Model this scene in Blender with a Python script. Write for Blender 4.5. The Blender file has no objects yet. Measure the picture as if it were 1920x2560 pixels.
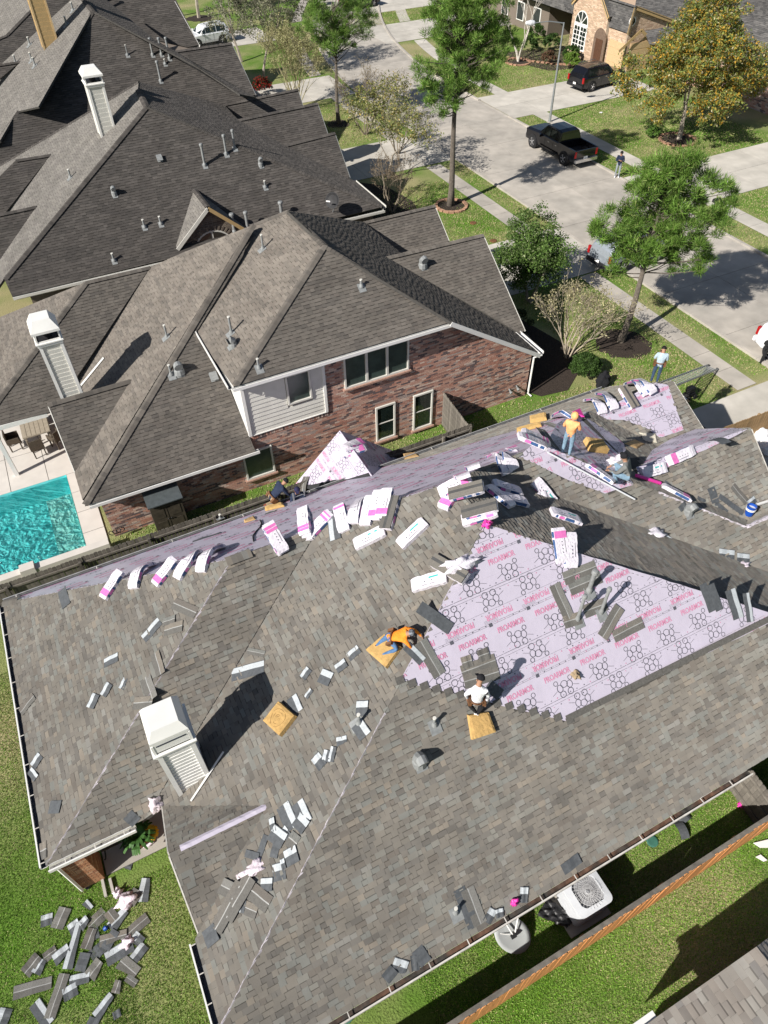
import bpy, bmesh, math, random
import numpy as np
from mathutils import Matrix, Vector
random.seed(7); RNG = np.random.default_rng(7)
SC = bpy.context.scene
COL = SC.collection
# ------------------------------------------------------------------ camera
H = 20.5
FPX = 1762.5
RW = np.array([[0.89271651, 0.33721972, -0.29889812],
               [-0.45043024, 0.64860091, -0.61353847],
               [-0.01303168, 0.68234867, 0.73091071]])
cam = bpy.data.cameras.new('camera'); camo = bpy.data.objects.new('camera', cam); COL.objects.link(camo)
cam.sensor_fit = 'HORIZONTAL'; cam.sensor_width = 36.0; cam.lens = 36.0 * FPX / 1920.0
cam.clip_start = 0.1; cam.clip_end = 2000
M = Matrix([list(RW[0]) + [0], list(RW[1]) + [0], list(RW[2]) + [H], [0, 0, 0, 1]])
camo.matrix_world = M
SC.camera = camo
# ------------------------------------------------------------------ world, sun
SD = np.array([1.36, .39, -1.0]); SD /= np.linalg.norm(SD)      # direction the sunlight travels
ELEV = math.asin(-SD[2])
w = bpy.data.worlds.new("World"); SC.world = w; w.use_nodes = True
nt = w.node_tree; bg = nt.nodes['Background']
sky = nt.nodes.new('ShaderNodeTexSky'); sky.sky_type = 'NISHITA'; sky.sun_disc = False
sky.sun_elevation = ELEV; sky.sun_rotation = math.atan2(-SD[0], -SD[1])
nt.links.new(sky.outputs[0], bg.inputs[0]); bg.inputs[1].default_value = 0.05
sl = bpy.data.lights.new('sun', 'SUN'); so = bpy.data.objects.new('sun', sl); COL.objects.link(so)
sl.energy = 4.6; sl.angle = math.radians(.5); sl.color = (1, .955, .89)
so.rotation_euler = Vector(SD).to_track_quat('-Z', 'Y').to_euler()
SC.view_settings.view_transform = 'Standard'; SC.view_settings.look = 'None'
SC.view_settings.exposure = 0.55; SC.view_settings.gamma = 1; SC.view_settings.use_curve_mapping = False

# ------------------------------------------------------------------ pixel <-> world helpers (1920 x 2560 photograph)
O3 = np.array([0, 0, H])
def ray(p): return RW @ np.array([(p[0] - 960) / FPX, -(p[1] - 1280) / FPX, -1.0])
def G(x, y, z=0.0):
    r = ray((x, y)); return O3 + r * ((z - H) / r[2])
def hit(pl, p):
    n, d = pl; r = ray(p); return O3 + r * ((d - n @ O3) / (n @ r))
def PX(x0, z0, p): return (np.array([-p, 0, 1.0]), z0 - p * x0)
def PY(y0, z0, q): return (np.array([0, -q, 1.0]), z0 - q * y0)
def onX(c, p): r = ray(p); return O3 + r * ((c - O3[0]) / r[0])
def onY(c, p): r = ray(p); return O3 + r * ((c - O3[1]) / r[1])
def proj(P):
    c = RW.T @ (np.asarray(P, float) - O3); return 960 + FPX * c[0] / -c[2], 1280 - FPX * c[1] / -c[2]
def htop(x, y, py):
    lo, hi = 0, 19
    for _ in range(30):
        m = (lo + hi) / 2
        if proj((x, y, m))[1] > py: lo = m
        else: hi = m
    return lo
def T(t, x, y):
    ox, oy = {1: (0, 0), 2: (960, 0), 3: (0, 640), 4: (960, 640), 5: (0, 1280), 6: (960, 1280), 7: (0, 1920), 8: (960, 1920)}[t]
    s = 960 / 1659; return (ox + x * s, oy + y * s)
def nrm(v): v = np.asarray(v, float); return v / np.linalg.norm(v)

# ------------------------------------------------------------------ materials
MATS = {}
def srgb(r, g, b):
    f = lambda c: (c / 255 / 12.92) if c / 255 <= .04045 else ((c / 255 + .055) / 1.055) ** 2.4
    return (f(r), f(g), f(b), 1)
def mat(name, col, rough=.8, metal=0, var=.15, scale=6, attr=False, bump=0, bscale=60, spec=.3, detail=4, col2=None, trans=0, objrand=0):
    if name in MATS: return MATS[name]
    m = bpy.data.materials.new(name); m.use_nodes = True; n = m.node_tree; b = n.nodes['Principled BSDF']
    if 'cloth' in name or 'jeans' in name: bump, bscale, var = .9, 22, max(var, .18)
    b.inputs['Roughness'].default_value = rough; b.inputs['Diffuse Roughness'].default_value = .6 if rough > .92 else (.2 if rough > .85 else 0.0); b.inputs['Metallic'].default_value = metal
    b.inputs['Specular IOR Level'].default_value = spec
    tc = n.nodes.new('ShaderNodeTexCoord')
    nz = n.nodes.new('ShaderNodeTexNoise'); nz.inputs['Scale'].default_value = scale; nz.inputs['Detail'].default_value = detail
    n.links.new(tc.outputs['Object'], nz.inputs['Vector'])
    mr = n.nodes.new('ShaderNodeMapRange'); mr.inputs[1].default_value = .3; mr.inputs[2].default_value = .7
    mr.inputs[3].default_value = 1 - var; mr.inputs[4].default_value = 1 + var
    n.links.new(nz.outputs[0], mr.inputs[0])
    if attr:
        a = n.nodes.new('ShaderNodeAttribute'); a.attribute_name = 'Col'; src = a.outputs['Color']
    elif col2:
        mx0 = n.nodes.new('ShaderNodeMix'); mx0.data_type = 'RGBA'; mx0.inputs[6].default_value = tuple(col[:3]) + (1,); mx0.inputs[7].default_value = tuple(col2[:3]) + (1,)
        nz2 = n.nodes.new('ShaderNodeTexNoise'); nz2.inputs['Scale'].default_value = scale * .35; nz2.inputs['Detail'].default_value = 6
        n.links.new(tc.outputs['Object'], nz2.inputs['Vector'])
        m2 = n.nodes.new('ShaderNodeMapRange'); m2.inputs[1].default_value = .38; m2.inputs[2].default_value = .62
        n.links.new(nz2.outputs[0], m2.inputs[0]); n.links.new(m2.outputs[0], mx0.inputs[0]); src = mx0.outputs[2]
    else:
        c = n.nodes.new('ShaderNodeRGB'); c.outputs[0].default_value = tuple(col[:3]) + (1,); src = c.outputs[0]
    vm = n.nodes.new('ShaderNodeVectorMath'); vm.operation = 'SCALE'
    n.links.new(src, vm.inputs[0]); n.links.new(mr.outputs[0], vm.inputs['Scale'])
    out = vm.outputs[0]
    if objrand:
        oi = n.nodes.new('ShaderNodeObjectInfo'); m3 = n.nodes.new('ShaderNodeMapRange'); m3.inputs[3].default_value = 1 - objrand; m3.inputs[4].default_value = 1 + objrand
        n.links.new(oi.outputs['Random'], m3.inputs[0]); v2 = n.nodes.new('ShaderNodeVectorMath'); v2.operation = 'SCALE'
        n.links.new(out, v2.inputs[0]); n.links.new(m3.outputs[0], v2.inputs['Scale']); out = v2.outputs[0]
    n.links.new(out, b.inputs['Base Color'])
    if bump:
        nb = n.nodes.new('ShaderNodeTexNoise'); nb.inputs['Scale'].default_value = bscale; nb.inputs['Detail'].default_value = 3
        n.links.new(tc.outputs['Object'], nb.inputs['Vector'])
        bp = n.nodes.new('ShaderNodeBump'); bp.inputs['Strength'].default_value = bump; bp.inputs['Distance'].default_value = .02
        n.links.new(nb.outputs[0], bp.inputs['Height']); n.links.new(bp.outputs[0], b.inputs['Normal'])
    if trans:
        tr = n.nodes.new('ShaderNodeBsdfTranslucent'); ms = n.nodes.new('ShaderNodeMixShader'); ms.inputs[0].default_value = trans
        n.links.new(out, tr.inputs[0]); n.links.new(b.outputs[0], ms.inputs[1]); n.links.new(tr.outputs[0], ms.inputs[2])
        n.links.new(ms.outputs[0], n.nodes['Material Output'].inputs[0])
    MATS[name] = m; return m
m_shin = mat('shingle_granules', None, .93, var=.15, scale=1.3, attr=True, bump=.25, bscale=260, detail=8, spec=.15)
m_brick = mat('brick_faces', None, .9, var=.12, scale=25, attr=True, bump=.3, bscale=120, spec=.2)
m_mortar = mat('mortar', (.42, .38, .33), .95, var=.1)
m_deck = mat('roof_deck', (.07, .066, .06), .95, var=.2)
m_felt = mat('black_valley_felt', (.035, .036, .038), .9, var=.25, scale=4)
m_under = mat('underlayment_sheet', (.53, .485, .575), .40, var=.035, scale=2.2, bump=.3, bscale=5, spec=.5)
m_pinkprint = mat('pink_print', (.60, .25, .38), .5, var=.05)
m_blackprint = mat('black_print', (.10, .10, .12), .5, var=.05)
m_greyprint = mat('grey_print', (.10, .10, .12), .5, var=.1)
m_white = mat('white_paint', (.78, .77, .74), .45, var=.05, scale=2)
m_offwhite = mat('off_white_siding', (.66, .645, .59), .6, var=.06, scale=3)
m_dirtywhite = mat('dirty_white_gutter', (.58, .55, .50), .5, var=.2, scale=5)
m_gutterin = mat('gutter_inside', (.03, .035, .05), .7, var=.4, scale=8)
m_tanpaint = mat('tan_paint', (.47, .33, .16), .6, var=.06)
m_tandoor = mat('tan_garage_door', (.56, .40, .23), .55, var=.05)
m_metal = mat('galvanised_metal', (.36, .38, .39), .45, .6, var=.12, scale=12)
m_lead = mat('painted_vent_grey', (.25, .26, .26), .6, .1, var=.15, scale=10)
m_glass = mat('dark_window_glass', (.012, .02, .018), .06, var=.3, scale=2, spec=.9)
m_blind = mat('greenish_window_blind', (.05, .075, .065), .25, var=.2, scale=3, spec=.7)
m_conc = mat('concrete', (.41, .375, .33), .9, var=.12, scale=1.3, bump=.12, bscale=90, objrand=.07, detail=9, col2=(.335, .31, .275))
m_concp = mat('pale_concrete', (.49, .46, .41), .9, var=.10, scale=1.2, bump=.1, bscale=90, objrand=.06, detail=9, col2=(.42, .395, .35))
m_patio = mat('pale_patio_stone', (.62, .58, .53), .85, var=.05, scale=2)
m_wood = mat('weathered_fence_wood', (.15, .135, .115), .9, var=.3, scale=5, objrand=.22, bump=.3)
m_woodo = mat('orange_stained_fence_wood', (.60, .27, .10), .75, var=.2, scale=7, objrand=.12, bump=.2)
m_foam = mat('yellow_foam', (.50, .325, .125), .95, var=.14, scale=9, bump=.9, bscale=40)
m_wrapw = mat('white_plastic_wrap', (.72, .68, .74), .28, var=.10, scale=12, bump=1.0, bscale=16, spec=.5)
m_wrapp = mat('pink_plastic_wrap', (.68, .17, .45), .3, var=.12, scale=14, spec=.5)
m_wrapb = mat('blue_plastic_wrap', (.045, .10, .24), .35, var=.3, scale=16, spec=.5)
m_teal = mat('teal_print', (.05, .45, .42), .4, var=.1)
m_gran = mat('shingle_front', None, .92, var=.14, scale=30, attr=True, bump=.3, bscale=300)
m_back = mat('shingle_underside', (.085, .092, .10), .8, var=.18, scale=14)
m_film = mat('silver_release_film', (.46, .49, .51), .32, var=.12, scale=30, spec=.5)
m_bark = mat('tree_bark', (.135, .115, .095), .95, var=.3, scale=9, bump=.8, bscale=30)
m_palebark = mat('pale_bark', (.33, .29, .24), .9, var=.25, scale=10, bump=.3)
m_twig = mat('bare_twigs', (.24, .20, .15), .9, var=.2, scale=5)
m_leaf = mat('leaves', None, .65, var=.18, scale=1.5, attr=True, spec=.25, trans=.25)
m_needle = mat('pine_needles', None, .6, var=.2, scale=1.2, attr=True, spec=.3, trans=.22)
m_blade = mat('grass_blades', None, .8, var=.25, scale=.8, attr=True, spec=.15, trans=.25)
m_mulch = mat('dark_mulch', (.032, .024, .019), 1, var=.5, scale=22, bump=1, bscale=30)
m_blackcar = mat('black_car_paint', (.006, .006, .008), .12, var=.1, spec=.8)
m_whitecar = mat('white_car_paint', (.72, .73, .75), .15, var=.02, spec=.7)
m_redcar = mat('red_car_paint', (.42, .015, .02), .2, var=.1, spec=.7)
m_silvercar = mat('silver_car_paint', (.38, .42, .46), .25, .4, var=.05, spec=.7)
m_tyre = mat('tyre_rubber', (.02, .02, .021), .8, var=.2)
m_rim = mat('alloy_rim', (.55, .55, .56), .3, .7, var=.1)
m_chrome = mat('chrome', (.65, .65, .66), .15, .9, var=.05)
m_blackpl = mat('black_plastic', (.02, .02, .022), .6, var=.15)
m_redlamp = mat('red_tail_lamp', (.35, .01, .012), .2, var=.1)
m_lamp = mat('clear_lamp', (.6, .6, .6), .15, var=.05)
m_skin = mat('skin', (.36, .20, .13), .6, var=.05)
m_blackcloth = mat('black_cloth', (.014, .014, .017), .9, var=.3, scale=9)
m_jeans = mat('blue_jeans', (.085, .17, .32), .9, var=.25, scale=14)
m_ltjeans = mat('faded_jeans', (.19, .29, .38), .9, var=.2, scale=14)
m_dkjeans = mat('dark_jeans', (.04, .07, .12), .9, var=.25, scale=14)
m_orange = mat('orange_cloth', (.90, .26, .025), .8, var=.1, scale=8)
m_peach = mat('pale_orange_cloth', (.88, .40, .17), .8, var=.08, scale=8)
m_greycl = mat('grey_cloth', (.17, .175, .17), .9, var=.12, scale=8)
m_navy = mat('navy_cloth', (.022, .032, .065), .9, var=.2, scale=8)
m_ltblue = mat('light_blue_cloth', (.42, .52, .58), .9, var=.08, scale=8)
m_whitecl = mat('white_cloth', (.72, .72, .74), .9, var=.05, scale=8)
m_camo = mat('black_white_pattern_cloth', (.74, .74, .77), .9, var=.1, scale=26, col2=(.03, .03, .05))
m_khaki = mat('khaki_cloth', (.33, .25, .16), .9, var=.15, scale=9)
m_leather = mat('tool_belt_leather', (.16, .075, .035), .7, var=.3, scale=12)
m_hair = mat('dark_hair', (.012, .01, .009), .7, var=.2)
m_redbrown = mat('red_brown_boots', (.22, .06, .03), .7, var=.2)
m_bluebkt = mat('blue_bucket_plastic', (.012, .07, .36), .35, var=.06)
m_rope = mat('black_cable', (.015, .015, .015), .6, var=.1)
m_acwhite = mat('ac_pale_grey_paint', (.62, .64, .67), .45, var=.05)
m_cardb = mat('wood_scrap', (.52, .34, .16), .85, var=.15, scale=6)
m_stoneb = mat('border_stones', (.34, .20, .13), .9, var=.3, scale=5, objrand=.2)
m_rattan = mat('dark_rattan', (.09, .07, .05), .8, var=.3, scale=30, bump=.6)
m_tabletop = mat('weathered_table_wood', (.36, .31, .24), .7, var=.12, scale=8)
m_yellow = mat('yellow_leaves', (.75, .46, .02), .6, var=.15)
m_fern = mat('fern_green', (.04, .11, .02), .6, var=.3)
m_drain = mat('green_drain_cover', (.05, .16, .12), .7, var=.2)
m_maroon = mat('magenta_plastic', (.72, .05, .34), .35, var=.05)
m_bluebin = mat('navy_bin_plastic', (.015, .03, .10), .5, var=.1)

def shade_mortar(): pass
# ------------------------------------------------------------------ object helpers
def link(o, parent=None):
    COL.objects.link(o)
    if parent is not None: o.parent = parent
    return o
def thing(name, label, cat, loc=(0, 0, 0), group=None):
    o = bpy.data.objects.new(name, None); COL.objects.link(o); o.location = [float(a) for a in loc]
    o.empty_display_size = .1
    o['label'] = label; o['category'] = cat
    if group: o['group'] = group
    return o
def tag(o, label, cat, group=None):
    if o.data and not o.parent and len(o.data.vertices) and o.location.length < 1e-6:
        n = len(o.data.vertices); a = np.empty(n * 3, np.float32); o.data.vertices.foreach_get('co', a); a = a.reshape(-1, 3)
        c = (a.min(0) + a.max(0)) / 2; c[2] = a[:, 2].min(); a -= c; o.data.vertices.foreach_set('co', a.ravel()); o.data.update(); o.location = [float(v) for v in c]
    o['label'] = label; o['category'] = cat
    if group: o['group'] = group
    return o
def struct(o): o['kind'] = 'structure'; return o
def obj(name, V, F, m, parent=None, mats=None, midx=None, cols=None, smooth=False, wmat=None):
    """mesh object from world coordinates; parented without moving (parents are unrotated empties/objects)"""
    me = bpy.data.meshes.new(name)
    me.from_pydata([tuple(map(float, v)) for v in V], [], [tuple(f) for f in F])
    return finish(name, me, m, parent, mats, midx, cols, smooth)
def finish(name, me, m, parent=None, mats=None, midx=None, cols=None, smooth=False):
    if mats:
        for a in mats: me.materials.append(a)
    elif m: me.materials.append(m)
    if midx is not None: me.polygons.foreach_set('material_index', np.asarray(midx, dtype=np.int32))
    if smooth: me.polygons.foreach_set('use_smooth', [True] * len(me.polygons))
    if cols is not None:
        a = me.attributes.new('Col', 'FLOAT_COLOR', 'FACE')
        c = np.ones((len(me.polygons), 4), np.float32); c[:, :3] = np.asarray(cols, np.float32)[:, :3]
        a.data.foreach_set('color', c.ravel())
    me.update()
    o = bpy.data.objects.new(name, me); COL.objects.link(o)
    if parent is not None: setparent(o, parent)
    return o
def wloc(o): return Vector(o.location)
def setparent(o, p):
    o.parent = p; o.matrix_parent_inverse = Matrix.Translation(-wloc(p))
class MB:
    def __init__(s): s.V = []; s.F = []; s.C = []; s.M = []
    def add(s, V, F, c=None, m=0):
        b = len(s.V); s.V += [tuple(v) for v in V]; s.F += [tuple(i + b for i in f) for f in F]
        s.C += [c if c is not None else (.5, .5, .5)] * len(F); s.M += [m] * len(F)
    def box(s, c, sx, sy, sz, ax=None, col=None, m=0):
        """box centred at c with half... full sizes along axes ax (3 unit vectors)"""
        ax = ax or ((1, 0, 0), (0, 1, 0), (0, 0, 1)); c = np.asarray(c, float); a = [np.asarray(v, float) for v in ax]
        P = []
        for k in (-.5, .5):
            for (i, j) in ((-.5, -.5), (.5, -.5), (.5, .5), (-.5, .5)): P.append(c + a[0] * sx * i + a[1] * sy * j + a[2] * sz * k)
        s.add(P, [(0, 3, 2, 1), (4, 5, 6, 7), (0, 1, 5, 4), (1, 2, 6, 5), (2, 3, 7, 6), (3, 0, 4, 7)], col, m)
    def tube(s, pts, rad, n=6, cap=True, col=None, m=0):
        pts = [np.asarray(p, float) for p in pts]
        if not hasattr(rad, '__len__'): rad = [rad] * len(pts)
        rings = []; ref = None
        for i, p in enumerate(pts):
            d = nrm(pts[min(i + 1, len(pts) - 1)] - pts[max(i - 1, 0)] + 1e-9)
            if ref is None: ref = np.array([1, 0, 0]) if abs(d[0]) < .8 else np.array([0, 1, 0])
            u = nrm(np.cross(d, ref)); v = np.cross(d, u); ref = np.cross(u, d) * -1 if False else ref
            rings.append([p + (u * math.cos(2 * math.pi * k / n) + v * math.sin(2 * math.pi * k / n)) * rad[i] for k in range(n)])
        V = [q for r in rings for q in r]; F = []
        for i in range(len(pts) - 1):
            for k in range(n): F.append((i * n + k, i * n + (k + 1) % n, (i + 1) * n + (k + 1) % n, (i + 1) * n + k))
        if cap: F.append(tuple(range(n))[::-1]); F.append(tuple((len(pts) - 1) * n + k for k in range(n)))
        s.add(V, F, col, m)
    def prism(s, poly, n, h, col=None, m=0, base=0.0):
        """extrude 3D polygon along n from base to h"""
        n = np.asarray(n, float); P = [np.asarray(p, float) for p in poly]; k = len(P)
        V = [p + n * base for p in P] + [p + n * h for p in P]
        s.add(V, [tuple(range(k))[::-1], tuple(range(k, 2 * k))] + [(i, (i + 1) % k, k + (i + 1) % k, k + i) for i in range(k)], col, m)
    def lathe(s, c, prof, n=12, ax=(0, 0, 1), col=None, m=0):
        ax = nrm(ax); ref = np.array([1, 0, 0]) if abs(ax[0]) < .8 else np.array([0, 1, 0]); u = nrm(np.cross(ax, ref)); v = np.cross(ax, u); c = np.asarray(c, float)
        V = []; F = []
        for (r, z) in prof:
            for k in range(n): V.append(c + ax * z + (u * math.cos(2 * math.pi * k / n) + v * math.sin(2 * math.pi * k / n)) * r)
        for i in range(len(prof) - 1):
            for k in range(n): F.append((i * n + k, i * n + (k + 1) % n, (i + 1) * n + (k + 1) % n, (i + 1) * n + k))
        F.append(tuple(range(n))[::-1]); F.append(tuple((len(prof) - 1) * n + k for k in range(n)))
        s.add(V, F, col, m)
    def build(s, name, m, parent=None, smooth=False, cols=False, stuff=False):
        mm = m if isinstance(m, (list, tuple)) else None
        o = obj(name, s.V, s.F, None if mm else m, parent, mm, s.M if mm else None, s.C if cols else None, smooth)
        if stuff: o['kind'] = 'stuff'
        return o

# ------------------------------------------------------------------ tiled faces (shingles, bricks)
def clip_half(poly, a, b, c):     # keep a*u+b*v<=c
    out = []
    for i in range(len(poly)):
        p, q = poly[i], poly[(i + 1) % len(poly)]
        dp = a * p[0] + b * p[1] - c; dq = a * q[0] + b * q[1] - c
        if dp <= 0: out.append(p)
        if (dp < 0 and dq > 0) or (dp > 0 and dq < 0):
            t = dp / (dp - dq); out.append((p[0] + t * (q[0] - p[0]), p[1] + t * (q[1] - p[1])))
    return out
def inpoly(poly, u, v):
    r = False; n = len(poly); j = n - 1
    for i in range(n):
        yi, yj = poly[i][1], poly[j][1]
        if (yi > v) != (yj > v) and u < (poly[j][0] - poly[i][0]) * (v - yi) / (yj - yi) + poly[i][0]: r = not r
        j = i
    return r
def spans(poly, v):
    xs = []; n = len(poly)
    for i in range(n):
        p, q = poly[i], poly[(i + 1) % n]
        if (p[1] > v) != (q[1] > v): xs.append(p[0] + (v - p[1]) * (q[0] - p[0]) / (q[1] - p[1]))
    xs.sort(); return [(xs[i], xs[i + 1]) for i in range(0, len(xs) - 1, 2)]
def frame(P):
    """local frame of a roof or wall face: U horizontal, V up-slope, N outward(up or toward camera)"""
    P = [np.asarray(p, float) for p in P]
    n = np.zeros(3)
    for i in range(len(P)): n += np.cross(P[i] - P[0], P[(i + 1) % len(P)] - P[0])
    n = nrm(n)
    if n @ (O3 - P[0]) < 0: n = -n
    if n[2] < -1e-6 and abs(n[2]) > .3: n = -n
    U = nrm(np.cross((0, 0, 1), n)) if abs(n[2]) < .999 else np.array([1., 0, 0])
    V = np.cross(n, U)
    return U, V, n
PAL_MAIN = [(.168, .156, .140), (.184, .170, .150), (.156, .147, .134), (.195, .190, .172), (.210, .188, .160), (.130, .122, .112), (.176, .178, .166), (.170, .158, .140), (.148, .134, .119), (.205, .200, .186)]
WT_MAIN = [.17, .15, .13, .1, .05, .09, .1, .11, .07, .03]
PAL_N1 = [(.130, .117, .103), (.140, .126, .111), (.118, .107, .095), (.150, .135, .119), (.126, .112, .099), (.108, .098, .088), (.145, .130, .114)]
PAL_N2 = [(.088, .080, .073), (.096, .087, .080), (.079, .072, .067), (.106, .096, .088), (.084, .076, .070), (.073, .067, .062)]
def brickpal(base):
    return base
PAL_BRICK = [(.40, .20, .15), (.46, .26, .20), (.33, .18, .14), (.50, .33, .26), (.20, .13, .12), (.43, .25, .20), (.56, .43, .36), (.13, .10, .10), (.48, .29, .23), (.38, .30, .27)]
PAL_BRICKT = [(.50, .36, .25), (.56, .41, .29), (.45, .31, .22), (.60, .46, .34), (.40, .29, .20)]
PAL_BRICKG = [(.17, .14, .115), (.21, .175, .14), (.14, .115, .095), (.24, .20, .16)]
class Tiler:
    """collects tile faces of one building; the most prominent whole tiles become single objects, the rest one mesh"""
    def __init__(s, name, m, pal, wt=None, rowh=.13, widths=(.1, .14, .18, .24, .3), thick=.018, brick=False, band=True, jit=.35):
        s.name = name; s.m = m; s.pal = pal; s.wt = wt; s.rowh = rowh; s.widths = widths; s.th = thick; s.brick = brick; s.band = band; s.jit = jit
        s.cand = []; s.mb = MB(); s.cache = {}
    def geom(s, poly, v0, v1, th, ci, low):
        """local 2D polygon -> verts (u,v,h), faces, colours"""
        c = np.array(s.pal[ci]); k = len(poly)
        def hh(v): return s.th if s.brick else .003 + th * (1 - (v - v0) / s.rowh)
        V = [(p[0], p[1], hh(p[1])) for p in poly] + [(p[0], p[1], -.001) for p in poly]
        F = [tuple(range(k))] + [((i + 1) % k, i, k + i, k + (i + 1) % k) for i in range(k)]
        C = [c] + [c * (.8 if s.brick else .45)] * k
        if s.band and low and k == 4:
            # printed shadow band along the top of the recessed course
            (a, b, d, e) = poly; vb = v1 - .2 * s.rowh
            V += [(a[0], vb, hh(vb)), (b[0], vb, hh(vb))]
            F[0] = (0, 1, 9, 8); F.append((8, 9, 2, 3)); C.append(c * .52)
        return V, F, C
    def face(s, P, excl=None, seed=0, single=True, origin=None, only=None, off=0):
        U, Vv, N = frame(P); P = [np.asarray(p, float) for p in P]
        vmin = min(p @ Vv for p in P); o = P[0] * 0 + Vv * vmin + N * (P[0] @ N)
        poly = [(float((p - o) @ U), float((p - o) @ Vv)) for p in P]
        ex = []
        for e in (excl or []): ex.append([(float((np.asarray(p) - o) @ U), float((np.asarray(p) - o) @ Vv)) for p in e])
        vmax = max(p[1] for p in poly); vs = sorted(p[1] for p in poly)
        r = random.Random(seed * 977 + 5); nrow = int(vmax / s.rowh) + 1
        umin = min(p[0] for p in poly) - .6; umax = max(p[0] for p in poly) + .1
        for row in range(nrow):
            v0 = row * s.rowh; v1 = v0 + s.rowh * (.84 if s.brick else 1.0)
            ve = min(v0 + .002, vmax - 1e-4); s0 = spans(poly, v0 + .001); s1 = spans(poly, v1 - .001)
            hasv = any(v0 < v < v1 for v in vs)
            lo = min([a for a, b in s0 + s1] + [poly[i][0] for i in range(len(poly)) if v0 <= poly[i][1] <= v1] + [1e9])
            hi = max([b for a, b in s0 + s1] + [poly[i][0] for i in range(len(poly)) if v0 <= poly[i][1] <= v1] + [-1e9])
            if hi < lo: continue
            u = lo - (.11 if (s.brick and row % 2) else (0 if s.brick else r.random() * .4)); flip = r.random() < .5
            last = -1
            while u < hi:
                if s.brick: wd = s.widths[0]; gap = .012
                else: wd = r.choice(s.widths); gap = .002
                u0, u1 = u, u + wd - gap; u += wd
                if u1 < lo: flip = not flip; r.random(); continue
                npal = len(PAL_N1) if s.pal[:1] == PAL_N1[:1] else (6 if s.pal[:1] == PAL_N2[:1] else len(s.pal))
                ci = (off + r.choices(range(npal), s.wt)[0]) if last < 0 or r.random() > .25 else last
                last = ci
                cu, cv = (u0 + u1) / 2, (v0 + v1) / 2
                flip = not flip
                if only is not None and not only(o + U * cu + Vv * cv): continue
                if any(inpoly(e, cu, cv) for e in ex): continue
                low = flip and not s.brick
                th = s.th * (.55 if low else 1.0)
                rect = [(u0, v0), (u1, v0), (u1, v1), (u0, v1)]
                full = (not hasv) and any(a <= u0 and u1 <= b for a, b in s0) and any(a <= u0 and u1 <= b for a, b in s1)
                if full:
                    if single:
                        pw = o + U * cu + Vv * cv
                        s.cand.append((np.linalg.norm(pw - O3), pw, U, Vv, N, u1 - u0, v1 - v0, ci, low, th)); continue
                    pl = rect
                else:
                    pl = poly
                    for (a, b, c) in ((-1, 0, -u0), (1, 0, u1), (0, -1, -v0), (0, 1, v1)):
                        pl = clip_half(pl, a, b, c)
                        if len(pl) < 3: break
                    if len(pl) < 3: continue
                    ar = 0
                    for i in range(len(pl)): ar += pl[i][0] * pl[(i + 1) % len(pl)][1] - pl[(i + 1) % len(pl)][0] * pl[i][1]
                    if abs(ar) < 1e-5: continue
                    if ar < 0: pl = pl[::-1]
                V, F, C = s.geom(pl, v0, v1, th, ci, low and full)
                b = len(s.mb.V); s.mb.V += [tuple(o + U * x + Vv * y + N * h) for x, y, h in V]
                s.mb.F += [tuple(i + b for i in f) for f in F]; s.mb.C += C
    def finish(s, parent, nsingle=300):
        s.cand.sort(key=lambda t: t[0]); cnt = 0; rest = []
        for t in s.cand:
            px = proj(t[1])
            if cnt < nsingle and 20 < px[0] < 1900 and 20 < px[1] < 2540:
                d, pw, U, Vv, N, wd, hgt, ci, low, th = t
                key = (round(wd, 3), ci, low)
                if key not in s.cache:
                    v0 = -hgt / 2; pl = [(-wd / 2, v0), (wd / 2, v0), (wd / 2, hgt / 2), (-wd / 2, hgt / 2)]
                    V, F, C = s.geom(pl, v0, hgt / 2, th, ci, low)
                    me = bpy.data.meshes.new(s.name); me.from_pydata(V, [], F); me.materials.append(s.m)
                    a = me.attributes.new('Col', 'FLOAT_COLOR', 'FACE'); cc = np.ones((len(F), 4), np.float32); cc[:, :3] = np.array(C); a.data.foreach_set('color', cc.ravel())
                    s.cache[key] = me
                ob = bpy.data.objects.new(s.name, s.cache[key]); COL.objects.link(ob)
                ob.parent = parent; ob.matrix_parent_inverse = Matrix.Translation(-wloc(parent))
                ob.matrix_basis = Matrix([[U[0], Vv[0], N[0], pw[0]], [U[1], Vv[1], N[1], pw[1]], [U[2], Vv[2], N[2], pw[2]], [0, 0, 0, 1]])
                cnt += 1
            else: rest.append(t)
        for d, pw, U, Vv, N, wd, hgt, ci, low, th in rest:
            v0 = -hgt / 2; pl = [(-wd / 2, v0), (wd / 2, v0), (wd / 2, hgt / 2), (-wd / 2, hgt / 2)]
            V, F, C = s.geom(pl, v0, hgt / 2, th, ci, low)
            b = len(s.mb.V); s.mb.V += [tuple(pw + U * x + Vv * y + N * h) for x, y, h in V]
            s.mb.F += [tuple(i + b for i in f) for f in F]; s.mb.C += C
        if s.mb.V:
            o = s.mb.build(s.name + '_field', s.m, parent, cols=True, stuff=True)
            return o
def deck(mb, P, th=.12):
    """solid roof deck under a face"""
    U, V, N = frame(P)
    mb.prism(P, N, -.002, base=-th)
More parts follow.
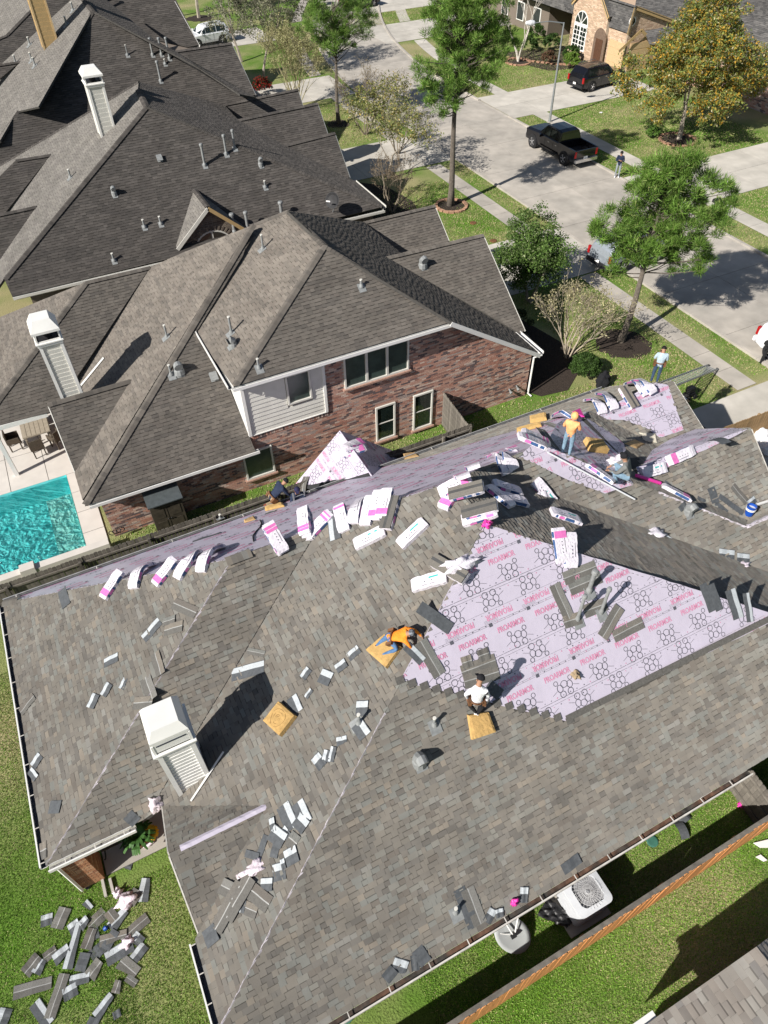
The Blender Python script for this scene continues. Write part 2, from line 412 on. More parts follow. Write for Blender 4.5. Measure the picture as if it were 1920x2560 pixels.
# ================================================================== GROUND, ROAD, WALKS
def ground_mat():
    m = bpy.data.materials.new('lawn_ground'); m.use_nodes = True; n = m.node_tree; b = n.nodes['Principled BSDF']
    b.inputs['Roughness'].default_value = .95; b.inputs['Specular IOR Level'].default_value = .1
    tc = n.nodes.new('ShaderNodeTexCoord')
    def noise(s, d=6):
        z = n.nodes.new('ShaderNodeTexNoise'); z.inputs['Scale'].default_value = s; z.inputs['Detail'].default_value = d
        n.links.new(tc.outputs['Object'], z.inputs['Vector']); return z.outputs[0]
    def mix(f, a, c, lo, hi):
        r = n.nodes.new('ShaderNodeMapRange'); r.inputs[1].default_value = lo; r.inputs[2].default_value = hi; n.links.new(f, r.inputs[0])
        x = n.nodes.new('ShaderNodeMix'); x.data_type = 'RGBA'; n.links.new(r.outputs[0], x.inputs[0])
        for i, v in ((6, a), (7, c)):
            if isinstance(v, tuple): x.inputs[i].default_value = v + (1,)
            else: n.links.new(v, x.inputs[i])
        return x.outputs[2]
    c1 = mix(noise(.5), (.11, .21, .03), (.17, .24, .06), .4, .6)
    c2 = mix(noise(.17, 8), c1, (.36, .32, .17), .44, .64)
    c3 = mix(noise(28, 3), c2, (.035, .06, .012), .52, .75)
    n.links.new(c3, b.inputs['Base Color'])
    bp = n.nodes.new('ShaderNodeBump'); bp.inputs['Strength'].default_value = .9; bp.inputs['Distance'].default_value = .05
    n.links.new(noise(16, 5), bp.inputs['Height']); n.links.new(bp.outputs[0], b.inputs['Normal'])
    return m
m_lawn = ground_mat()
PX0, PX1, PY0, PY1 = -11.0, -2.55, 20.75, 25.25      # pool opening
xs = [-400, PX0, PX1, 600]; ys = [-200, PY0, PY1, 900]
V = [(x, y, 0) for y in ys for x in xs]; F = [(j * 4 + i, j * 4 + i + 1, j * 4 + i + 5, j * 4 + i + 4) for j in range(3) for i in range(3) if not (i == 1 and j == 1)]
struct(obj('lawn_ground', V, F, m_lawn))
def ro(y): return .0075 * max(0, y - 60) ** 2
def slab_set(sname, rects, zt, m, parent_kind='structure'):
    """rects: list of 4-corner polygons; parent mesh is the bedding under the slabs, each slab a child"""
    mb = MB()
    for q in rects:
        c = np.mean(np.array(q), 0); mb.add([tuple((np.array(p) - c) * 1.0 + c) + (zt - .014,) for p in q], [(0, 1, 2, 3)])
    base = struct(mb.build(sname, mat('dark_joint_filler', (.11, .10, .085), .95, var=.2)))
    for q in rects:
        c = np.mean(np.array(q), 0); P = []
        for p in q:
            d = np.array(p) - c; L = np.abs(d); d = np.sign(d) * np.maximum(L - .012, 0); P.append(tuple(c + d))
        zz = zt + random.uniform(-.002, .002)
        k = MB(); k.prism([(p[0], p[1], 0) for p in P], (0, 0, 1), zz, base=zz - .012); k.build('slab', m, base)
    return base
R = []
y = -12.0
while y < 118:
    y2 = y + 4.6; o1, o2 = ro(y), ro(y2)
    for a, b in ((29.42, 33.55), (33.55, 37.62)):
        R.append([(a + o1, y), (b + o1, y), (b + o2, y2), (a + o2, y2)])
    y = y2
slab_set('road', R, .018, m_conc)
DRV = {'driveway_of_roofed_house': (23.3, 29.2, 9.6, 16.4, 1, 2), 'driveway_behind_shrub': (20.5, 29.2, 28.6, 34.2, 2, 2), 'driveway_of_dark_roofed_house': (18.5, 29.2, 46.8, 52.6, 3, 2),
       'driveway_of_bare_bush_house': (21, 29.2, 64, 70, 2, 2), 'driveway_of_white_suv': (19, 29.2, 84, 90, 2, 2), 'driveway_of_black_suv': (37.9, 53.2, 51.9, 57.7, 5, 2),
       'driveway_across_street': (37.9, 56, 32.4, 38.2, 5, 2), 'driveway_far_right': (38.8, 56, 76.8, 83.8, 5, 2), 'driveway_farthest': (44, 60, 89, 96, 4, 2)}
for k, (x0, x1, y0, y1, nx, ny) in DRV.items():
    R = []
    for i in range(nx):
        for j in range(ny):
            a, b = x0 + (x1 - x0) * i / nx, x0 + (x1 - x0) * (i + 1) / nx; c, d = y0 + (y1 - y0) * j / ny, y0 + (y1 - y0) * (j + 1) / ny
            if x0 > 30: a += ro(y0) * .6 * (i == 0) * 0
            R.append([(a, c), (b, c), (b, d), (a, d)])
    slab_set('driveway', R, .026, m_concp)
def indrive(x0, x1, ya, yb):
    return any(a < x1 and b > x0 and c < yb and d > ya for (a, b, c, d, _, _) in DRV.values())
for nm, x0, x1 in (('sidewalk', 26.6, 27.8), ('sidewalk', 39.8, 41.15)):
    R = []; y = -3.0
    while y < 100:
        y2 = y + 1.5; o1, o2 = ro(y), ro(y2)
        if not indrive(x0, x1, y + .7, y2 - .7): R.append([(x0 + o1, y), (x1 + o1, y), (x1 + o2, y2), (x0 + o2, y2)])
        y = y2
    slab_set(nm, R, .03, m_conc if x0 < 30 else m_concp)
for x0, x1, hx in ((29.22, 29.42, 0), (37.62, 37.82, 1)):
    k = MB(); y = -12.0
    while y < 110:
        y2 = y + 2.3; o1, o2 = ro(y), ro(y2)
        hgt = .035 if indrive(x0 - .3, x1 + .3, y + .8, y2 - .8) else .12
        k.prism([(x0 + o1, y + .006, 0), (x1 + o1, y + .006, 0), (x1 + o2, y2 - .006, 0), (x0 + o2, y2 - .006, 0)], (0, 0, 1), hgt, base=.001)
        y = y2
    struct(k.build('kerb', m_conc))
# patio, pool of the brick house
R = []
for i in range(7):
    for j in range(4): R.append([(-1.75 - 1.5 * (i + 1), 25.25 + 2.2 * j), (-1.75 - 1.5 * i, 25.25 + 2.2 * j), (-1.75 - 1.5 * i, 27.45 + 2.2 * j), (-1.75 - 1.5 * (i + 1), 27.45 + 2.2 * j)])
R += [[(-2.55, 20.3 + 1.24 * j), (-1.72, 20.3 + 1.24 * j), (-1.72, 21.54 + 1.24 * j), (-2.55, 21.54 + 1.24 * j)] for j in range(4)]
R += [[(-4.4 - 1.9 * (j + 1) + 1.85, 20.28), (-4.4 - 1.9 * j + 1.85, 20.28), (-4.4 - 1.9 * j + 1.85, 20.75), (-4.4 - 1.9 * (j + 1) + 1.85, 20.75)] for j in range(5)]
slab_set('patio', R, .05, m_patio)
k = MB(); k.box((-6, 20.22, .28), 8.6, .3, .5); k.box((-4.6, 20.22, .36), .5, .36, .6)
tag(k.build('coping_wall', m_patio), 'low pale stone wall along the near edge of the swimming pool', 'wall')
pool = thing('swimming_pool', 'turquoise swimming pool with rippled water beside the brick house patio', 'swimming pool', (-6, 22, 0))
m_pool = mat('aqua_pool_plaster', (.24, .84, .84), .7, var=.10, scale=2.6, col2=(.15, .72, .74))
k = MB(); zb = -1.0
k.add([(PX0, PY0, zb), (PX1, PY0, zb), (PX1, PY1, zb), (PX0, PY1, zb), (PX0, PY0, .05), (PX1, PY0, .05), (PX1, PY1, .05), (PX0, PY1, .05)], [(0, 1, 2, 3), (4, 5, 1, 0), (5, 6, 2, 1), (6, 7, 3, 2), (7, 4, 0, 3)])
k.build('basin', m_pool, pool)
k = MB(); k.box((PX1 - .55, 22.6, -.32), 1.0, 3.6, .1); k.build('tanning_ledge', mat('pale_pool_ledge', (.42, .72, .66), .7, var=.15, scale=8), pool)
mw = bpy.data.materials.new('pool_water'); mw.use_nodes = True; n = mw.node_tree; n.nodes.remove(n.nodes['Principled BSDF'])
tr = n.nodes.new('ShaderNodeBsdfTransparent'); gl = n.nodes.new('ShaderNodeBsdfGlossy'); gl.inputs['Roughness'].default_value = .03
mx = n.nodes.new('ShaderNodeMixShader'); fr = n.nodes.new('ShaderNodeFresnel'); fr.inputs[0].default_value = 1.33
tc = n.nodes.new('ShaderNodeTexCoord'); nz = n.nodes.new('ShaderNodeTexNoise'); nz.inputs['Scale'].default_value = 2.3; nz.inputs['Detail'].default_value = 4; nz.inputs['Distortion'].default_value = 1.6
bp = n.nodes.new('ShaderNodeBump'); bp.inputs['Strength'].default_value = 1; bp.inputs['Distance'].default_value = .35
vr = n.nodes.new('ShaderNodeTexVoronoi'); vr.feature = 'SMOOTH_F1'; vr.inputs['Scale'].default_value = 1.7
mpn = n.nodes.new('ShaderNodeMix'); mpn.data_type = 'RGBA'; mpn.blend_type = 'ADD'; mpn.inputs[0].default_value = .6
n.links.new(tc.outputs['Object'], nz.inputs[0]); n.links.new(tc.outputs['Object'], mpn.inputs[6]); n.links.new(nz.outputs[1], mpn.inputs[7]); n.links.new(mpn.outputs[2], vr.inputs[0])
rp = n.nodes.new('ShaderNodeValToRGB'); rp.color_ramp.elements[0].color = (.66, .93, .91, 1); rp.color_ramp.elements[1].color = (1, 1, 1, 1); rp.color_ramp.elements[0].position = .2; rp.color_ramp.elements[1].position = .85  # tint lightens along cell edges, painting in the ripple caustics
n.links.new(vr.outputs[0], rp.inputs[0]); n.links.new(rp.outputs[0], tr.inputs[0])
n.links.new(nz.outputs[0], bp.inputs['Height']); n.links.new(bp.outputs[0], gl.inputs['Normal']); n.links.new(bp.outputs[0], fr.inputs['Normal'])
n.links.new(fr.outputs[0], mx.inputs[0]); n.links.new(tr.outputs[0], mx.inputs[1]); n.links.new(gl.outputs[0], mx.inputs[2]); n.links.new(mx.outputs[0], n.nodes['Material Output'].inputs[0])
obj('water', [(PX0, PY0, -.06), (PX1, PY0, -.06), (PX1, PY1, -.06), (PX0, PY1, -.06)], [(0, 1, 2, 3)], mw, pool)
# mulch beds
def disk(name, cx, cy, r, m, z=.02, n=26, jag=.12, parent=None):
    P = [(cx + r * (1 + random.uniform(-jag, jag)) * math.cos(a), cy + r * (1 + random.uniform(-jag, jag)) * math.sin(a), z) for a in [2 * math.pi * i / n for i in range(n)]]
    return obj(name, [(cx, cy, z + .06)] + P, [(0, 1 + i, 1 + (i + 1) % n) for i in range(n)], m, parent)
for (x, y, r) in ((24.4, 22.0, 1.35), (24.9, 40.0, .95), (24.7, 57.8, .95), (47, 64.7, 1.1), (24.7, 97.3, 1.5), (46.2, 41.8, 1.3)): struct(disk('mulch_bed', x, y, r, m_mulch))
k = MB(); P = [(18.2, 20.4), (19.6, 20.2), (20.6, 20.9), (21.4, 21.4), (21.9, 22.6), (21.6, 24.2), (20.8, 28), (20.4, 29), (17.8, 29), (17.8, 21)]
struct(obj('mulch_bed', [(x, y, .03) for x, y in P], [tuple(range(len(P)))], m_mulch))
P = [(19, 38), (22.3, 39), (23, 42), (22.5, 45), (21, 46.6), (18, 46)]
struct(obj('mulch_bed', [(x, y, .03) for x, y in P], [tuple(range(len(P)))], m_mulch))
P = [(48, 61), (51.5, 60), (53.2, 60), (53.4, 66), (49.5, 68), (46.5, 68), (47.3, 63)]
struct(obj('mulch_bed', [(x, y, .03) for x, y in P], [tuple(range(len(P)))], m_mulch))
# grass blades (nobody could count them)
def blades(name, rects, dens, hgt, holes, seed, wid=.012, dry=.10, gain=1.0):
    r = np.random.default_rng(seed); Ps = []
    for (x0, x1, y0, y1) in rects:
        n = int((x1 - x0) * (y1 - y0) * dens); Ps.append(np.stack([r.uniform(x0, x1, n), r.uniform(y0, y1, n)], 1))
    P = np.concatenate(Ps)
    for (x0, x1, y0, y1) in holes: P = P[~((P[:, 0] > x0) & (P[:, 0] < x1) & (P[:, 1] > y0) & (P[:, 1] < y1))]
    n = len(P); a = r.uniform(0, 2 * math.pi, n); t = r.uniform(0, 2 * math.pi, n)
    L = hgt * r.uniform(.5, 1.4, n); ln = r.uniform(.1, 1.3, n) * L
    wv = wid * r.uniform(.7, 1.6, n)
    V = np.zeros((n, 3, 3), np.float32)
    V[:, 0, 0] = P[:, 0] - np.cos(a) * wv; V[:, 0, 1] = P[:, 1] - np.sin(a) * wv
    V[:, 1, 0] = P[:, 0] + np.cos(a) * wv; V[:, 1, 1] = P[:, 1] + np.sin(a) * wv
    V[:, 2, 0] = P[:, 0] + np.cos(t) * ln; V[:, 2, 1] = P[:, 1] + np.sin(t) * ln; V[:, 2, 2] = L; V[:, :2, 2] = .001
    me = bpy.data.meshes.new(name); me.vertices.add(3 * n); me.vertices.foreach_set('co', V.ravel())
    me.loops.add(3 * n); me.loops.foreach_set('vertex_index', np.arange(3 * n, dtype=np.int32)); me.polygons.add(n)
    me.polygons.foreach_set('loop_start', np.arange(0, 3 * n, 3, dtype=np.int32)); me.update()
    pal = np.array([(.14, .29, .035), (.20, .34, .06), (.10, .21, .03), (.28, .37, .10), (.44, .39, .21), (.16, .32, .03)])
    pt = np.sin(P[:, 0] * 1.3 + 2 * np.sin(P[:, 1] * .9)) * np.cos(P[:, 1] * 1.7 + P[:, 0] * .4)
    pr = np.clip(dry + .16 * pt, .015, .75); u = r.random(n)
    idx = r.integers(0, 4, n); idx = np.where(r.random(n) < .3, 5, idx); idx = np.where(u < pr, 4, idx)
    me.materials.append(m_blade)
    at = me.attributes.new('Col', 'FLOAT_COLOR', 'FACE'); c = np.ones((n, 4), np.float32); c[:, :3] = pal[idx] * gain; at.data.foreach_set('color', c.ravel())
    o = bpy.data.objects.new(name, me); COL.objects.link(o); o['kind'] = 'stuff'
    return o
blades('grass', [(-9, -4.3, 4, 16.5), (-5, -1.9, 2.2, 8.2)], 1500, .035, [(-4.4, -1.9, 8.7, 16)], 1, .009)
blades('grass', [(2.0, 14, -1.2, 2.9)], 2200, .035, [(5.9, 7.3, 1.75, 2.95)], 2, .009, .12, 1.3)
blades('grass', [(-1.6, 26.4, 18.6, 20.8), (18.2, 26.5, 16.5, 44), (28, 29.2, 17, 46), (37.9, 39.7, 38.3, 51.8), (41.3, 53, 38.3, 51.8), (38, 39.7, 26, 32.3), (41.3, 46, 24, 32.3), (41.3, 53, 57.8, 68), (37.9, 39.8, 58, 70), (19, 29, 53, 63), (38, 55, 84, 89)], 190, .06, [(-1.7, 17.7, 20.78, 60), (17.7, 21.9, 20.2, 29), (23.3, 24.9 + .4, 21, 23), (20, 29.3, 28.5, 34.3)], 3, .022, .58)
# ================================================================== HOUSE BUILDING HELPERS
def house(name, label, loc, group='houses along the street'):
    return thing(name, label, 'house', loc)
def roof_faces(h, til, faces, excl=(), deckth=.12, single=True, name='roof'):
    mb = MB()
    for i, P in enumerate(faces): deck(mb, P, deckth)
    r = mb.build(name, m_deck, h)
    for i, P in enumerate(faces): til.face(P, excl, seed=i + hash(til.name) % 7 * 0 + len(h['label']), single=single)
    return r
def caps(mb, p, q, pal, wd=.15, step=.15, lift=.03, n1=None, n2=None):
    """overlapping cap shingles along a hip or ridge from low p to high q"""
    p = np.asarray(p, float); q = np.asarray(q, float); L = np.linalg.norm(q - p); d = (q - p) / L
    hside = nrm(np.cross(d, (0, 0, 1))); up = np.cross(hside, d)
    drop = .42
    k = int(L / step); 
    for i in range(k + 1):
        a = p + d * (i * step); b = p + d * min(i * step + step * 1.15, L); c = np.array(random.choice(pal)) * random.uniform(.9, 1.08)
        V = []
        for (pt, hh) in ((a, lift + .014), (b, lift)):
            V += [pt + up * (hh - wd * drop) - hside * wd, pt + up * hh - hside * .02, pt + up * hh + hside * .02, pt + up * (hh - wd * drop) + hside * wd]
        V += [v - up * .02 for v in V[:4]]
        mb.add(V, [(0, 1, 5, 4), (1, 2, 6, 5), (2, 3, 7, 6), (8, 9, 1, 0), (9, 10, 2, 1), (10, 11, 3, 2)], c)
def gutter(h, p, q, out, m=None, step=.9, inner=None, name='gutter', lip=.13, brk=True):
    p = np.asarray(p, float); q = np.asarray(q, float); d = nrm(q - p); L = np.linalg.norm(q - p); o = np.asarray(out, float); up = np.array([0, 0, 1.])
    mb = MB(); mi = MB()
    c = (p + q) / 2
    mb.box(c + o * (lip + .01) - up * .045, L, .02, .11, (d, o, up)); mb.box(c + o * lip / 2 - up * .10, L, lip, .012, (d, o, up))
    mb.box(c + o * (lip + .005) + up * .012, L, .035, .012, (d, o, up)); mb.box(c - o * .035 - up * .12, L, .02, .19, (d, o, up))
    g = mb.build(name, m or m_white, h)
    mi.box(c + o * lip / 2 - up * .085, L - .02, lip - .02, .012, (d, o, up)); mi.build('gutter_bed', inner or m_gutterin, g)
    if brk:
        t = .4
        while t < L:
            b = MB(); b.box(p + d * t + o * (lip / 2 + .01) - up * (-.012), .022, lip - .01, .01, (d, o, up)); b.build('bracket', m_dirtywhite, g); t += step
    return g
def strip_on(pl_n, p, q, wd, m, name, parent, h=.03, lo_=.5):
    p = np.asarray(p, float); q = np.asarray(q, float); d = nrm(q - p); n = np.asarray(pl_n, float); s = nrm(np.cross(d, n))
    mb = MB(); k = max(2, int(np.linalg.norm(q - p) / .12)); V = []
    for i in range(k + 1):
        c = p + (q - p) * i / k + s * random.uniform(-.012, .012) * (1.1 - lo_); w2 = wd * random.uniform(lo_, 1.0)
        V += [c - s * w2 - n * .02, c + n * h * random.uniform(.5, 1.3), c + s * w2 - n * .02]
    F = []
    for i in range(k): F += [(3 * i, 3 * i + 1, 3 * i + 4, 3 * i + 3), (3 * i + 1, 3 * i + 2, 3 * i + 5, 3 * i + 4)]
    mb.add(V, F); return mb.build(name, m, parent)
def poly_sheet(pl, pts, hgt=.006, jag=0, sub=0):
    """polygon lying on a plane, given by picture points or 3D points"""
    n = nrm(pl[0]); out = []
    for p in pts:
        out.append((hit(pl, p) if len(p) == 2 else np.asarray(p, float)) + n * hgt)
    return out
# vents --------------------------------------------------------------
def vent(pl, base, hgt, r=.04, kind='pipe', parent=None, label=None, m=None, flash=.22):
    n = nrm(pl[0]); b = hit(pl, base) if len(base) == 2 else np.asarray(base, float)
    down = nrm(np.array([n[0], n[1], 0])) ; sl = nrm(np.cross(np.cross(n, (0, 0, 1)), n)) * -1
    side = np.cross(n, sl)
    m = m or m_lead; mb = MB()
    mb.box(b + n * .022 + sl * .05, flash * 1.6, flash * 1.3, .012, (sl, side, n)); 
    if kind == 'pipe':
        mb.lathe(b + n * .02, [(r * 2.2, 0), (r * 1.8, .05), (r * 1.15, .12)], 10); mb.lathe(b, [(r, 0), (r, hgt)], 10)
        o = mb.build('vent_pipe', m, parent); k = MB(); k.lathe(b + [0, 0, hgt - .03], [(r * 1.25, 0), (r * 1.25, .035), (r * .7, .036)], 10); k.build('collar', m_offwhite, o)
    elif kind == 'stack':
        mb.lathe(b, [(r * 1.6, -.05), (r * 1.5, .08), (r * 1.02, .16), (r, .24), (r, hgt - .12)], 12)
        o = mb.build('vent_stack', m, parent); k = MB(); k.lathe(b + [0, 0, hgt - .14], [(r * 1.05, 0), (r * 1.5, .02), (r * 1.5, .10), (r * 1.2, .14), (r * .3, .15)], 12); k.build('vent_cap', m, o)
    elif kind == 'goose':
        mb.lathe(b, [(r * 1.7, -.06), (r * 1.5, .12), (r * 1.3, .16)], 10)
        mb.tube([b + [0, 0, .12], b + [0, 0, hgt * .75], b + [0, 0, hgt] + down * .08, b + [0, 0, hgt * .9] + down * .2], [r * 1.3, r * 1.35, r * 1.3, r * 1.25], 10)
        o = mb.build('hooded_vent', m, parent)
    elif kind == 'turtle':
        mb.box(b + n * .08, .24, .22, .12, (sl, side, n)); mb.box(b + n * .15 + sl * .05, .34, .28, .03, (sl, side, n)); o = mb.build('box_vent', m, parent)
    if label: o['label'] = label
    return o
def chimney(h, x0, x1, y0, y1, z0, z1, zt, msid, mtrim, label, step=.15, closed=False):
    """sided chimney chase with corner boards, hood frame and bevelled cap"""
    mb = MB(); c = ((x0 + x1) / 2, (y0 + y1) / 2)
    mb.box((c[0], c[1], (z0 + z1) / 2), x1 - x0 - .03, y1 - y0 - .03, z1 - z0)
    o = mb.build('chimney', msid, h); o['label'] = label
    for (sx, sy) in ((x0, y0), (x1, y0), (x0, y1), (x1, y1)):
        k = MB(); k.box((sx, sy, (z0 + z1) / 2), .11, .11, z1 - z0 + .002); k.build('corner_board', mtrim, o)
    z = z0 + .02; 
    while z < z1 - .05:
        k = MB()
        for (ya, n) in ((y0, -1), (y1, 1)): k.prism([(x0 + .05, ya - n * .014, z), (x1 - .05, ya - n * .014, z), (x1 - .05, ya + n * .0, z + step), (x0 + .05, ya + n * .0, z + step)][::1], (0, n, 0), .03)
        for (xa, n) in ((x0, -1), (x1, 1)): k.prism([(xa - n * .014, y0 + .05, z), (xa - n * .014, y1 - .05, z), (xa, y1 - .05, z + step), (xa, y0 + .05, z + step)], (n, 0, 0), .03)
        k.build('siding_plank', msid, o); z += step
    k = MB(); k.box((c[0], c[1], z1 + .05), x1 - x0 + .17, y1 - y0 + .17, .1); k.box((c[0], c[1], z1 + .12), x1 - x0 + .24, y1 - y0 + .24, .04); k.build('crown_trim', mtrim, o)
    w, d = (x1 - x0) / 2 + .04, (y1 - y0) / 2 + .04; zc = z1 + .14; ht = zt - zc
    k = MB()
    for sx in (-1, 1):
        for sy in (-1, 1): k.box((c[0] + sx * w, c[1] + sy * d, zc + ht * .25), .05, .05, ht * .5)
    k.box((c[0], c[1] - d, zc + .03), 2 * w, .03, .06); k.box((c[0] - w, c[1], zc + .03), .03, 2 * d, .06); k.box((c[0] + w, c[1], zc + .03), .03, 2 * d, .06)
    k.build('cap_frame', mtrim, o)
    if closed:
        k = MB(); k.box((c[0], c[1] - d, zc + ht * .30), 2 * w - .06, .03, ht * .54); k.build('hood_panel', mtrim, o); k = MB(); k.box((c[0], c[1] - d - .02, zc + ht * .42), 2 * w - .16, .012, .04); k.build('vent_slot', m_gutterin, o)
    k = MB(); k.box((c[0], c[1], zc + .01), 2 * w - .04, 2 * d - .04, .02); k.lathe((c[0], c[1], zc), [(.16, .02), (.16, ht * .35)], 12); k.build('flue', m_blackpl, o)
    k = MB(); a, b = (w + .02, d + .02) if closed else (w + .09, d + .09); e, f = w * .74, d * .74; z2 = zc + ht * (.55 if closed else .45)
    V = [(c[0] + i * a, c[1] + j * b, z2) for i, j in ((-1, -1), (1, -1), (1, 1), (-1, 1))] + [(c[0] + i * a, c[1] + j * b, z2 + .09) for i, j in ((-1, -1), (1, -1), (1, 1), (-1, 1))] + [(c[0] + i * e, c[1] + j * f, zt) for i, j in ((-1, -1), (1, -1), (1, 1), (-1, 1))]
    k.add(V, [(3, 2, 1, 0), (8, 9, 10, 11)] + [(i, (i + 1) % 4, 4 + (i + 1) % 4, 4 + i) for i in range(4)] + [(4 + i, 4 + (i + 1) % 4, 8 + (i + 1) % 4, 8 + i) for i in range(4)])
    k.build('chimney_cap', mtrim, o)
    return o
# ================================================================== THE HOUSE BEING RE-ROOFED
HM = thing('house', 'large house being re-roofed in the foreground, half covered with pinkish underlayment and scattered shingle bundles', 'house', (5, 9, 0))
q = .856; A = (-5, 17.05, 2.6); B = (-5, 8.46, 2.6); Tp = (1.57, 12.48, 6.04); Cc = (-2.63, 8.46, 2.6); Vt = (4.11, 12.48, 6.04)
P1 = (7.277, 9.31, 7.653); P2 = (7.277, 10.92, 7.653); FS = (8.563, 11.565, 7.01); FF = (10.69, 11.565, 7.01); K = (16.47, 8.09, 3.99)
OQ = (12.555, 12.48, 6.04); GR = (15.055, 14.2, 4.745); XE = 18.8; OG = (16.69, 12.3, 3.89); GP = (13.73, 10.5, 5.43)
pW1 = PX(-5, 2.6, .5236); pW2 = PY(8.46, 2.6, q); pM1 = PX(-2.242, 2.8, .51); pYp = PY(2.70, 2.1, .84); pQ1 = PY(12.48, 6.04, -.7527); pQ2 = PY(12.48, 6.04, -1.034)
pS = PX(7.277, 7.653, -.5); pF1 = PY(8.09, 3.99, .869); pO = PX(10.69, 7.01, -.522); pG = PY(10.5, 5.43, .8); pGY = PY(10.5, 5.43, -.8); pGa = PY(14.2, 4.745, .45)
SGx = -2.13; SG1 = (.144, 6.807, 4.017); SG0 = (SGx, 6.807, 4.017)
faces = {
 'W1': [A, B, Tp], 'W2': [B, Cc, Vt, Tp],
 'M1': [Cc, Vt, P2, P1, (-2.242, 3.535, 2.8), (-2.242, 5.3, 2.8), SG1, (SGx, 8.45, 2.857)],
 'SGa': [SG1, SG0, (SGx, 5.3, 2.8)], 'SGb': [SG1, (SGx, 8.45, 2.857), SG0],
 'Yp': [(-2.242, 2.70, 2.1), (18.38, 2.70, 2.1), P1, (-2.242, 3.535, 2.8)],
 'S': [P1, (18.38, 2.70, 2.1), (18.38, 5.915, 2.1), FS, P2],
 'F1': [FS, (18.38, 5.915, 2.1), (22, 5.915, 2.1), (22, 8.09, 3.99), K, FF],
 'Bk': [K, (22, 8.09, 3.99), (22, 8.39, 3.746), (16.95, 8.39, 3.746)],
 'O': [FF, K, (16.95, 8.39, 3.746), GP, OG, GR, OQ],
 'G': [GP, (16.95, 8.39, 3.746), (18.45, 8.39, 3.746), (18.45, 10.5, 5.43)],
 'GY': [GP, (18.45, 10.5, 5.43), (18.45, 12.3, 3.89), OG],
 'Ga': [GR, OG, (XE, 12.3, 3.89), (XE, 14.2, 4.745)],
 'Q1': [Tp, A, (XE, 17.05, 2.6), (XE, 14.2, 4.745), GR, OQ],
 'Q2': [Vt, OQ, FF, FS, P2],
}
# sheets of underlayment, outlined on the plane each lies on
PB = hit(pQ1, (930, 1190)); PBx = PB[0]; zP = PB[2]
U = {}
U['patch'] = (pYp, [P1, tuple(np.array(P1) * .02 + np.array((18.38, 2.70, 2.1)) * .98)[:3]] + [(1960, 1552), (1417, 1803), (1003, 1700), (1050, 1612)])
U['patch'] = (pYp, [(1213, 1310), (1925, 1532), (1925, 1556), (1417, 1803), (1000, 1702)])
U['f1top'] = (pF1, [(1330, 1112), (1366, 1112), (1583, 1212), (1512, 1234), (1420, 1200), (1335, 1158), (1295, 1142)])
U['o'] = (pO, [(1366, 1110), (1583, 1210), (1545, 1148), (1565, 1128), (1560, 1110), (1530, 1085), (1468, 1046), (1420, 1040), (1392, 1060)])
U['g_far'] = (pGY, [(1590, 1168), (1868, 1073), (1835, 1070), (1735, 1073), (1690, 1090), (1640, 1120), (1598, 1146)])
U['g_near'] = (pG, [(1590, 1168), (1868, 1073), (1838, 1090), (1765, 1124), (1700, 1150), (1660, 1175), (1600, 1196)])
U['garage'] = (pGa, [(1466, 1046), (1640, 957), (1670, 962), (1709, 1075), (1650, 1095), (1620, 1072), (1560, 1050), (1500, 1048)])
U['far_slope'] = (pQ1, [Tp, A, (8.5, 17.05, 2.6), (9.2, 16.2, 3.24), (12, 15.6, 3.69), (14.5, 14.8, 4.29), GR, OQ])
U['upper_far_slope'] = (pQ2, [Vt, OQ, FF, FS, P2])
EX = {k: [hit(pl, p) if len(p) == 2 else np.array(p, float) for p in pts] for k, (pl, pts) in U.items()}
til = Tiler('shingle', m_shin, PAL_MAIN, WT_MAIN, rowh=.13, widths=(.10, .13, .16, .20, .25), thick=.019)
til.pal = [tuple(np.array(c) * (1.20, 1.185, 1.16)) for c in PAL_MAIN]
mb = MB()
for k, P in faces.items(): deck(mb, P)
roof = mb.build('roof', m_deck, HM)
exmap = {'Yp': ['patch'], 'F1': ['f1top'], 'O': ['o'], 'GY': ['g_far'], 'G': ['g_near'], 'Ga': ['garage'], 'Q1': ['far_slope'], 'Q2': ['upper_far_slope']}
felt = {'O': [[hit(pO, p) for p in ((1545, 1148), (1565, 1125), (1595, 1142), (1600, 1165), (1583, 1180))]], 'Ga': [[hit(pGa, p) for p in ((1468, 1050), (1500, 1042), (1510, 1070), (1480, 1070))]]}
for i, (k, P) in enumerate(faces.items()):
    til.face(P, [EX[e] for e in exmap.get(k, [])] + felt.get(k, []), seed=i)
til.finish(roof)
# --- printed underlayment
fc = bpy.data.curves.new('print', 'FONT'); fc.body = 'PROARMOR'; fc.size = .20; fc.space_character = .95; fc.align_x = 'CENTER'; fc.offset = .004; fc.resolution_u = 2
fo = bpy.data.objects.new('print', fc); COL.objects.link(fo); bpy.context.view_layer.update()
fm = bpy.data.meshes.new_from_object(fo.evaluated_get(bpy.context.evaluated_depsgraph_get()))
LV = np.array([v.co[:] for v in fm.vertices]); LF = [tuple(p.vertices) for p in fm.polygons]; LV[:, 0] *= .72
bpy.data.objects.remove(fo); bpy.data.curves.remove(fc)
def ringset():
    """plain cluster of rounded loops"""
    loops = []
    for (cx, cy, rx, ry) in ((0, .06, .085, .075), (-.13, .0, .07, .085), (.13, .01, .07, .08), (-.10, -.14, .07, .07), (.10, -.14, .07, .07), (-.19, .14, .05, .05), (.19, .14, .05, .05)):
        loops.append([(cx + rx * math.cos(t), cy + ry * math.sin(t)) for t in [2 * math.pi * i / 12 for i in range(12)]])
    return loops
LOOPS = ringset()
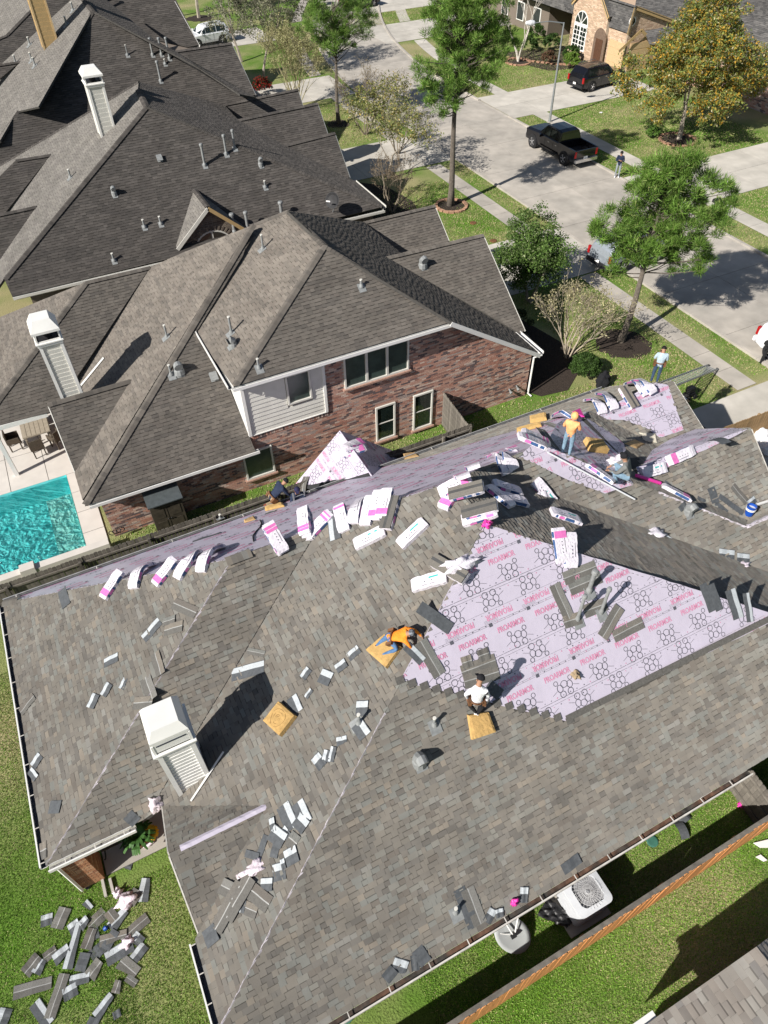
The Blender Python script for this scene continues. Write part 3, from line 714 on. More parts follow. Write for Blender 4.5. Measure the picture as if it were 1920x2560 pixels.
def print_on(pl, poly, parent, dens=1.0, seed=0, pscale=1.0, faint=False):
    Uu, Vv, N = frame(poly); o = poly[0]; P2d = [(float((p - o) @ Uu), float((p - o) @ Vv)) for p in poly]
    r = random.Random(seed); pk = MB(); bk = MB(); gk = MB()
    um, uM = min(p[0] for p in P2d), max(p[0] for p in P2d); vm, vM = min(p[1] for p in P2d), max(p[1] for p in P2d)
    W = lambda u, v, h: o + Uu * u + Vv * v + N * (h)
    ins = lambda u, v: inpoly(P2d, u, v)
    def stroke(pts, wd, B, h=.015, closed=False):
        n = len(pts)
        for i in range(n if closed else n - 1):
            a = np.array(pts[i]); b = np.array(pts[(i + 1) % n]); d = b - a; L = np.hypot(*d)
            if L < 1e-6: continue
            s = np.array([-d[1], d[0]]) / L * wd / 2; e = d / L * wd * .3
            if ins(*a) and ins(*b): B.add([W(*(a - s - e), h), W(*(b - s + e), h), W(*(b + s + e), h), W(*(a + s - e), h)], [(0, 1, 2, 3)])
    k = 0; v = vm - .3; per = 1.6
    while v < vM + .5:
        off = (k * .37 % 1) * 1.1
        u = um - 1 + off
        while u < uM + .5:
            for (du, dv, rot) in ((0, 0.05, 1), (-.18, .36, -1)):
                cu, cv = u + du, v + dv
                Vt2 = [(cu + rot * x, cv + rot * (y - .1)) for x, y, _ in LV]
                okv = [ins(a, b) for a, b in Vt2]
                if any(okv):
                    Fk = [f for f in LF if all(okv[i] for i in f)]
                    pk.add([W(a, b, .016) for a, b in Vt2], Fk)
            for (du, dv, rot) in ((.09, -.26, 1), (-.26, .70, -1)):
                cu, cv = u + du, v + dv
                for lp in (LOOPS if not faint else LOOPS[:3]): stroke([(cu + rot * x * 1.12, cv + rot * (y - .06) * 1.12) for x, y in lp], .014, bk, closed=True)
                for a in (-2.75, -.4): stroke([(cu + rot * .26 * math.cos(a), cv + .26 * math.sin(a) * rot), (cu + rot * .42 * math.cos(a), cv + .42 * math.sin(a) * rot)], .008, bk)
            gu, gv = u + .55, v + .17
            if ins(gu, gv) and ins(gu + .09, gv + .09): gk.add([W(gu, gv, .015), W(gu + .09, gv, .015), W(gu + .09, gv + .09, .015), W(gu, gv + .09, .015)], [(0, 1, 2, 3)])
            gu, gv = u + .34, v + .28
            for j in range(3): stroke([(gu + .12, gv + .03 * j), (gu + .50, gv + .03 * j)], .006, gk)
            u += 1.09
        for vv, wd in () if faint else ((v - .55, .010), (v + .21, .006), (v + .25, .006), (v + .98, .007), (v + .55, .005)):
            u = um
            while u < uM: stroke([(u, vv), (u + .35, vv)], wd, bk, .0145); u += .38
        for vv in () if faint else (v + .23, v + .5, v - .50, v + .93):
            u = um
            while u < uM:
                if ins(u, vv): c = r.uniform(.012, .02); B = pk if r.random() < .25 else bk; B.add([W(u - c, vv, .016), W(u, vv - c, .016), W(u + c, vv, .016), W(u, vv + c, .016)], [(0, 1, 2, 3)])
                u += r.uniform(.16, .24)
        v += per; k += 1
    if pk.V: pk.build('pink_lettering', m_pinkprint, parent, stuff=True)
    if bk.V: bk.build('printed_pattern', m_blackprint, parent, stuff=True)
    if gk.V: gk.build('printed_boxes', m_greyprint, parent, stuff=True)
ULAB = {'patch': 'large triangular sheet on the near slope', 'f1top': 'narrow sheet below the front hip', 'o': 'sheet the peach-hooded worker stands on', 'g_far': 'far side of the small front ridge', 'g_near': 'torn edge lapping the small front ridge',
        'garage': 'sheet over the garage gable', 'far_slope': 'long sheet along the far slope', 'upper_far_slope': 'sheet beside the main ridge'}
for i, (k, P) in enumerate(EX.items()):
    N = nrm(frame(P)[2]); mb = MB()
    Q = []
    for a in range(len(P)):          # ragged edge
        p, q2 = P[a], P[(a + 1) % len(P)]; L = np.linalg.norm(q2 - p); n = max(1, int(L / .3))
        for j in range(n): Q.append(p + (q2 - p) * j / n + (nrm(np.cross(q2 - p, N)) * random.uniform(-.012, .012) if j else 0))
    mb.prism(Q, N, .004, base=.001); u = mb.build('underlayment', m_under, HM); u['label'] = ULAB[k]
    Uu, Vv, _ = frame(P); o0 = P[0]; q2d = [(float((p - o0) @ Uu), float((p - o0) @ Vv)) for p in Q]; va = min(p[1] for p in q2d); vb = max(p[1] for p in q2d); vv = va
    while vv < vb:
        pl2 = clip_half(clip_half(q2d, 0, -1, -vv), 0, 1, vv + 1.06)
        if len(pl2) > 2:
            kk = MB(); nn_ = len(pl2); top = [o0 + Uu * a + Vv * b + N * (.011 - .006 * (b - vv) / 1.06) for a, b in pl2]; bot = [o0 + Uu * a + Vv * b + N * .002 for a, b in pl2]
            kk.add(top + bot, [tuple(range(nn_))] + [((i + 1) % nn_, i, nn_ + i, nn_ + (i + 1) % nn_) for i in range(nn_)]); kk.build('sheet_course', m_under, u)
        vv += 1.05
    print_on(U[k][0], P, u, seed=i, faint='far_slope' in k)
# dark head-lap of the last laid course along the patch, and the new shingles stepping up its left edge
Nn = nrm(pYp[0]); m_newsh = mat('new_shingle_headlap', (.105, .10, .092), .9, var=.2, scale=18)
a_, b_ = hit(pYp, (1417, 1803)), hit(pYp, (1925, 1556)); a_[2] = b_[2] = (a_[2] + b_[2]) / 2; uu = nrm(b_ - a_); vv_ = np.cross(Nn, uu); vv_ = vv_ if vv_[2] > 0 else -vv_; L_ = np.linalg.norm(b_ - a_); x = 0
b0_ = hit(pYp, (1417, 1803))
while x < L_: k = MB(); k.prism([b0_ + uu * (x + .003) - vv_ * .02, b0_ + uu * (x + .99) - vv_ * .02, b0_ + uu * (x + .99) + vv_ * .14, b0_ + uu * (x + .003) + vv_ * .14], Nn, .026, base=.012); k.build('shingle_course', m_newsh, HM); x += 1.0
for i in range(15):
    f = i / 14; c = hit(pYp, (995 + 425 * f, 1704 + 100 * f)); c = c + Nn * .013
    for j, (du, w_) in enumerate(((-.05, .2),)):
        k = MB(); k.prism([c + uu * du - vv_ * .07, c + uu * (du + w_) - vv_ * .07, c + uu * (du + w_) + vv_ * .10, c + uu * du + vv_ * .10], Nn, .014 + .003 * j); o = k.build('shingle', m_newsh, HM)
# valley felt
for pl, pts in ((pO, ((1545, 1148), (1565, 1125), (1595, 1142), (1600, 1165), (1583, 1180))), (pGa, ((1468, 1050), (1500, 1042), (1512, 1070), (1480, 1072)))):
    P = [hit(pl, p) for p in pts]; k = MB(); k.prism(P, frame(P)[2], .012, base=.002); k.build('valley_felt', m_felt, HM)
# far mini gable, covered in underlayment
pk_ = onX(PBx, (850, 1086)); pk_[2] = zP + .05; PBn = (PBx, PB[1], zP)
pk3 = (PBx, pk_[1], zP)
Lf = [np.array(PBn), np.array(pk3), np.array((PBx - 2.5, pk_[1], zP - 2.0)), np.array((PBx - 1.4, PB[1] + 1.55, zP - 1.17))]
Lf = [np.array(PBn), np.array(pk3), np.array((PBx - 1.55, pk_[1] - .05, zP - 1.33)), np.array((PBx - 1.0, PB[1] + 1.0, zP - .85))]
pl_l = PX(PBx, zP, .86); pl_r = PX(PBx, zP, -.86)
Lf = [np.array(PBn), np.array(pk3), hit(pl_l, (738, 1211)), hit(pl_l, (800, 1228))]
Rf = [np.array(PBn), hit(pl_r, (985, 1152)), hit(pl_r, (940, 1130)), np.array(pk3)]
Rf = [np.array(PBn), hit(pl_r, (1000, 1147)), hit(pl_r, (985, 1128)), np.array(pk3)]
for P in (Lf, Rf):
    k = MB(); N = frame(P)[2]; deck(k, P, .1); g = k.build('gable_deck', m_deck, HM)
    k = MB(); k.prism(P, N, .010, base=.001); u = k.build('underlayment', m_under, HM); u['label'] = 'sheet over the small gable on the far edge'; print_on(None, P, u, seed=11)
k = MB(); a = np.array(pk3); k.add([a, Lf[2], (Lf[2][0], a[1] - .02, 0), (Rf[2][0], a[1] - .02, 0), Rf[2]], [(0, 1, 2, 3, 4)]); k.build('gable_wall', mat('main_brick_plain', (.28, .15, .10), .9, var=.2, scale=9), HM)
P = [hit(pl_l, p) for p in ((735, 1213), (800, 1230), (928, 1192), (922, 1182), (870, 1198), (835, 1200), (780, 1212))]; k = MB(); k.prism(P, frame(P)[2], .018, base=.005); k.build('valley_felt', m_felt, HM)
# walls and gable ends
mwall = MATS['main_brick_plain']; k = MB()
k.prism([(-4.5, 11.8, 0), (1, 11.8, 0), (1, 16.5, 0), (-4.5, 16.5, 0)], (0, 0, 1), 2.35); k.prism([(-1.75, 3.2, 0), (18.0, 3.2, 0), (18.0, 9, 0), (-1.75, 9, 0)], (0, 0, 1), 1.95)
k.prism([(1, 9, 0), (18.2, 9, 0), (18.2, 16.6, 0), (1, 16.6, 0)], (0, 0, 1), 2.3)
wall = k.build('wall', mwall, HM)
k = MB(); k.add([(18.3, 8.5, 0), (18.3, 16.7, 0), (18.3, 16.7, 2.7), (18.3, 14.2, 4.6), (18.3, 12.4, 3.8), (18.3, 10.5, 5.3), (18.3, 8.5, 3.7)], [(0, 1, 2, 3, 4, 5, 6)]); k.build('front_gable_wall', mwall, HM)
# rake boards
for a, b in (((18.47, 10.5, 5.43), (18.47, 8.39, 3.746)), ((18.82, 14.2, 4.745), (18.82, 17.05, 2.6)), ((18.82, 14.2, 4.745), (18.82, 12.3, 3.89)), ((SGx - .02, 6.807, 4.017), (SGx - .02, 5.3, 2.8)), ((SGx - .02, 6.807, 4.017), (SGx - .02, 8.45, 2.857))):
    a = np.array(a); b = np.array(b); d = nrm(b - a); k = MB(); k.box((a + b) / 2 - (0, 0, .09), np.linalg.norm(b - a), .03, .17, (d, nrm(np.cross((0, 0, 1), d)), nrm(np.cross(d, nrm(np.cross((0, 0, 1), d)))))); k.build('rake_board', m_dirtywhite, HM)
k = MB(); k.add([(SGx, 6.807, 3.95), (SGx, 5.35, 2.75), (SGx, 8.4, 2.78)], [(0, 1, 2)]); k.build('gable_board', m_offwhite, HM)
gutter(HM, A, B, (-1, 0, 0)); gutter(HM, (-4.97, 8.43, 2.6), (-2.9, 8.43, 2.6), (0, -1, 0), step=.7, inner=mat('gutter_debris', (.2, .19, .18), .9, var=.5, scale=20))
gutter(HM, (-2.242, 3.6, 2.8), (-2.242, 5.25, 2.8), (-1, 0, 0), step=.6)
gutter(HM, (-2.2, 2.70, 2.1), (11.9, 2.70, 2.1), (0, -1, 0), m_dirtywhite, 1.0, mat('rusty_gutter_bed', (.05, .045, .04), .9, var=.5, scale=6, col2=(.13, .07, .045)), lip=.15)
gutter(HM, (-5, 17.05, 2.6), (18.5, 17.05, 2.6), (0, 1, 0), mat('grey_gutter', (.3, .3, .3), .6, var=.2), 2.5)
# hip strips
mstrip = mat('torn_underlayment_strip', (.66, .60, .66), .5, var=.25, scale=14, col2=(.45, .41, .44))
up = lambda *p: [np.array(a, float) for a in p]
strip_on((0, 0, 1), B, Tp, .038, mstrip, 'hip_strip', HM); strip_on((0, 0, 1), (-2.242, 3.535, 2.8), tuple(np.array((-2.242, 3.535, 2.8)) * .42 + np.array(P1) * .58), .038, mstrip, 'hip_strip', HM)
strip_on((0, 0, 1), tuple(np.array(FF) * .45 + np.array(K) * .55), K, .05, mstrip, 'hip_strip', HM); strip_on((0, 0, 1), K, (22, 8.09, 3.99), .08, mstrip, 'ridge_strip', HM)
strip_on((0, 0, 1), (SGx + .25, 6.807, 4.02), SG1, .075, m_under, 'ridge_strip', HM, .03, .95)
k = MB(); d = np.array(Vt) - np.array(Cc); k.tube([np.array(Cc) + d * t + (0, 0, .012) for t in (0.02, .25, .5, .75, 1)], .012, 5); k.build('valley_seam', m_rope, HM)
kc = MB(); caps(kc, (-5, 17.05, 2.6), (-5 + .5, 17.05 - .33, 2.86), PAL_MAIN); caps(kc, (1.4, 12.48, 6.04), (2.1, 12.48, 6.04), PAL_MAIN, .16); kc.build('ridge_cap', m_shin, HM, cols=True, stuff=True)
chimney(HM, -1.62, -.87, 8.42, 9.2, 2.9, 5.32, 6.25, m_white, m_white, 'white sided chimney with bevelled cap', .15, True)
k = MB(); a = hit(pM1, (478, 2004)) + (0, 0, .05); b = hit(pM1, (560, 1882)) + (0, 0, .07); k.tube([a, b], .03, 4); k.build('loose_flashing', m_white, HM)
# vents on the near roof
for bs, hg, kd, r in (((1443, 1550), 1.05, 'stack', .042), ((1502, 1532), 1.05, 'stack', .042), ((1472, 1478), .85, 'stack', .055), ((1085, 1812), .34, 'pipe', .035), ((1138, 2280), .3, 'pipe', .035), ((1048, 1905), .3, 'goose', .11)):
    vent(pYp, bs, hg, r, kd, HM)
vent(pM1, (898, 1808), .42, .035, 'pipe', HM); vent(pF1, (1720, 1280), .3, .10, 'goose', HM)
vent(pQ1, (552, 1298), .25, .035, 'pipe', HM)
# ================================================================== NEIGHBOURING HOUSES
def pf(pl, pts): return [hit(pl, p) if len(p) == 2 else np.asarray(p, float) for p in pts]
def roofset(h, til, items, seed=0, single=300, capl=(), pal=PAL_N1, capw=.15, name='roof', th=.1, light=None):
    mb = MB(); fs = []
    for pl, pts in items:
        P = pf(pl, pts); fs.append(P); deck(mb, P, th)
    r = mb.build(name, m_deck, h)
    base_pal = til.pal
    for i, P in enumerate(fs):
        til.pal = base_pal
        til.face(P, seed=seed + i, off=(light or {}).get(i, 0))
    til.finish(r, single)
    if capl:
        k = MB()
        for a, b in capl: caps(k, a, b, pal, capw, .17, .035)
        k.build('ridge_cap', m_shin, h, cols=True, stuff=True)
    return r, fs
def window_y(h, yw, pts=None, rect=None, out=-1, nx=1, ny=1, frame=m_offwhite, sill=True, glass=None, fw=.07, name='window', splits=None):
    """window on a wall y = yw; pts = picture corners tl, tr, br, bl"""
    if pts: Q = [onY(yw, p) for p in pts]; x0 = (Q[0][0] + Q[3][0]) / 2; x1 = (Q[1][0] + Q[2][0]) / 2; z1 = (Q[0][2] + Q[1][2]) / 2; z0 = (Q[2][2] + Q[3][2]) / 2
    else: x0, x1, z0, z1 = rect
    k = MB(); y = yw + out * .0
    fy = yw + out * .03
    for (cx, cz, sx, sz) in ((x0 + fw / 2, (z0 + z1) / 2, fw, z1 - z0), (x1 - fw / 2, (z0 + z1) / 2, fw, z1 - z0), ((x0 + x1) / 2, z1 - fw / 2, x1 - x0 - 2 * fw, fw), ((x0 + x1) / 2, z0 + fw / 2, x1 - x0 - 2 * fw, fw)): k.box((cx, fy, cz), sx, .08, sz)
    W = (x1 - x0 - 2 * fw) / nx
    for i in range(1, nx): k.box((x0 + fw + W * i, fy, (z0 + z1) / 2), .10 if nx <= 3 else .03, .07, z1 - z0 - 2 * fw)
    wd = k.build(name, frame, h)
    for i in range(nx):
        a = x0 + fw + W * i + (.05 if i else 0); b = x0 + fw + W * (i + 1) - (.05 if i < nx - 1 else 0)
        Hh = (z1 - z0 - 2 * fw) / ny
        for j in range(ny):
            k = MB(); k.box(((a + b) / 2, yw + out * .012, z0 + fw + Hh * (j + .5)), b - a - .02, .012, Hh - .03); k.build('pane', glass or m_blind, wd)
        if ny > 1:
            k = MB()
            for j in range(1, ny): k.box(((a + b) / 2, yw + out * .03, z0 + fw + Hh * j), b - a, .03, .035)
            k.build('sash_bar', frame, wd)
    if sill: k = MB(); k.box(((x0 + x1) / 2, yw + out * .07, z0 - .04), x1 - x0 + .16, .13, .075); k.build('sill', mat('brick_sill', (.36, .22, .17), .9, var=.2, scale=12), wd)
    return (x0, x1, z0, z1)
# ---------------- brick house next door
H1 = house('house', 'red brick two-storey house next door with white siding panel, weathered brown roof and pool behind', (8, 25, 0))
pLX = PX(-1.85, 2.35, .55); pLY = PY(20.4, 2.35, .76); pUY = PY(20.4, 5.45, .76); pUX = PX(4.15, 5.45, .5); pXP = PX(9.3, 8.0, -.655)
pW1y = PY(30.43, 5.4, .66); pW1x = PX(.93, 5.4, .5); pG3 = PY(24.7, 4.0, .76)
g1 = hit(pXP, (911, 556)); g2 = hit(pXP, (968, 644)); pG1 = PY(g1[1], g1[2], .76); pG2 = PY(g2[1], g2[2], .76)
items = [(pUY, [(584, 967), (1128, 805), (810, 613)]), (pUX, [(584, 967), (810, 613), (719, 528), (634, 562), (607, 640), (489, 833)]),
 (pLY, [(212, 1265), (640, 1131), (575, 975), (489, 833), (607, 640), (632, 563), (579, 640)]),
 (pLX, [(632, 563), (579, 640), (207, 1250), (185, 1175), (327, 952), (150, 1003), (197, 935), (376, 668), (459, 631)]),
 (pW1y, [(214, 706), (376, 668), (197, 935), (140, 1027), (-25, 1069), (-25, 1030)]), (pW1x, [(214, 706), (-25, 1030), (-120, 900), (0, 793)]),
 (pG3, [(119, 1012), (327, 952), (187, 1182)]), (pXP, [(810, 613), (719, 528), (736, 530), (911, 556), (1010, 640), (1320, 838), (1356, 884), (1128, 805)]),
 (pG1, [(911, 556), (1087, 514), (1122, 600), (1105, 640), (1000, 640)]), (pG2, [(968, 644), (1208, 587), (1312, 825), (1301, 834)])]
C1 = lambda pl, p: hit(pl, p)
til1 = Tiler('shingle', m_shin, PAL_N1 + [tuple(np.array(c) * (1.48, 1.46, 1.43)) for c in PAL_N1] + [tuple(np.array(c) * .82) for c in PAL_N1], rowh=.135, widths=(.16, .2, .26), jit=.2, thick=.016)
capl = [(hit(pLY, (212, 1262)), hit(pLY, (633, 562))), (hit(pUY, (588, 962)), hit(pUY, (810, 613))), (hit(pUX, (810, 613)), hit(pUX, (719, 528))), (hit(pUY, (1126, 805)), hit(pUY, (810, 613))),
        (hit(pW1y, (-25, 1028)), hit(pW1y, (214, 706))), (hit(pW1y, (214, 706)), hit(pW1y, (376, 668))), (hit(pG3, (119, 1012)), hit(pG3, (329, 951))), (hit(pUX, (636, 561)), hit(pUX, (719, 528))),
        (hit(pG1, (911, 556)), hit(pG1, (1087, 514))), (hit(pG2, (968, 644)), hit(pG2, (1208, 587)))]
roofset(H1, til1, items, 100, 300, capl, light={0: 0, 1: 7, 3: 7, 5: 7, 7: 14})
YW = 20.85
Z = lambda p: onY(YW, p)
wp = [(-1.45, YW, 0), (17.62, YW, 0), (17.62, YW, 2.35), (13.1, YW, 5.25), (4.5, YW, 5.25), (4.5, YW, 2.4), (-1.45, YW, 2.4)]
sid = [Z(p) for p in ((604, 968), (808, 908), (818, 1026), (632, 1087))]; sx0, sx1 = 4.52, (sid[1][0] + sid[2][0]) / 2; sz0 = (sid[2][2] + sid[3][2]) / 2
mb = MB(); mb.prism(wp, (0, 1, 0), .25, base=.0); wall1 = mb.build('wall', m_mortar, H1)
wins = {'t': ((856, 897), (1021, 842), (1021, 925), (862, 968)), 's': ((709, 938), (770, 921), (781, 993), (720, 1010)), 'a': ((937, 1020), (984, 1004), (990, 1086), (941, 1103)), 'b': ((1030, 990), (1077, 975), (1082, 1058), (1034, 1074)), 'l': ((605, 1132), (677, 1114), (689, 1178), (616, 1198))}
ex = []
WR = {}
for k_, pts in wins.items():
    r = window_y(H1, YW, pts, nx=3 if k_ == 't' else 1, ny=1 if k_ in 'tsl' else 2, sill=(k_ != 's'), glass=m_blind if k_ in 'tsl' else m_glass, out=-1 if k_ != 's' else -1.6)
    WR[k_] = r; x0, x1, z0, z1 = r; ex.append([(x0, YW, z0 - .06), (x1, YW, z0 - .06), (x1, YW, z1), (x0, YW, z1)])
ex.append([(4.4, YW, sz0), (sx1, YW, sz0), (sx1, YW, 5.4), (4.4, YW, 5.4)])
tb = Tiler('brick', m_brick, PAL_BRICK, rowh=.077, widths=(.215,), thick=.008, brick=True, band=False)
tb.face([np.array(p) for p in wp], ex, seed=3); tb.finish(wall1)
# white siding panel
z = sz0
while z < 5.2:
    k = MB(); t = min(z + .19, 5.25); xl = 4.5; segs = [(xl, sx1)]
    x0, x1, z0, z1 = WR['s']
    if t > z0 - .05 and z < z1 + .05: segs = [(xl, x0 - .02), (x1 + .02, sx1)]
    for a, b in segs: k = MB(); k.prism([(a, YW - .045, z), (b, YW - .045, z), (b, YW - .022, t), (a, YW - .022, t)], (0, 1, 0), .02); k.build('siding_plank', m_offwhite, H1)
    z += .19
k = MB(); k.box((sx1 - .04, YW - .05, (sz0 + 5.25) / 2), .11, .05, 5.25 - sz0); k.box((4.5, YW - .03, (sz0 + 5.25) / 2), .12, .12, 5.25 - sz0); k.box(((4.5 + sx1) / 2, YW - .05, sz0 - .01), sx1 - 4.5, .05, .03); k.build('corner_board', m_white, H1)
k = MB(); k.add([(4.46, YW, 2.3), (4.46, YW, 5.3), (4.46, 24.9, 5.4), (4.46, 24.9, 5.0)], [(0, 1, 2, 3)]); k.build('side_wall', m_white, H1)
k = MB(); i = 0; x = 4.6
while x < sx1 + .02: k.box((x, YW - .012, sz0 - .12), .065, .03, .2, col=random.choice(PAL_BRICK)); x += .078
k.build('soldier_course', m_brick, H1, cols=True, stuff=True)
k = MB(); k.prism([(-1.4, 21.1, 0), (17.55, 21.1, 0), (17.55, 34, 0), (-1.4, 34, 0)], (0, 0, 1), 2.2); k.prism([(4.6, 21.1, 0), (12.9, 21.1, 0), (12.9, 27.4, 0), (4.6, 27.4, 0)], (0, 0, 1), 5.0); k.build('house_core', mat('dark_brick_core', (.22, .12, .09), .95), H1)  # core and front gable wall share one even dark brick colour
# fascia, gutters, downspout
gutter(H1, (-1.8, 20.42, 2.36), (4.62, 20.42, 2.36), (0, -1, 0), brk=False, inner=m_lead); gutter(H1, (4.1, 20.42, 5.45), (12.95, 20.42, 5.45), (0, -1, 0), brk=False, inner=m_lead)
gutter(H1, (17.84, 20.5, 2.5), (17.84, 24, 2.5), (1, 0, 0), m_white, brk=False); gutter(H1, (4.12, 20.5, 5.45), (4.12, 24.6, 5.45), (-1, 0, 0), brk=False)
def board(h, a, b, m=m_white, w=.18, t=.03, name='rake_board', drop=.09):
    a = np.array(a, float); b = np.array(b, float); d = nrm(b - a); s = nrm(np.cross((0, 0, 1), d)); k = MB(); k.box((a + b) / 2 - (0, 0, drop), np.linalg.norm(b - a), t, w, (d, s, np.cross(d, s))); return k.build(name, m, h)
board(H1, hit(pXP, (1128, 805)), hit(pXP, (1352, 886)))
board(H1, hit(pG3, (119, 1012)), hit(pG3, (187, 1182)), m_offwhite)
for pl, a, b in ((pG1, (1087, 514), (1122, 600)), (pG2, (1208, 587), (1312, 825))): board(H1, hit(pl, a), hit(pl, b), m_offwhite)
for pl, a, b in ((pG2, (1208, 587), (1312, 825)),):
    A_, B_ = hit(pl, a), hit(pl, b); k = MB(); k.add([A_ - (0, 0, .1), B_ - (0, 0, .1), (B_[0], B_[1], 0), (A_[0], 2 * A_[1] - B_[1], 0), (A_[0], 2 * A_[1] - B_[1], B_[2])], [(0, 1, 2, 3, 4)]); k.build('front_gable_wall', mat('dark_brick_core', None), H1)
k = MB(); k.tube([(17.86, 20.45, 2.4), (17.72, 20.78, 2.1), (17.72, 20.78, .12), (17.8, 20.6, .05)], .045, 6); k.build('downspout', m_white, H1)
chimney(H1, -1.46, -.74, 24.95, 25.7, 3.4, 6.2, 7.15, m_offwhite, m_white, 'pale sided chimney with open white cap', .17)
# patio posts
for px in ((43, 1187),):
    b = G(*px, .05); k = MB(); k.box((b[0], b[1], 1.3), .16, .16, 2.5); k.build('patio_post', m_white, H1)
k = MB(); b = hit(pW1y, (118, 1036)); a = hit(pW1y, (-25, 1071)); k.box(((a[0] + b[0]) / 2, a[1] + .02, a[2] - .12), b[0] - a[0], .06, .2); k.build('patio_fascia', m_white, H1)
for bs, pl, hg, kd, r in (((418, 843), pLX, .55, 'pipe', .04), ((579, 833), pUX, .7, 'pipe', .045), ((583, 865), pUX, .3, 'goose', .11), ((647, 920), pUY, .4, 'pipe', .04), ((428, 937), pLY, .45, 'pipe', .04), ((448, 930), pLY, .35, 'goose', .13),
    ((533, 940), pLY, .2, 'turtle', .1), ((903, 717), pUY, .3, 'pipe', .045), ((658, 623), pUX, .6, 'pipe', .04), ((1040, 643), pG1, .35, 'pipe', .04), ((1057, 665), pG2, .35, 'goose', .13)):
    vent(pl, bs, hg, r, kd, H1)
a, b = hit(pLX, (192, 980)), hit(pLX, (260, 897)); k = MB(); k.tube([a + (0, 0, .05), b + (0, 0, .05)], .05, 4); k.build('loose_flashing', m_white, H1)
# wall lamp and meter
for px, s in (((1272, 972), .12), ((1290, 964), .12)):
    b = Z(px); k = MB(); k.lathe((b[0], YW - .03, b[2]), [(.03, -.02), (.03, .1), (.06, .12), (.07, .24)], 8, (0, -1, -.5)); k.build('flood_light', m_lead, H1)
# shed cupboard
cab = thing('storage_cupboard', 'dark wooden storage cupboard with a metal lid against the brick wall', 'cupboard', (2.3, 20.3, 0))
c0 = onY(19.95, (397, 1333)); c1 = onY(19.95, (468, 1303)); t0 = onY(19.95, (371, 1265)); xa, xb = c0[0] - .02, c1[0] + .05; zt_ = t0[2]
k = MB(); k.box(((xa + xb) / 2, 20.38, zt_ / 2), xb - xa, .8, zt_ - .02); k.build('carcass', m_wood, cab)
for i in range(2):
    k = MB(); w_ = (xb - xa) / 2; k.box((xa + w_ * (i + .5), 19.96, zt_ * .5), w_ - .03, .04, zt_ - .1); d_ = k.build('door', mat('dark_door_wood', (.06, .05, .035), .7, var=.3, scale=7), cab)
    for zz in (.28, .72): k = MB(); k.box((xa + w_ * (i + .5), 19.935, zt_ * zz), w_ - .25, .015, zt_ * .34); k.build('door_panel', mat('dark_door_wood', None), d_)
    k = MB(); k.lathe((xa + w_ * (.9 if i == 0 else 1.1), 19.93, zt_ * .5), [(.012, 0), (.03, .03), (.02, .05)], 8, (0, -1, 0)); k.build('knob', m_blackpl, d_)
k = MB(); k.box(((xa + xb) / 2, 20.3, zt_ + .03), xb - xa + .1, 1.0, .05, ((1, 0, 0), nrm((0, 1, .12)), nrm((0, -.12, 1)))); k.build('lid', mat('grey_metal_lid', (.10, .115, .12), .5, .3, var=.15), cab)
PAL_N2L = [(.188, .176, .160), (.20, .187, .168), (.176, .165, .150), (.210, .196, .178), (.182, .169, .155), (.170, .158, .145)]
# ---------------- dark-roofed house behind
H2 = house('house', 'dark grey shingled house behind the brick one, with white chimney and small arched-window dormer', (8, 42, 0))
q2 = .8; pY2 = PY(35.5, 2.9, q2); pX2 = PX(-2.12, 2.96, .558); pX2p = PX(17.74, 3.13, -.475)
r0, r1, r2 = [hit(pX2p, p) for p in ((560, 262), (596, 300), (711, 363))]
pr = [PY(r[1], r[2], .75) for r in (r0, r1, r2)]
w2a = hit(pX2, (127, 387)); w2b = hit(pX2, (92, 516)); pw2a = PY(w2a[1], w2a[2], .75); pw2b = PY(w2b[1], w2b[2], .75)
items = [(pY2, [(366, 266), (10, 697), (31, 742), (957, 517)]),
 (pX2, [(366, 266), (345, 224), (347, 205), (0, 414), (-60, 450), (-60, 800), (10, 697)]),
 (pX2p, [(366, 266), (345, 224), (347, 205), (560, 262), (596, 300), (711, 363), (868, 445), (898, 457), (960, 516)]),
 (pr[0], [(560, 262), (745, 223), (757, 262), (720, 290), (600, 300)]), (pr[1], [(596, 300), (794, 258), (821, 338), (740, 362), (711, 364)]), (pr[2], [(711, 364), (837, 332), (875, 443), (868, 446)]),
 (pw2a, [(39, 401), (127, 387), (15, 530), (-60, 560), (-60, 500)]), (pw2b, [(-60, 549), (92, 516), (-5, 660), (-60, 700)])]
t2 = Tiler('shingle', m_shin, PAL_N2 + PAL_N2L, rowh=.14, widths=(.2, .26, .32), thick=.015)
c2 = [(hit(pY2, (12, 697)), hit(pY2, (366, 266))), (hit(pX2, (366, 266)), hit(pX2, (345, 224))), (hit(pY2, (955, 516)), hit(pY2, (366, 266)))]
for p_, a, b in ((pr[0], (560, 262), (745, 223)), (pr[1], (596, 300), (794, 258)), (pr[2], (711, 364), (837, 332)), (pw2a, (39, 401), (127, 387)), (pw2b, (-60, 549), (92, 516)), (pX2, (347, 205), (0, 414))): c2.append((hit(p_, a), hit(p_, b)))
for i in range(len(items)):
    pass
roofset(H2, t2, items, 200, 300, c2, PAL_N2, .17, light={1: 6})
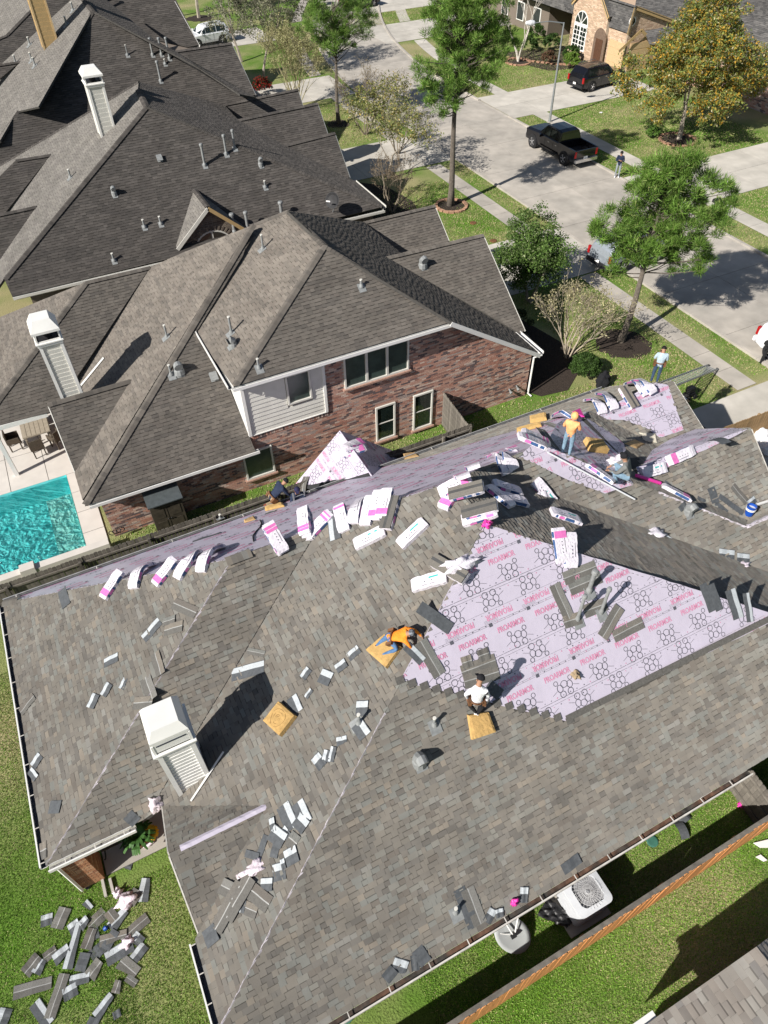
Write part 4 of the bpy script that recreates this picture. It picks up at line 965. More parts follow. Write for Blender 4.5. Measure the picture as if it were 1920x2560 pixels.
# darker front slopes overlap the side slope, lift them clear of it
k = MB(); k.prism([(-1.6, 36, 0), (17.2, 36, 0), (17.2, 49, 0), (-1.6, 49, 0)], (0, 0, 1), 2.7); k.build('wall', mat('grey_brown_brick', (.17, .14, .115), .9, var=.15, scale=12), H2)
for pl, a, b in ((pr[0], (745, 223), (757, 262)), (pr[1], (794, 258), (821, 338)), (pr[2], (837, 332), (875, 443))):
    A_, B_ = hit(pl, a), hit(pl, b); k = MB(); y2 = 2 * A_[1] - B_[1]; k.add([A_ - (.3, 0, .1), B_ - (.3, 0, .1), (B_[0] - .3, B_[1], 0), (A_[0] - .3, y2, 0), (A_[0] - .3, y2, B_[2])], [(0, 1, 2, 3, 4)]); k.build('front_gable_wall', MATS['grey_brown_brick'], H2); board(H2, A_, B_, m_lead)
a, b = hit(pY2, (31, 742)), hit(pY2, (957, 517)); gutter(H2, (a[0], a[1], a[2]), (b[0], a[1], a[2]), (0, -1, 0), m_offwhite, brk=False, inner=m_lead)
b = hit(pX2p, (960, 516)); a = hit(pX2p, (900, 457)); gutter(H2, (b[0], b[1], b[2]), (b[0], a[1], b[2]), (1, 0, 0), m_offwhite, brk=False)
bl = hit(pX2, (255, 343)); br = hit(pX2, (286, 318)); tl_ = onY(bl[1], (226, 215))
chimney(H2, bl[0], br[0], bl[1], bl[1] + .85, bl[2] - .2, onY(bl[1], (228, 218))[2], onY(bl[1] + .4, (220, 166))[2], m_offwhite, m_white, 'tall cream sided chimney with open white cap', .22)
# dormer
dk = hit(pY2, (480, 471)); dy = None
yd = hit(pY2, (446, 622))[1] - .1; ap = onY(yd, (519, 517)); l0 = onY(yd, (443, 620)); r0_ = onY(yd, (612, 567))
pk = ap; sl = (pk[2] - l0[2]) / (pk[0] - l0[0]); pdl = PX(pk[0], pk[2], sl); pdr = PX(pk[0], pk[2], -sl)
yback = 35.5 + (pk[2] - 2.9) / q2
ydn = lambda z: 35.5 + (z - 2.9) / q2
it = [(pdl, [pk, (l0[0], yd, l0[2]), (l0[0], ydn(l0[2]), l0[2]), (pk[0], yback, pk[2])]), (pdr, [pk, (pk[0], yback, pk[2]), (2 * pk[0] - l0[0], ydn(l0[2]), l0[2]), (2 * pk[0] - l0[0], yd, l0[2])])]
t2b = Tiler('shingle', m_shin, PAL_N2L, rowh=.14, widths=(.2, .26, .32), thick=.015); roofset(H2, t2b, it, 230, 40, [((pk[0], yd, pk[2]), (pk[0], yback, pk[2]))], PAL_N2, .15, name='dormer_roof')
zb_ = l0[2] - .8; xr = 2 * pk[0] - l0[0]; wv = [(l0[0] + .25, yd + .25, zb_), (xr - .25, yd + .25, zb_), (xr - .25, yd + .25, l0[2] + .1), (pk[0], yd + .25, pk[2] - .25), (l0[0] + .25, yd + .25, l0[2] + .1)]
k = MB(); k.prism(wv, (0, 1, 0), .4); dw = k.build('dormer_wall', m_mortar, H2); tdb = Tiler('brick', m_brick, PAL_BRICKG, rowh=.1, widths=(.24,), thick=.01, brick=True, band=False); tdb.face([np.array(p) for p in wv], seed=5); tdb.finish(dw, 60)
board(H2, (pk[0], yd - .02, pk[2]), (l0[0], yd - .02, l0[2]), m_offwhite); board(H2, (pk[0], yd - .02, pk[2]), (xr, yd - .02, l0[2]), m_tanpaint)
k = MB(); cz = l0[2] - .35; R_ = .95; k.prism([(pk[0] + R_ * math.cos(t), yd + .2, cz + .75 * math.sin(t)) for t in [math.pi * i / 14 for i in range(15)]], (0, 1, 0), .03); aw = k.build('arched_window', m_offwhite, H2)
for s in (-1, 1):
    k = MB(); pts = [(pk[0] + s * .05, yd + .185, cz)] + [(pk[0] + s * max(.05, (R_ - .08) * math.cos(t)), yd + .185, cz + .66 * math.sin(t)) for t in [math.pi / 2 * i / 8 for i in range(9)]]
    k.prism(pts, (0, 1, 0), .02); k.build('pane', m_glass, aw)
k = MB()
for i in range(17):
    t = math.pi * i / 16; c = np.array((pk[0] + 1.07 * math.cos(t), yd + .22, cz + .86 * math.sin(t))); k.box(c, .24, .06, .1, ((math.cos(t), 0, math.sin(t)), (0, 1, 0), (-math.sin(t), 0, math.cos(t))), random.choice(PAL_BRICKG))
k.build('brick_arch', m_brick, H2, cols=True, stuff=True)
for bs, hg, kd, r in (((512, 414), 1.1, 'stack', .065), ((566, 386), 1.0, 'stack', .06), ((587, 371), .95, 'stack', .055), ((398, 396), .2, 'turtle', .1), ((652, 413), .35, 'goose', .09), ((663, 468), .35, 'pipe', .05), ((286, 486), .35, 'goose', .09), ((361, 568), .4, 'pipe', .05), ((402, 560), .4, 'pipe', .05), ((285, 652), .4, 'pipe', .05),
        ((705, 545), .9, 'stack', .12), ((586, 580), 1.0, 'stack', .09), ((620, 575), 1.0, 'stack', .08)): vent(pY2, bs, hg, min(r, .09) if kd != 'goose' else r, kd, H2, flash=.2)
vent(pX2, (177, 445), .45, .05, 'pipe', H2)
b = hit(pY2, (832, 530)); n2 = nrm(pY2[0]); dsh = thing('satellite_dish', 'small satellite dish mounted on the dark roof near its street corner', 'satellite dish', b)
k = MB(); k.tube([b, b + n2 * .35, b + n2 * .45 + (-.1, -.1, .45)], .03, 6); k.build('mast', m_metal, dsh); k = MB(); c = b + n2 * .45 + (-.1, -.1, .45); ax = nrm((-.75, -.55, .45)); k.lathe(c, [(.05, 0), (.30, .04), (.42, .10), (.40, .10), (.28, .06), (.04, .03)], 18, ax); k.build('reflector', m_blackpl, dsh); k = MB(); k.tube([c - (0, 0, .35), c + ax * .55 - (0, 0, .1)], .02, 5); k.tube([c + ax * .55 - (0, 0, .1) - (.08, -.08, 0), c + ax * .55 - (0, 0, .1) + (.08, -.08, 0)], .04, 6); k.build('feed_arm', m_white, dsh)
# ---------------- third house
H3 = house('house', 'dark shingled house with a tall tan chimney at the upper left', (8, 58, 0))
pY3 = PY(50.6, 2.9, .8); pk3_ = hit(pY3, (231, 27)); pX3 = PX(pk3_[0], pk3_[2], .56); pX3p = PX(pk3_[0], pk3_[2], -.5)
g3 = hit(pX3p, (438, 128)); pg3 = PY(g3[1], g3[2], .75); w3 = hit(pX3, (96, 267)); pw3 = PY(w3[1], w3[2], .8)
w3c = hit(pX3, (51, 154)); pw3c = PY(w3c[1], w3c[2], .75)
items = [(pY3, [(231, 27), (96, 267), (42, 279), (-60, 420), (-60, 700), (300, 500), (640, 244)]), (pX3, [(231, 27), (205, -5), (183, -5), (0, 164), (-80, 230), (-80, 420), (0, 352), (42, 279), (96, 267)]),
 (pX3p, [(231, 27), (205, -5), (260, -5), (388, 100), (438, 128), (600, 236), (640, 244)]), (pg3, [(438, 128), (579, 108), (639, 236), (622, 246)]), (pw3c, [(-40, 168), (51, 154), (0, 197), (-40, 230)])]
t3 = Tiler('shingle', m_shin, PAL_N2 + PAL_N2L, rowh=.15, widths=(.26, .34), thick=.015)
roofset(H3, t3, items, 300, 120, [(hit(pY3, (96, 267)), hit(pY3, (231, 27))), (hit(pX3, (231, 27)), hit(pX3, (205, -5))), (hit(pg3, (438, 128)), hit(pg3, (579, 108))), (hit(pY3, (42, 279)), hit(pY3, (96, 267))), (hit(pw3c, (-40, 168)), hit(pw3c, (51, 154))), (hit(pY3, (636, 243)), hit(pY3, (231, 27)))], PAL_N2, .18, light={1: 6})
k = MB(); k.prism([(-1, 51, 0), (18.5, 51, 0), (18.5, 64, 0), (-1, 64, 0)], (0, 0, 1), 2.7); k.build('wall', MATS['grey_brown_brick'], H3)
A_, B_ = hit(pg3, (579, 108)), hit(pg3, (639, 236)); k = MB(); k.add([A_ - (.3, 0, .1), B_ - (.3, 0, .1), (B_[0] - .3, B_[1], 0), (A_[0] - .3, 2 * A_[1] - B_[1], 0), (A_[0] - .3, 2 * A_[1] - B_[1], B_[2])], [(0, 1, 2, 3, 4)]); k.build('front_gable_wall', MATS['grey_brown_brick'], H3); board(H3, A_, B_, m_lead)
bl = hit(pX3, (112, 125)); br = hit(pX3, (132, 102))
chimney(H3, bl[0], bl[0] + .95, bl[1], bl[1] + .9, bl[2] - .3, bl[2] + 4.2, bl[2] + 5.2, m_tanpaint, mat('light_tan_trim', (.55, .40, .22), .6), 'tall tan sided chimney', .26)
for bs, hg, kd, r in (((382, 138), 1.0, 'stack', .09), ((404, 137), 1.0, 'stack', .09), ((424, 147), 1.25, 'stack', .09), ((402, 203), 1.2, 'stack', .10), ((413, 160), .3, 'pipe', .07), ((319, 138), .6, 'pipe', .05)): vent(pY3, bs, hg, r * .7, kd, H3, flash=.2)
for bs in ((40, 158), (80, 152), (75, 113), (183, 27), (167, 63), (88, 165)): vent(pX3, bs, .5, .06, 'pipe', H3, flash=.3)
# ---------------- fourth house
H4 = house('house', 'dark shingled house farthest up the row, cut by the top edge of the photograph', (10, 74, 0))
pY4 = PY(65.8, 2.9, .8); h4 = hit(pY4, (72, 30)); pX4 = PX(h4[0], h4[2], .56)
items = [(pY4, [(-80, 180), (-80, 130), (16, 88), (72, 30), (100, -20), (160, -60), (200, -10), (100, 110), (0, 165)]), (pX4, [(-80, 130), (16, 88), (72, 30), (100, -20), (60, -60), (-80, -60)])]
g4 = hit(pY4, (300, 60)); pX4p = PX(19.2, 2.9, -.5); pg4 = PY(72, 5.6, .75)
items += [(pY4, [(205, -5), (250, -40), (430, -20), (498, 112), (470, 118), (388, 100), (260, -2)])]
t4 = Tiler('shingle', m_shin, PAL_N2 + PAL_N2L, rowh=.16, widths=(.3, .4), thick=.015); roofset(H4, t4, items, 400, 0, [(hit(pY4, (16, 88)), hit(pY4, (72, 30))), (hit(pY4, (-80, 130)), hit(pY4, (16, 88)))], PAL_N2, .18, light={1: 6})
k = MB(); k.prism([(0, 66, 0), (18, 66, 0), (18, 80, 0), (0, 80, 0)], (0, 0, 1), 2.7); k.build('wall', MATS['grey_brown_brick'], H4)
A_, B_ = hit(pY4, (436, 2)), hit(pY4, (499, 114)); board(H4, A_, B_, m_white)
for bs in ((247, 14), (270, 24)): vent(pY4, bs, 1.3, .09, 'stack', H4, flash=.3)
# ---------------- tan brick house across the street
H5 = house('house', 'tan brick house across the street with tall arched window, arched doorway and tan garage doors', (58, 62, 0))
m_tbr = mat('tan_brick_mortar', (.50, .42, .33), .9)
def wallx(h, xw, pts, pal, ex=(), seed=1, n=0, rowh=.1, name='wall', th=.3):
    P = [onX(xw, p) if len(p) == 2 else np.array(p, float) for p in pts]; k = MB(); k.prism(P, (1, 0, 0), th); w_ = k.build(name, m_tbr, h)
    t = Tiler('brick', m_brick, pal, rowh=rowh, widths=(.26,), thick=.01, brick=True, band=False); t.face(P, ex, seed=seed); t.finish(w_, n); return w_
XA = 53.0; XB = 54.6
def qx(xw, pts): return [onX(xw, T(2, *p)) for p in pts]
wl = qx(XA, [(790, 232), (787, 40)]); wr_ = qx(XA, [(898, 268), (955, 60)])
yL = wl[0][1]; yR = wr_[0][1]; zE = 3.6
arch = []
ay = qx(XA, [(842, 205)])[0][1]
def archpts(yc, zc, r, n=10): return [(XA, yc + r * math.cos(t), zc + r * math.sin(t)) for t in [math.pi * i / n for i in range(n + 1)]]
wa = qx(XA, [(812, 200), (862, 215), (876, 120), (822, 104)]); y0_, y1_ = wa[0][1], wa[1][1]; z0_ = wa[0][2]; z1_ = (wa[2][2] + wa[3][2]) / 2
yc = (y0_ + y1_) / 2; hw = abs(y0_ - y1_) / 2
wall_pts = [(XA, yL, 0), (XA, yR - 1.2, 0), (XA, yR - 1.2, 4.1), (XA, (yL + yR) / 2 - .6, 6.6), (XA, yL, 4.3)]
wallx(H5, XA, wall_pts, PAL_BRICKT, n=0)
k = MB(); k.prism([(XA - .06, y, z) for (_, y, z) in [(0, yc - hw - .1, z0_ - .1), (0, yc + hw + .1, z0_ - .1), (0, yc + hw + .1, z1_ + .05)] + [(0, yc + (hw + .1) * math.cos(t), z1_ + .1 + (hw + .25) * math.sin(t)) for t in [math.pi * i / 10 for i in range(11)]] + [(0, yc - hw - .1, z1_ + .05)]], (1, 0, 0), .05)
aw = k.build('arched_window', m_white, H5)
for i in range(4):
    for j in range(5):
        a = yc - hw + 2 * hw * i / 4 + .04 + (.05 if i == 2 else 0); b = yc - hw + 2 * hw * (i + 1) / 4 - .04 - (.05 if i == 1 else 0); c = z0_ + (z1_ - z0_) * j / 5 + .04; d = z0_ + (z1_ - z0_) * (j + 1) / 5 - .04
        k = MB(); k.box((XA - .065, (a + b) / 2, (c + d) / 2), .02, b - a, d - c); k.build('pane', m_glass, aw)
for i in range(4):
    t0, t1 = math.pi * i / 4 + .06, math.pi * (i + 1) / 4 - .06; k = MB(); k.prism([(XA - .075, yc + .1 * math.cos((t0 + t1) / 2), z1_ + .22 + .1 * math.sin((t0 + t1) / 2))] + [(XA - .075, yc + (hw + .0) * math.cos(t), z1_ + .22 + (hw + .05) * math.sin(t)) for t in [t0 + (t1 - t0) * j / 4 for j in range(5)]], (1, 0, 0), .02); k.build('pane', m_glass, aw)
# arched doorway, shade of the porch painted as a flat dark plate
dq = qx(XA, [(895, 235), (945, 250), (945, 150), (905, 140)]); dy0, dy1 = dq[0][1], dq[1][1]; dc = (dy0 + dy1) / 2; dw_ = abs(dy0 - dy1) / 2; dz = dq[3][2] - .3
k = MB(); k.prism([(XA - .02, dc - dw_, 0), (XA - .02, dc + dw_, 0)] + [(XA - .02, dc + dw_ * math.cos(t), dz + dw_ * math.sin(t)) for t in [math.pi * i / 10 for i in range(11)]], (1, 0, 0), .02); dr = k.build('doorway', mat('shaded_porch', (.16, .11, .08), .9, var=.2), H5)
k = MB(); k.box((XA - .04, dc, 1.05), .03, 1.0, 2.1); k.build('door', mat('brown_door', (.10, .05, .03), .5), dr)
# garage wing: wall facing the street and the drive
gq = [onX(XB, T(2, *p)) for p in ((955, 255), (1022, 318))]; yg0, yg1 = gq[0][1], gq[1][1]
wallx(H5, XA + .35, [(XA + .35, yR - 1.0, 0), (XA + .35, 57.35, 0), (XA + .35, 57.35, 3.1), (XA + .35, yR - 1.0, 3.1)], PAL_BRICKT, seed=4)
gd = qx(XA + .3, [(962, 245), (1022, 300), (1035, 205), (968, 175)]); k = MB(); k.box((XA + .3, (gd[0][1] + gd[1][1]) / 2, 1.15), .08, abs(gd[0][1] - gd[1][1]), 2.3); gdo = k.build('garage_door', m_tandoor, H5)
for j in range(4): k = MB(); k.box((XA + .25, (gd[0][1] + gd[1][1]) / 2, .3 + .57 * j), .02, abs(gd[0][1] - gd[1][1]) - .15, .5); k.build('door_panel', m_tandoor, gdo)
yF = 57.3; fx1 = onY(yF, T(2, 1145, 290))[0]; apx = onY(yF, T(2, 1080, 25)); P = [np.array(p, float) for p in ((XA + .4, yF, 0), (60.5, yF, 0), (60.5, yF, 3.0), (apx[0], yF, apx[2]), (XA + .4, yF, 3.3))]
k = MB(); k.prism(P, (0, 1, 0), .3); fw_ = k.build('wall', m_tbr, H5); t = Tiler('brick', m_brick, PAL_BRICKT, rowh=.1, widths=(.26,), thick=.01, brick=True, band=False); t.face(P, seed=8); t.finish(fw_, 0)
g2q = [onY(yF, T(2, *p)) for p in ((1042, 300), (1130, 290), (1135, 235), (1050, 212))]; k = MB(); xa_, xb_ = g2q[0][0], g2q[1][0]; k.box(((xa_ + xb_) / 2, yF - .03, 1.15), xb_ - xa_, .06, 2.3); gdo = k.build('garage_door', m_tandoor, H5)
for j in range(4): k = MB(); k.box(((xa_ + xb_) / 2, yF - .07, .3 + .57 * j), xb_ - xa_ - .15, .02, .5); k.build('door_panel', m_tandoor, gdo)
rw = onY(yF, T(2, 1072, 92)); k = MB(); k.lathe((rw[0], yF - .08, rw[2]), [(.38, 0), (.38, .06)], 16, (0, 1, 0)); rwo = k.build('round_window', m_white, H5); k = MB(); k.lathe((rw[0], yF - .10, rw[2]), [(.28, 0), (.28, .04)], 16, (0, 1, 0)); k.build('pane', m_glass, rwo)
for a, b in ((apx, (XA + .2, yF, 3.2)), (apx, (60.7, yF, 2.9))): board(H5, (a[0], yF - .25, a[2]), (b[0], yF - .25, b[2]), m_tanpaint, .3)
tp = np.array((XA - .2, (yL + yR) / 2 - .6, 6.7)); board(H5, tp, (XA - .2, yR - 1.4, 4.0), m_tanpaint, .3); board(H5, tp, (XA - .2, yL + .2, 4.2), m_tanpaint, .3)
ip = onY(yF, T(2, 1105, 122)); board(H5, (ip[0], yF - .3, ip[2]), (ip[0] - 2.2, yF - .3, ip[2] - 1.4), m_tanpaint, .25); board(H5, (ip[0], yF - .3, ip[2]), (ip[0] + 1.6, yF - .3, ip[2] - 1.1), m_tanpaint, .25)
PALG = [(.10, .097, .095), (.12, .115, .112), (.085, .083, .082), (.135, .13, .125)]
t5 = Tiler('shingle', m_shin, PALG, rowh=.17, widths=(.3, .4), thick=.016)
sl5 = (apx[2] - 2.9) / (60.7 - apx[0]); pa = PX(apx[0], apx[2], -sl5); pb = PX(apx[0], apx[2], (apx[2] - 3.2) / (apx[0] - XA - .2)); ex_ = apx[2]
it = [(pa, [(apx[0], yF - .3, ex_), (60.9, yF - .3, 2.8), (60.9, 75, 2.8), (apx[0], 75, ex_)]), (pb, [(apx[0], yF - .3, ex_), (apx[0], 75, ex_), (XA + .2, 75, 3.2), (XA + .2, yF - .3, 3.2)])]
yp = (yL + yR) / 2 - .6; pc = PY(yp, 6.7, (6.7 - 4.0) / (yp - yR + 1.4)); pd = PY(yp, 6.7, -(6.7 - 4.2) / (yL + .2 - yp))
it += [(pc, [(XA - .3, yp, 6.7), (XA - .3, yR - 1.4, 4.0), (apx[0], yR - 1.4, 4.0), (apx[0], yp, 6.7)]), (pd, [(XA - .3, yp, 6.7), (apx[0], yp, 6.7), (apx[0], yL + .2, 4.2), (XA - .3, yL + .2, 4.2)])]
pe = PY(60, 3.0, .7); it += [(pe, [(60.9, 56.5, .55 + .0), (60.95, 56.5, .55)])] if 0 else []
pe = PY(56.9, 2.8, .8); it += [(pe, [T(2, *p) for p in ((1084, 30), (1147, 192), (1300, 205), (1800, 150), (1800, -60), (1100, -60))])]
roofset(H5, t5, it, 500, 0, th=.02, capl=[((apx[0], yF - .3, ex_), (apx[0], 75, ex_))], pal=PALG, capw=.2)
k = MB(); k.prism([(61.2, 57.6, 0), (84, 57.6, 0), (84, 72, 0), (61.2, 72, 0)], (0, 0, 1), 2.5); k.build('wing_wall', mat('tan_brick_far', (.48, .35, .25), .9, var=.15, scale=9), H5)
# ---------------- house at the far right edge, red brick behind the orange tree
H6 = house('house', 'red brick house behind the orange-leaved tree at the right edge', (62, 45, 0))
k = MB(); k.prism([(56.5, 40.5, 0), (70, 40.5, 0), (70, 52, 0), (56.5, 52, 0)], (0, 0, 1), 3.0); w_ = k.build('wall', m_mortar, H6)
t = Tiler('brick', m_brick, PAL_BRICK, rowh=.11, widths=(.28,), thick=.012, brick=True, band=False); t.face([np.array(p, float) for p in ((56.5, 40.5, 0), (56.5, 52, 0), (56.5, 52, 3), (56.5, 40.5, 3))], seed=2); t.face([np.array(p, float) for p in ((56.5, 40.5, 0), (66, 40.5, 0), (66, 40.5, 3), (56.5, 40.5, 3))], seed=3); t.finish(w_, 0)
t6 = Tiler('shingle', m_shin, PALG, rowh=.17, widths=(.3, .4), thick=.016)
roofset(H6, t6, [(PX(56, 2.9, .6), [(56, 40, 2.9), (56, 52.5, 2.9), (62, 46.5, 6.5), (62, 46, 6.5)]), (PY(40, 2.9, .6), [(56, 40, 2.9), (62, 46, 6.5), (75, 46, 6.5), (75, 40, 2.9)]), (PY(52.5, 2.9, -.6), [(56, 52.5, 2.9), (62, 46.5, 6.5), (75, 46.5, 6.5), (75, 52.5, 2.9)])], 600, 0, (), PALG)
# ---------------- dark house at top centre, glimpsed behind trees
H7 = house('house', 'dark porch-fronted house glimpsed between the trees at the top of the photograph', (56, 78, 0))
k = MB(); k.prism([(54.5, 70.5, 0), (68, 70.5, 0), (68, 82, 0), (54.5, 82, 0)], (0, 0, 1), 3.0); w_ = k.build('wall', MATS['grey_brown_brick'], H7)
for yy in (72.5, 75.5, 78.5):
    k = MB(); k.box((54.44, yy, 1.5), .08, 1.3, 1.7); wn = k.build('window', m_white, H7); k = MB(); k.box((54.38, yy, 1.5), .04, 1.1, 1.5); k.build('pane', m_glass, wn)
t7 = Tiler('shingle', m_shin, PALG, rowh=.17, widths=(.3, .4), thick=.016)
roofset(H7, t7, [(PX(54, 2.9, .6), [(54, 70, 2.9), (54, 82.5, 2.9), (60, 76.5, 6.5), (60, 76, 6.5)]), (PY(70, 2.9, .6), [(54, 70, 2.9), (60, 76, 6.5), (68, 76, 6.5), (68, 70, 2.9)])], 700, 0, (), PALG)
# ---------------- neighbour at the bottom right corner
H8 = house('house', 'light brown shingled roof corner of the house at the bottom right edge', (8, -4, 0))
a8 = G(1638, 2562, 2.3); b8 = G(1883, 2356, 2.6); yr8 = (a8[1] + b8[1]) / 2; s8 = (b8[2] - a8[2]) / (b8[0] - a8[0]); p8 = PX(b8[0], b8[2], s8); x8 = a8[0] - .6
PAL8 = [(.25, .225, .20), (.29, .265, .235), (.21, .19, .17), (.27, .24, .21), (.32, .30, .27), (.23, .215, .20)]
t8 = Tiler('shingle', m_shin, PAL8, rowh=.17, widths=(.2, .26, .34), thick=.014)
z8 = lambda x: b8[2] + s8 * (x - b8[0])
roofset(H8, t8, [(p8, [(x8, yr8, z8(x8)), (b8[0], yr8, b8[2]), (b8[0], -9, b8[2]), (x8, -9, z8(x8))]), (PX(b8[0], b8[2], -.6), [(b8[0], yr8, b8[2]), (b8[0] + 3.5, yr8, b8[2] - 2.1), (b8[0] + 3.5, -9, b8[2] - 2.1), (b8[0], -9, b8[2])])], 800, 200, (), PAL8)
k = MB(); k.prism([(x8 + .3, yr8 - .3, 0), (b8[0] + 2.2, yr8 - .3, 0), (b8[0] + 2.2, -9, 0), (x8 + .3, -9, 0)], (0, 0, 1), 1.1); k.build('wall', MATS['main_brick_plain'], H8)
k = MB(); c8 = onY(yr8, (1648, 2556)); k.add([(x8, yr8 - .1, 1.0), (b8[0], yr8 - .1, 1.0), (b8[0], yr8 - .1, b8[2] - .1), (x8, yr8 - .1, z8(x8) - .1)], [(0, 1, 2, 3)]); k.build('gable_board', m_offwhite, H8)
k = MB(); e8 = G(1638, 2535, a8[2] - .05); k.box((e8[0] - .35, yr8 + .06, a8[2] - .1), .7, .14, .05); k.build('soffit_vent', m_white, H8)
# ================================================================== TREES AND SHRUBS
def leafmesh(name, parent, m, C, rad, per, size, pal, wts=None, kind='leaf', seed=0, label=None, up=0.0, flat=.8):
    r = np.random.default_rng(seed); C = np.asarray(C, float); nC = len(C); rad = np.broadcast_to(np.asarray(rad, float), (nC,))
    n = nC * per; ci = np.repeat(np.arange(nC), per)
    d = r.normal(size=(n, 3)); d /= np.linalg.norm(d, axis=1)[:, None]; rr = rad[ci] * (r.random(n) ** .45)
    cen = C[ci] + d * rr[:, None] * np.array([1, 1, flat])
    sz = size * r.uniform(.6, 1.4, n)
    pal = np.array(pal); idx = r.choice(len(pal), n, p=wts); col = pal[idx] * r.uniform(.8, 1.2, n)[:, None]
    cl = r.uniform(.75, 1.22, nC)[ci]; col = np.clip(col * cl[:, None], 0, 1)
    if kind == 'leaf':
        a = r.normal(size=(n, 3)); a /= np.linalg.norm(a, axis=1)[:, None]; b = np.cross(a, r.normal(size=(n, 3))); b /= np.linalg.norm(b, axis=1)[:, None]
        V = np.stack([cen - a * sz[:, None], cen - b * sz[:, None] * .5, cen + a * sz[:, None], cen + b * sz[:, None] * .5], 1); k = 4
    else:   # needle fan
        g = d * .6 + np.array([0, 0, up + .45]) + r.normal(size=(n, 3)) * .35; g /= np.linalg.norm(g, axis=1)[:, None]
        s = np.cross(g, r.normal(size=(n, 3))); s /= np.linalg.norm(s, axis=1)[:, None]
        V = np.stack([cen - s * sz[:, None] * .085, cen + s * sz[:, None] * .085, cen + g * sz[:, None] * 1.3], 1); k = 3
    me = bpy.data.meshes.new(name); me.vertices.add(n * k); me.vertices.foreach_set('co', V.astype(np.float32).ravel())
    me.loops.add(n * k); me.loops.foreach_set('vertex_index', np.arange(n * k, dtype=np.int32)); me.polygons.add(n)
    me.polygons.foreach_set('loop_start', np.arange(0, n * k, k, dtype=np.int32)); me.update(); me.materials.append(m)
    at = me.attributes.new('Col', 'FLOAT_COLOR', 'FACE'); c = np.ones((n, 4), np.float32); c[:, :3] = col; at.data.foreach_set('color', c.ravel())
    o = bpy.data.objects.new(name, me); COL.objects.link(o)
    if parent is not None: setparent(o, parent)
    if label: o['label'] = label
    return o
def grow(mb, p, d, L, r, depth, R, spread=.5, up=.15, segs=3, sides=5, tips=None, minr=.006, kids=(2, 3), shrink=.72):
    pts = [p]; cur = p; dd = d
    for i in range(segs):
        dd = nrm(dd + np.array([R.gauss(0, .10), R.gauss(0, .10), R.gauss(0, .05) + up * .12])); cur = cur + dd * L / segs; pts.append(cur)
    rad = [r * (1 - .35 * i / segs) for i in range(segs + 1)]
    mb.tube(pts, rad, sides if r > .02 else 3, cap=False)
    if depth == 0:
        if tips is not None: tips.append(cur)
        return
    for k in range(R.randint(*kids)):
        nd = nrm(dd + np.array([R.gauss(0, spread), R.gauss(0, spread), R.gauss(0, spread * .5) + up]))
        st = pts[-1] if k == 0 else pts[R.randint(max(1, segs - 1), segs)]
        grow(mb, st, nd, L * shrink * R.uniform(.8, 1.15), max(minr, rad[-1] * .72), depth - 1, R, spread, up, segs, sides, tips, minr, kids, shrink)
PINE = [(.11, .21, .03), (.15, .27, .045), (.07, .14, .02), (.20, .31, .07), (.24, .28, .09)]
def pine(label, x, y, top, crown, seed, lean=(0, 0), r0=.2, n=150, per=120, name='pine_tree'):
    """crown: list of (dx, dy, z, radius) lobes"""
    R = random.Random(seed); t = thing(name, label, 'tree', (x, y, 0)); base = np.array([x, y, 0.]); tp = np.array([x + lean[0], y + lean[1], top])
    mb = MB(); pts = [base + (tp - base) * s + np.array([math.sin(s * 5 + seed) * .10, math.cos(s * 4 + seed) * .10, 0]) * min(1, s * 4) for s in np.linspace(0, 1, 12)]; pts[0] = base
    mb.tube(pts, [r0 * (1.35 if i == 0 else 1 - .8 * i / 11) for i in range(12)], 9); mb.build('trunk', m_bark, t, smooth=True)
    C = []; rd = []; bm_ = MB(); lobes = crown; wsum = [l[3] ** 3 for l in lobes]
    for i in range(n):
        dx, dy, z, rr = R.choices(lobes, wsum)[0]
        a = R.uniform(0, 2 * math.pi); b = math.acos(R.uniform(-1, 1)); q_ = rr * R.uniform(.35, 1.0) ** .6
        c = np.array([x + dx + q_ * math.cos(a) * math.sin(b), y + dy + q_ * math.sin(a) * math.sin(b), z + q_ * .8 * math.cos(b)]); C.append(c); rd.append(R.uniform(.16, .40))
        if i % 2 == 0:
            s = min(.97, max(.3, (c[2] - rr * .5) / top)); o = base + (tp - base) * s; m_ = (o + c) / 2 + np.array([0, 0, -.1]); bm_.tube([o, m_, c], [.035 * min(1.6, rr), .022, .01], 4, cap=False)
    bm_.build('branches', m_bark, t)
    leafmesh('crown', t, m_needle, C, rd, per, .17, PINE, [.3, .28, .2, .14, .08], 'needle', seed, flat=.75)
    return t
def hz(x, y, py): return htop(x, y, py)
# tall pine at the verge, centre of the street view
x, y = 24.9, 40.1
pine('tall pine with long bare trunk behind the brick house near the street', x, y, hz(x, y, -40), [(0, 0, hz(x, y, 60), 2.3), (.6, -.2, hz(x, y, 140), 2.2), (-1.3, -.8, hz(x, y, 175), 1.6), (-1.6, -1.2, hz(x, y, 220), 1.2), (1.9, .3, hz(x, y, 175), 1.3), (.9, 0, hz(x, y, 0), 2.1), (2.3, -.3, hz(x, y, 215), .8), (-.4, 0, hz(x, y, 10), 1.9), (2.8, .2, hz(x, y, 120), 1.3), (-2.4, -1.0, hz(x, y, 150), 1.3)], 3, r0=.21, n=360, per=170)
x, y = 24.7, 57.8
pine('pine with thin straight trunk beyond the dark-roofed house', x, y, hz(x, y, 5), [(0, 0, hz(x, y, 40), 2.5), (-1, -.6, hz(x, y, 70), 2.0), (1.6, .2, hz(x, y, 55), 2.2), (.4, .2, hz(x, y, 15), 2.3), (-.4, 0, hz(x, y, 90), 1.5)], 5, r0=.17, n=190, per=140)
x, y = 24.4, 22.2
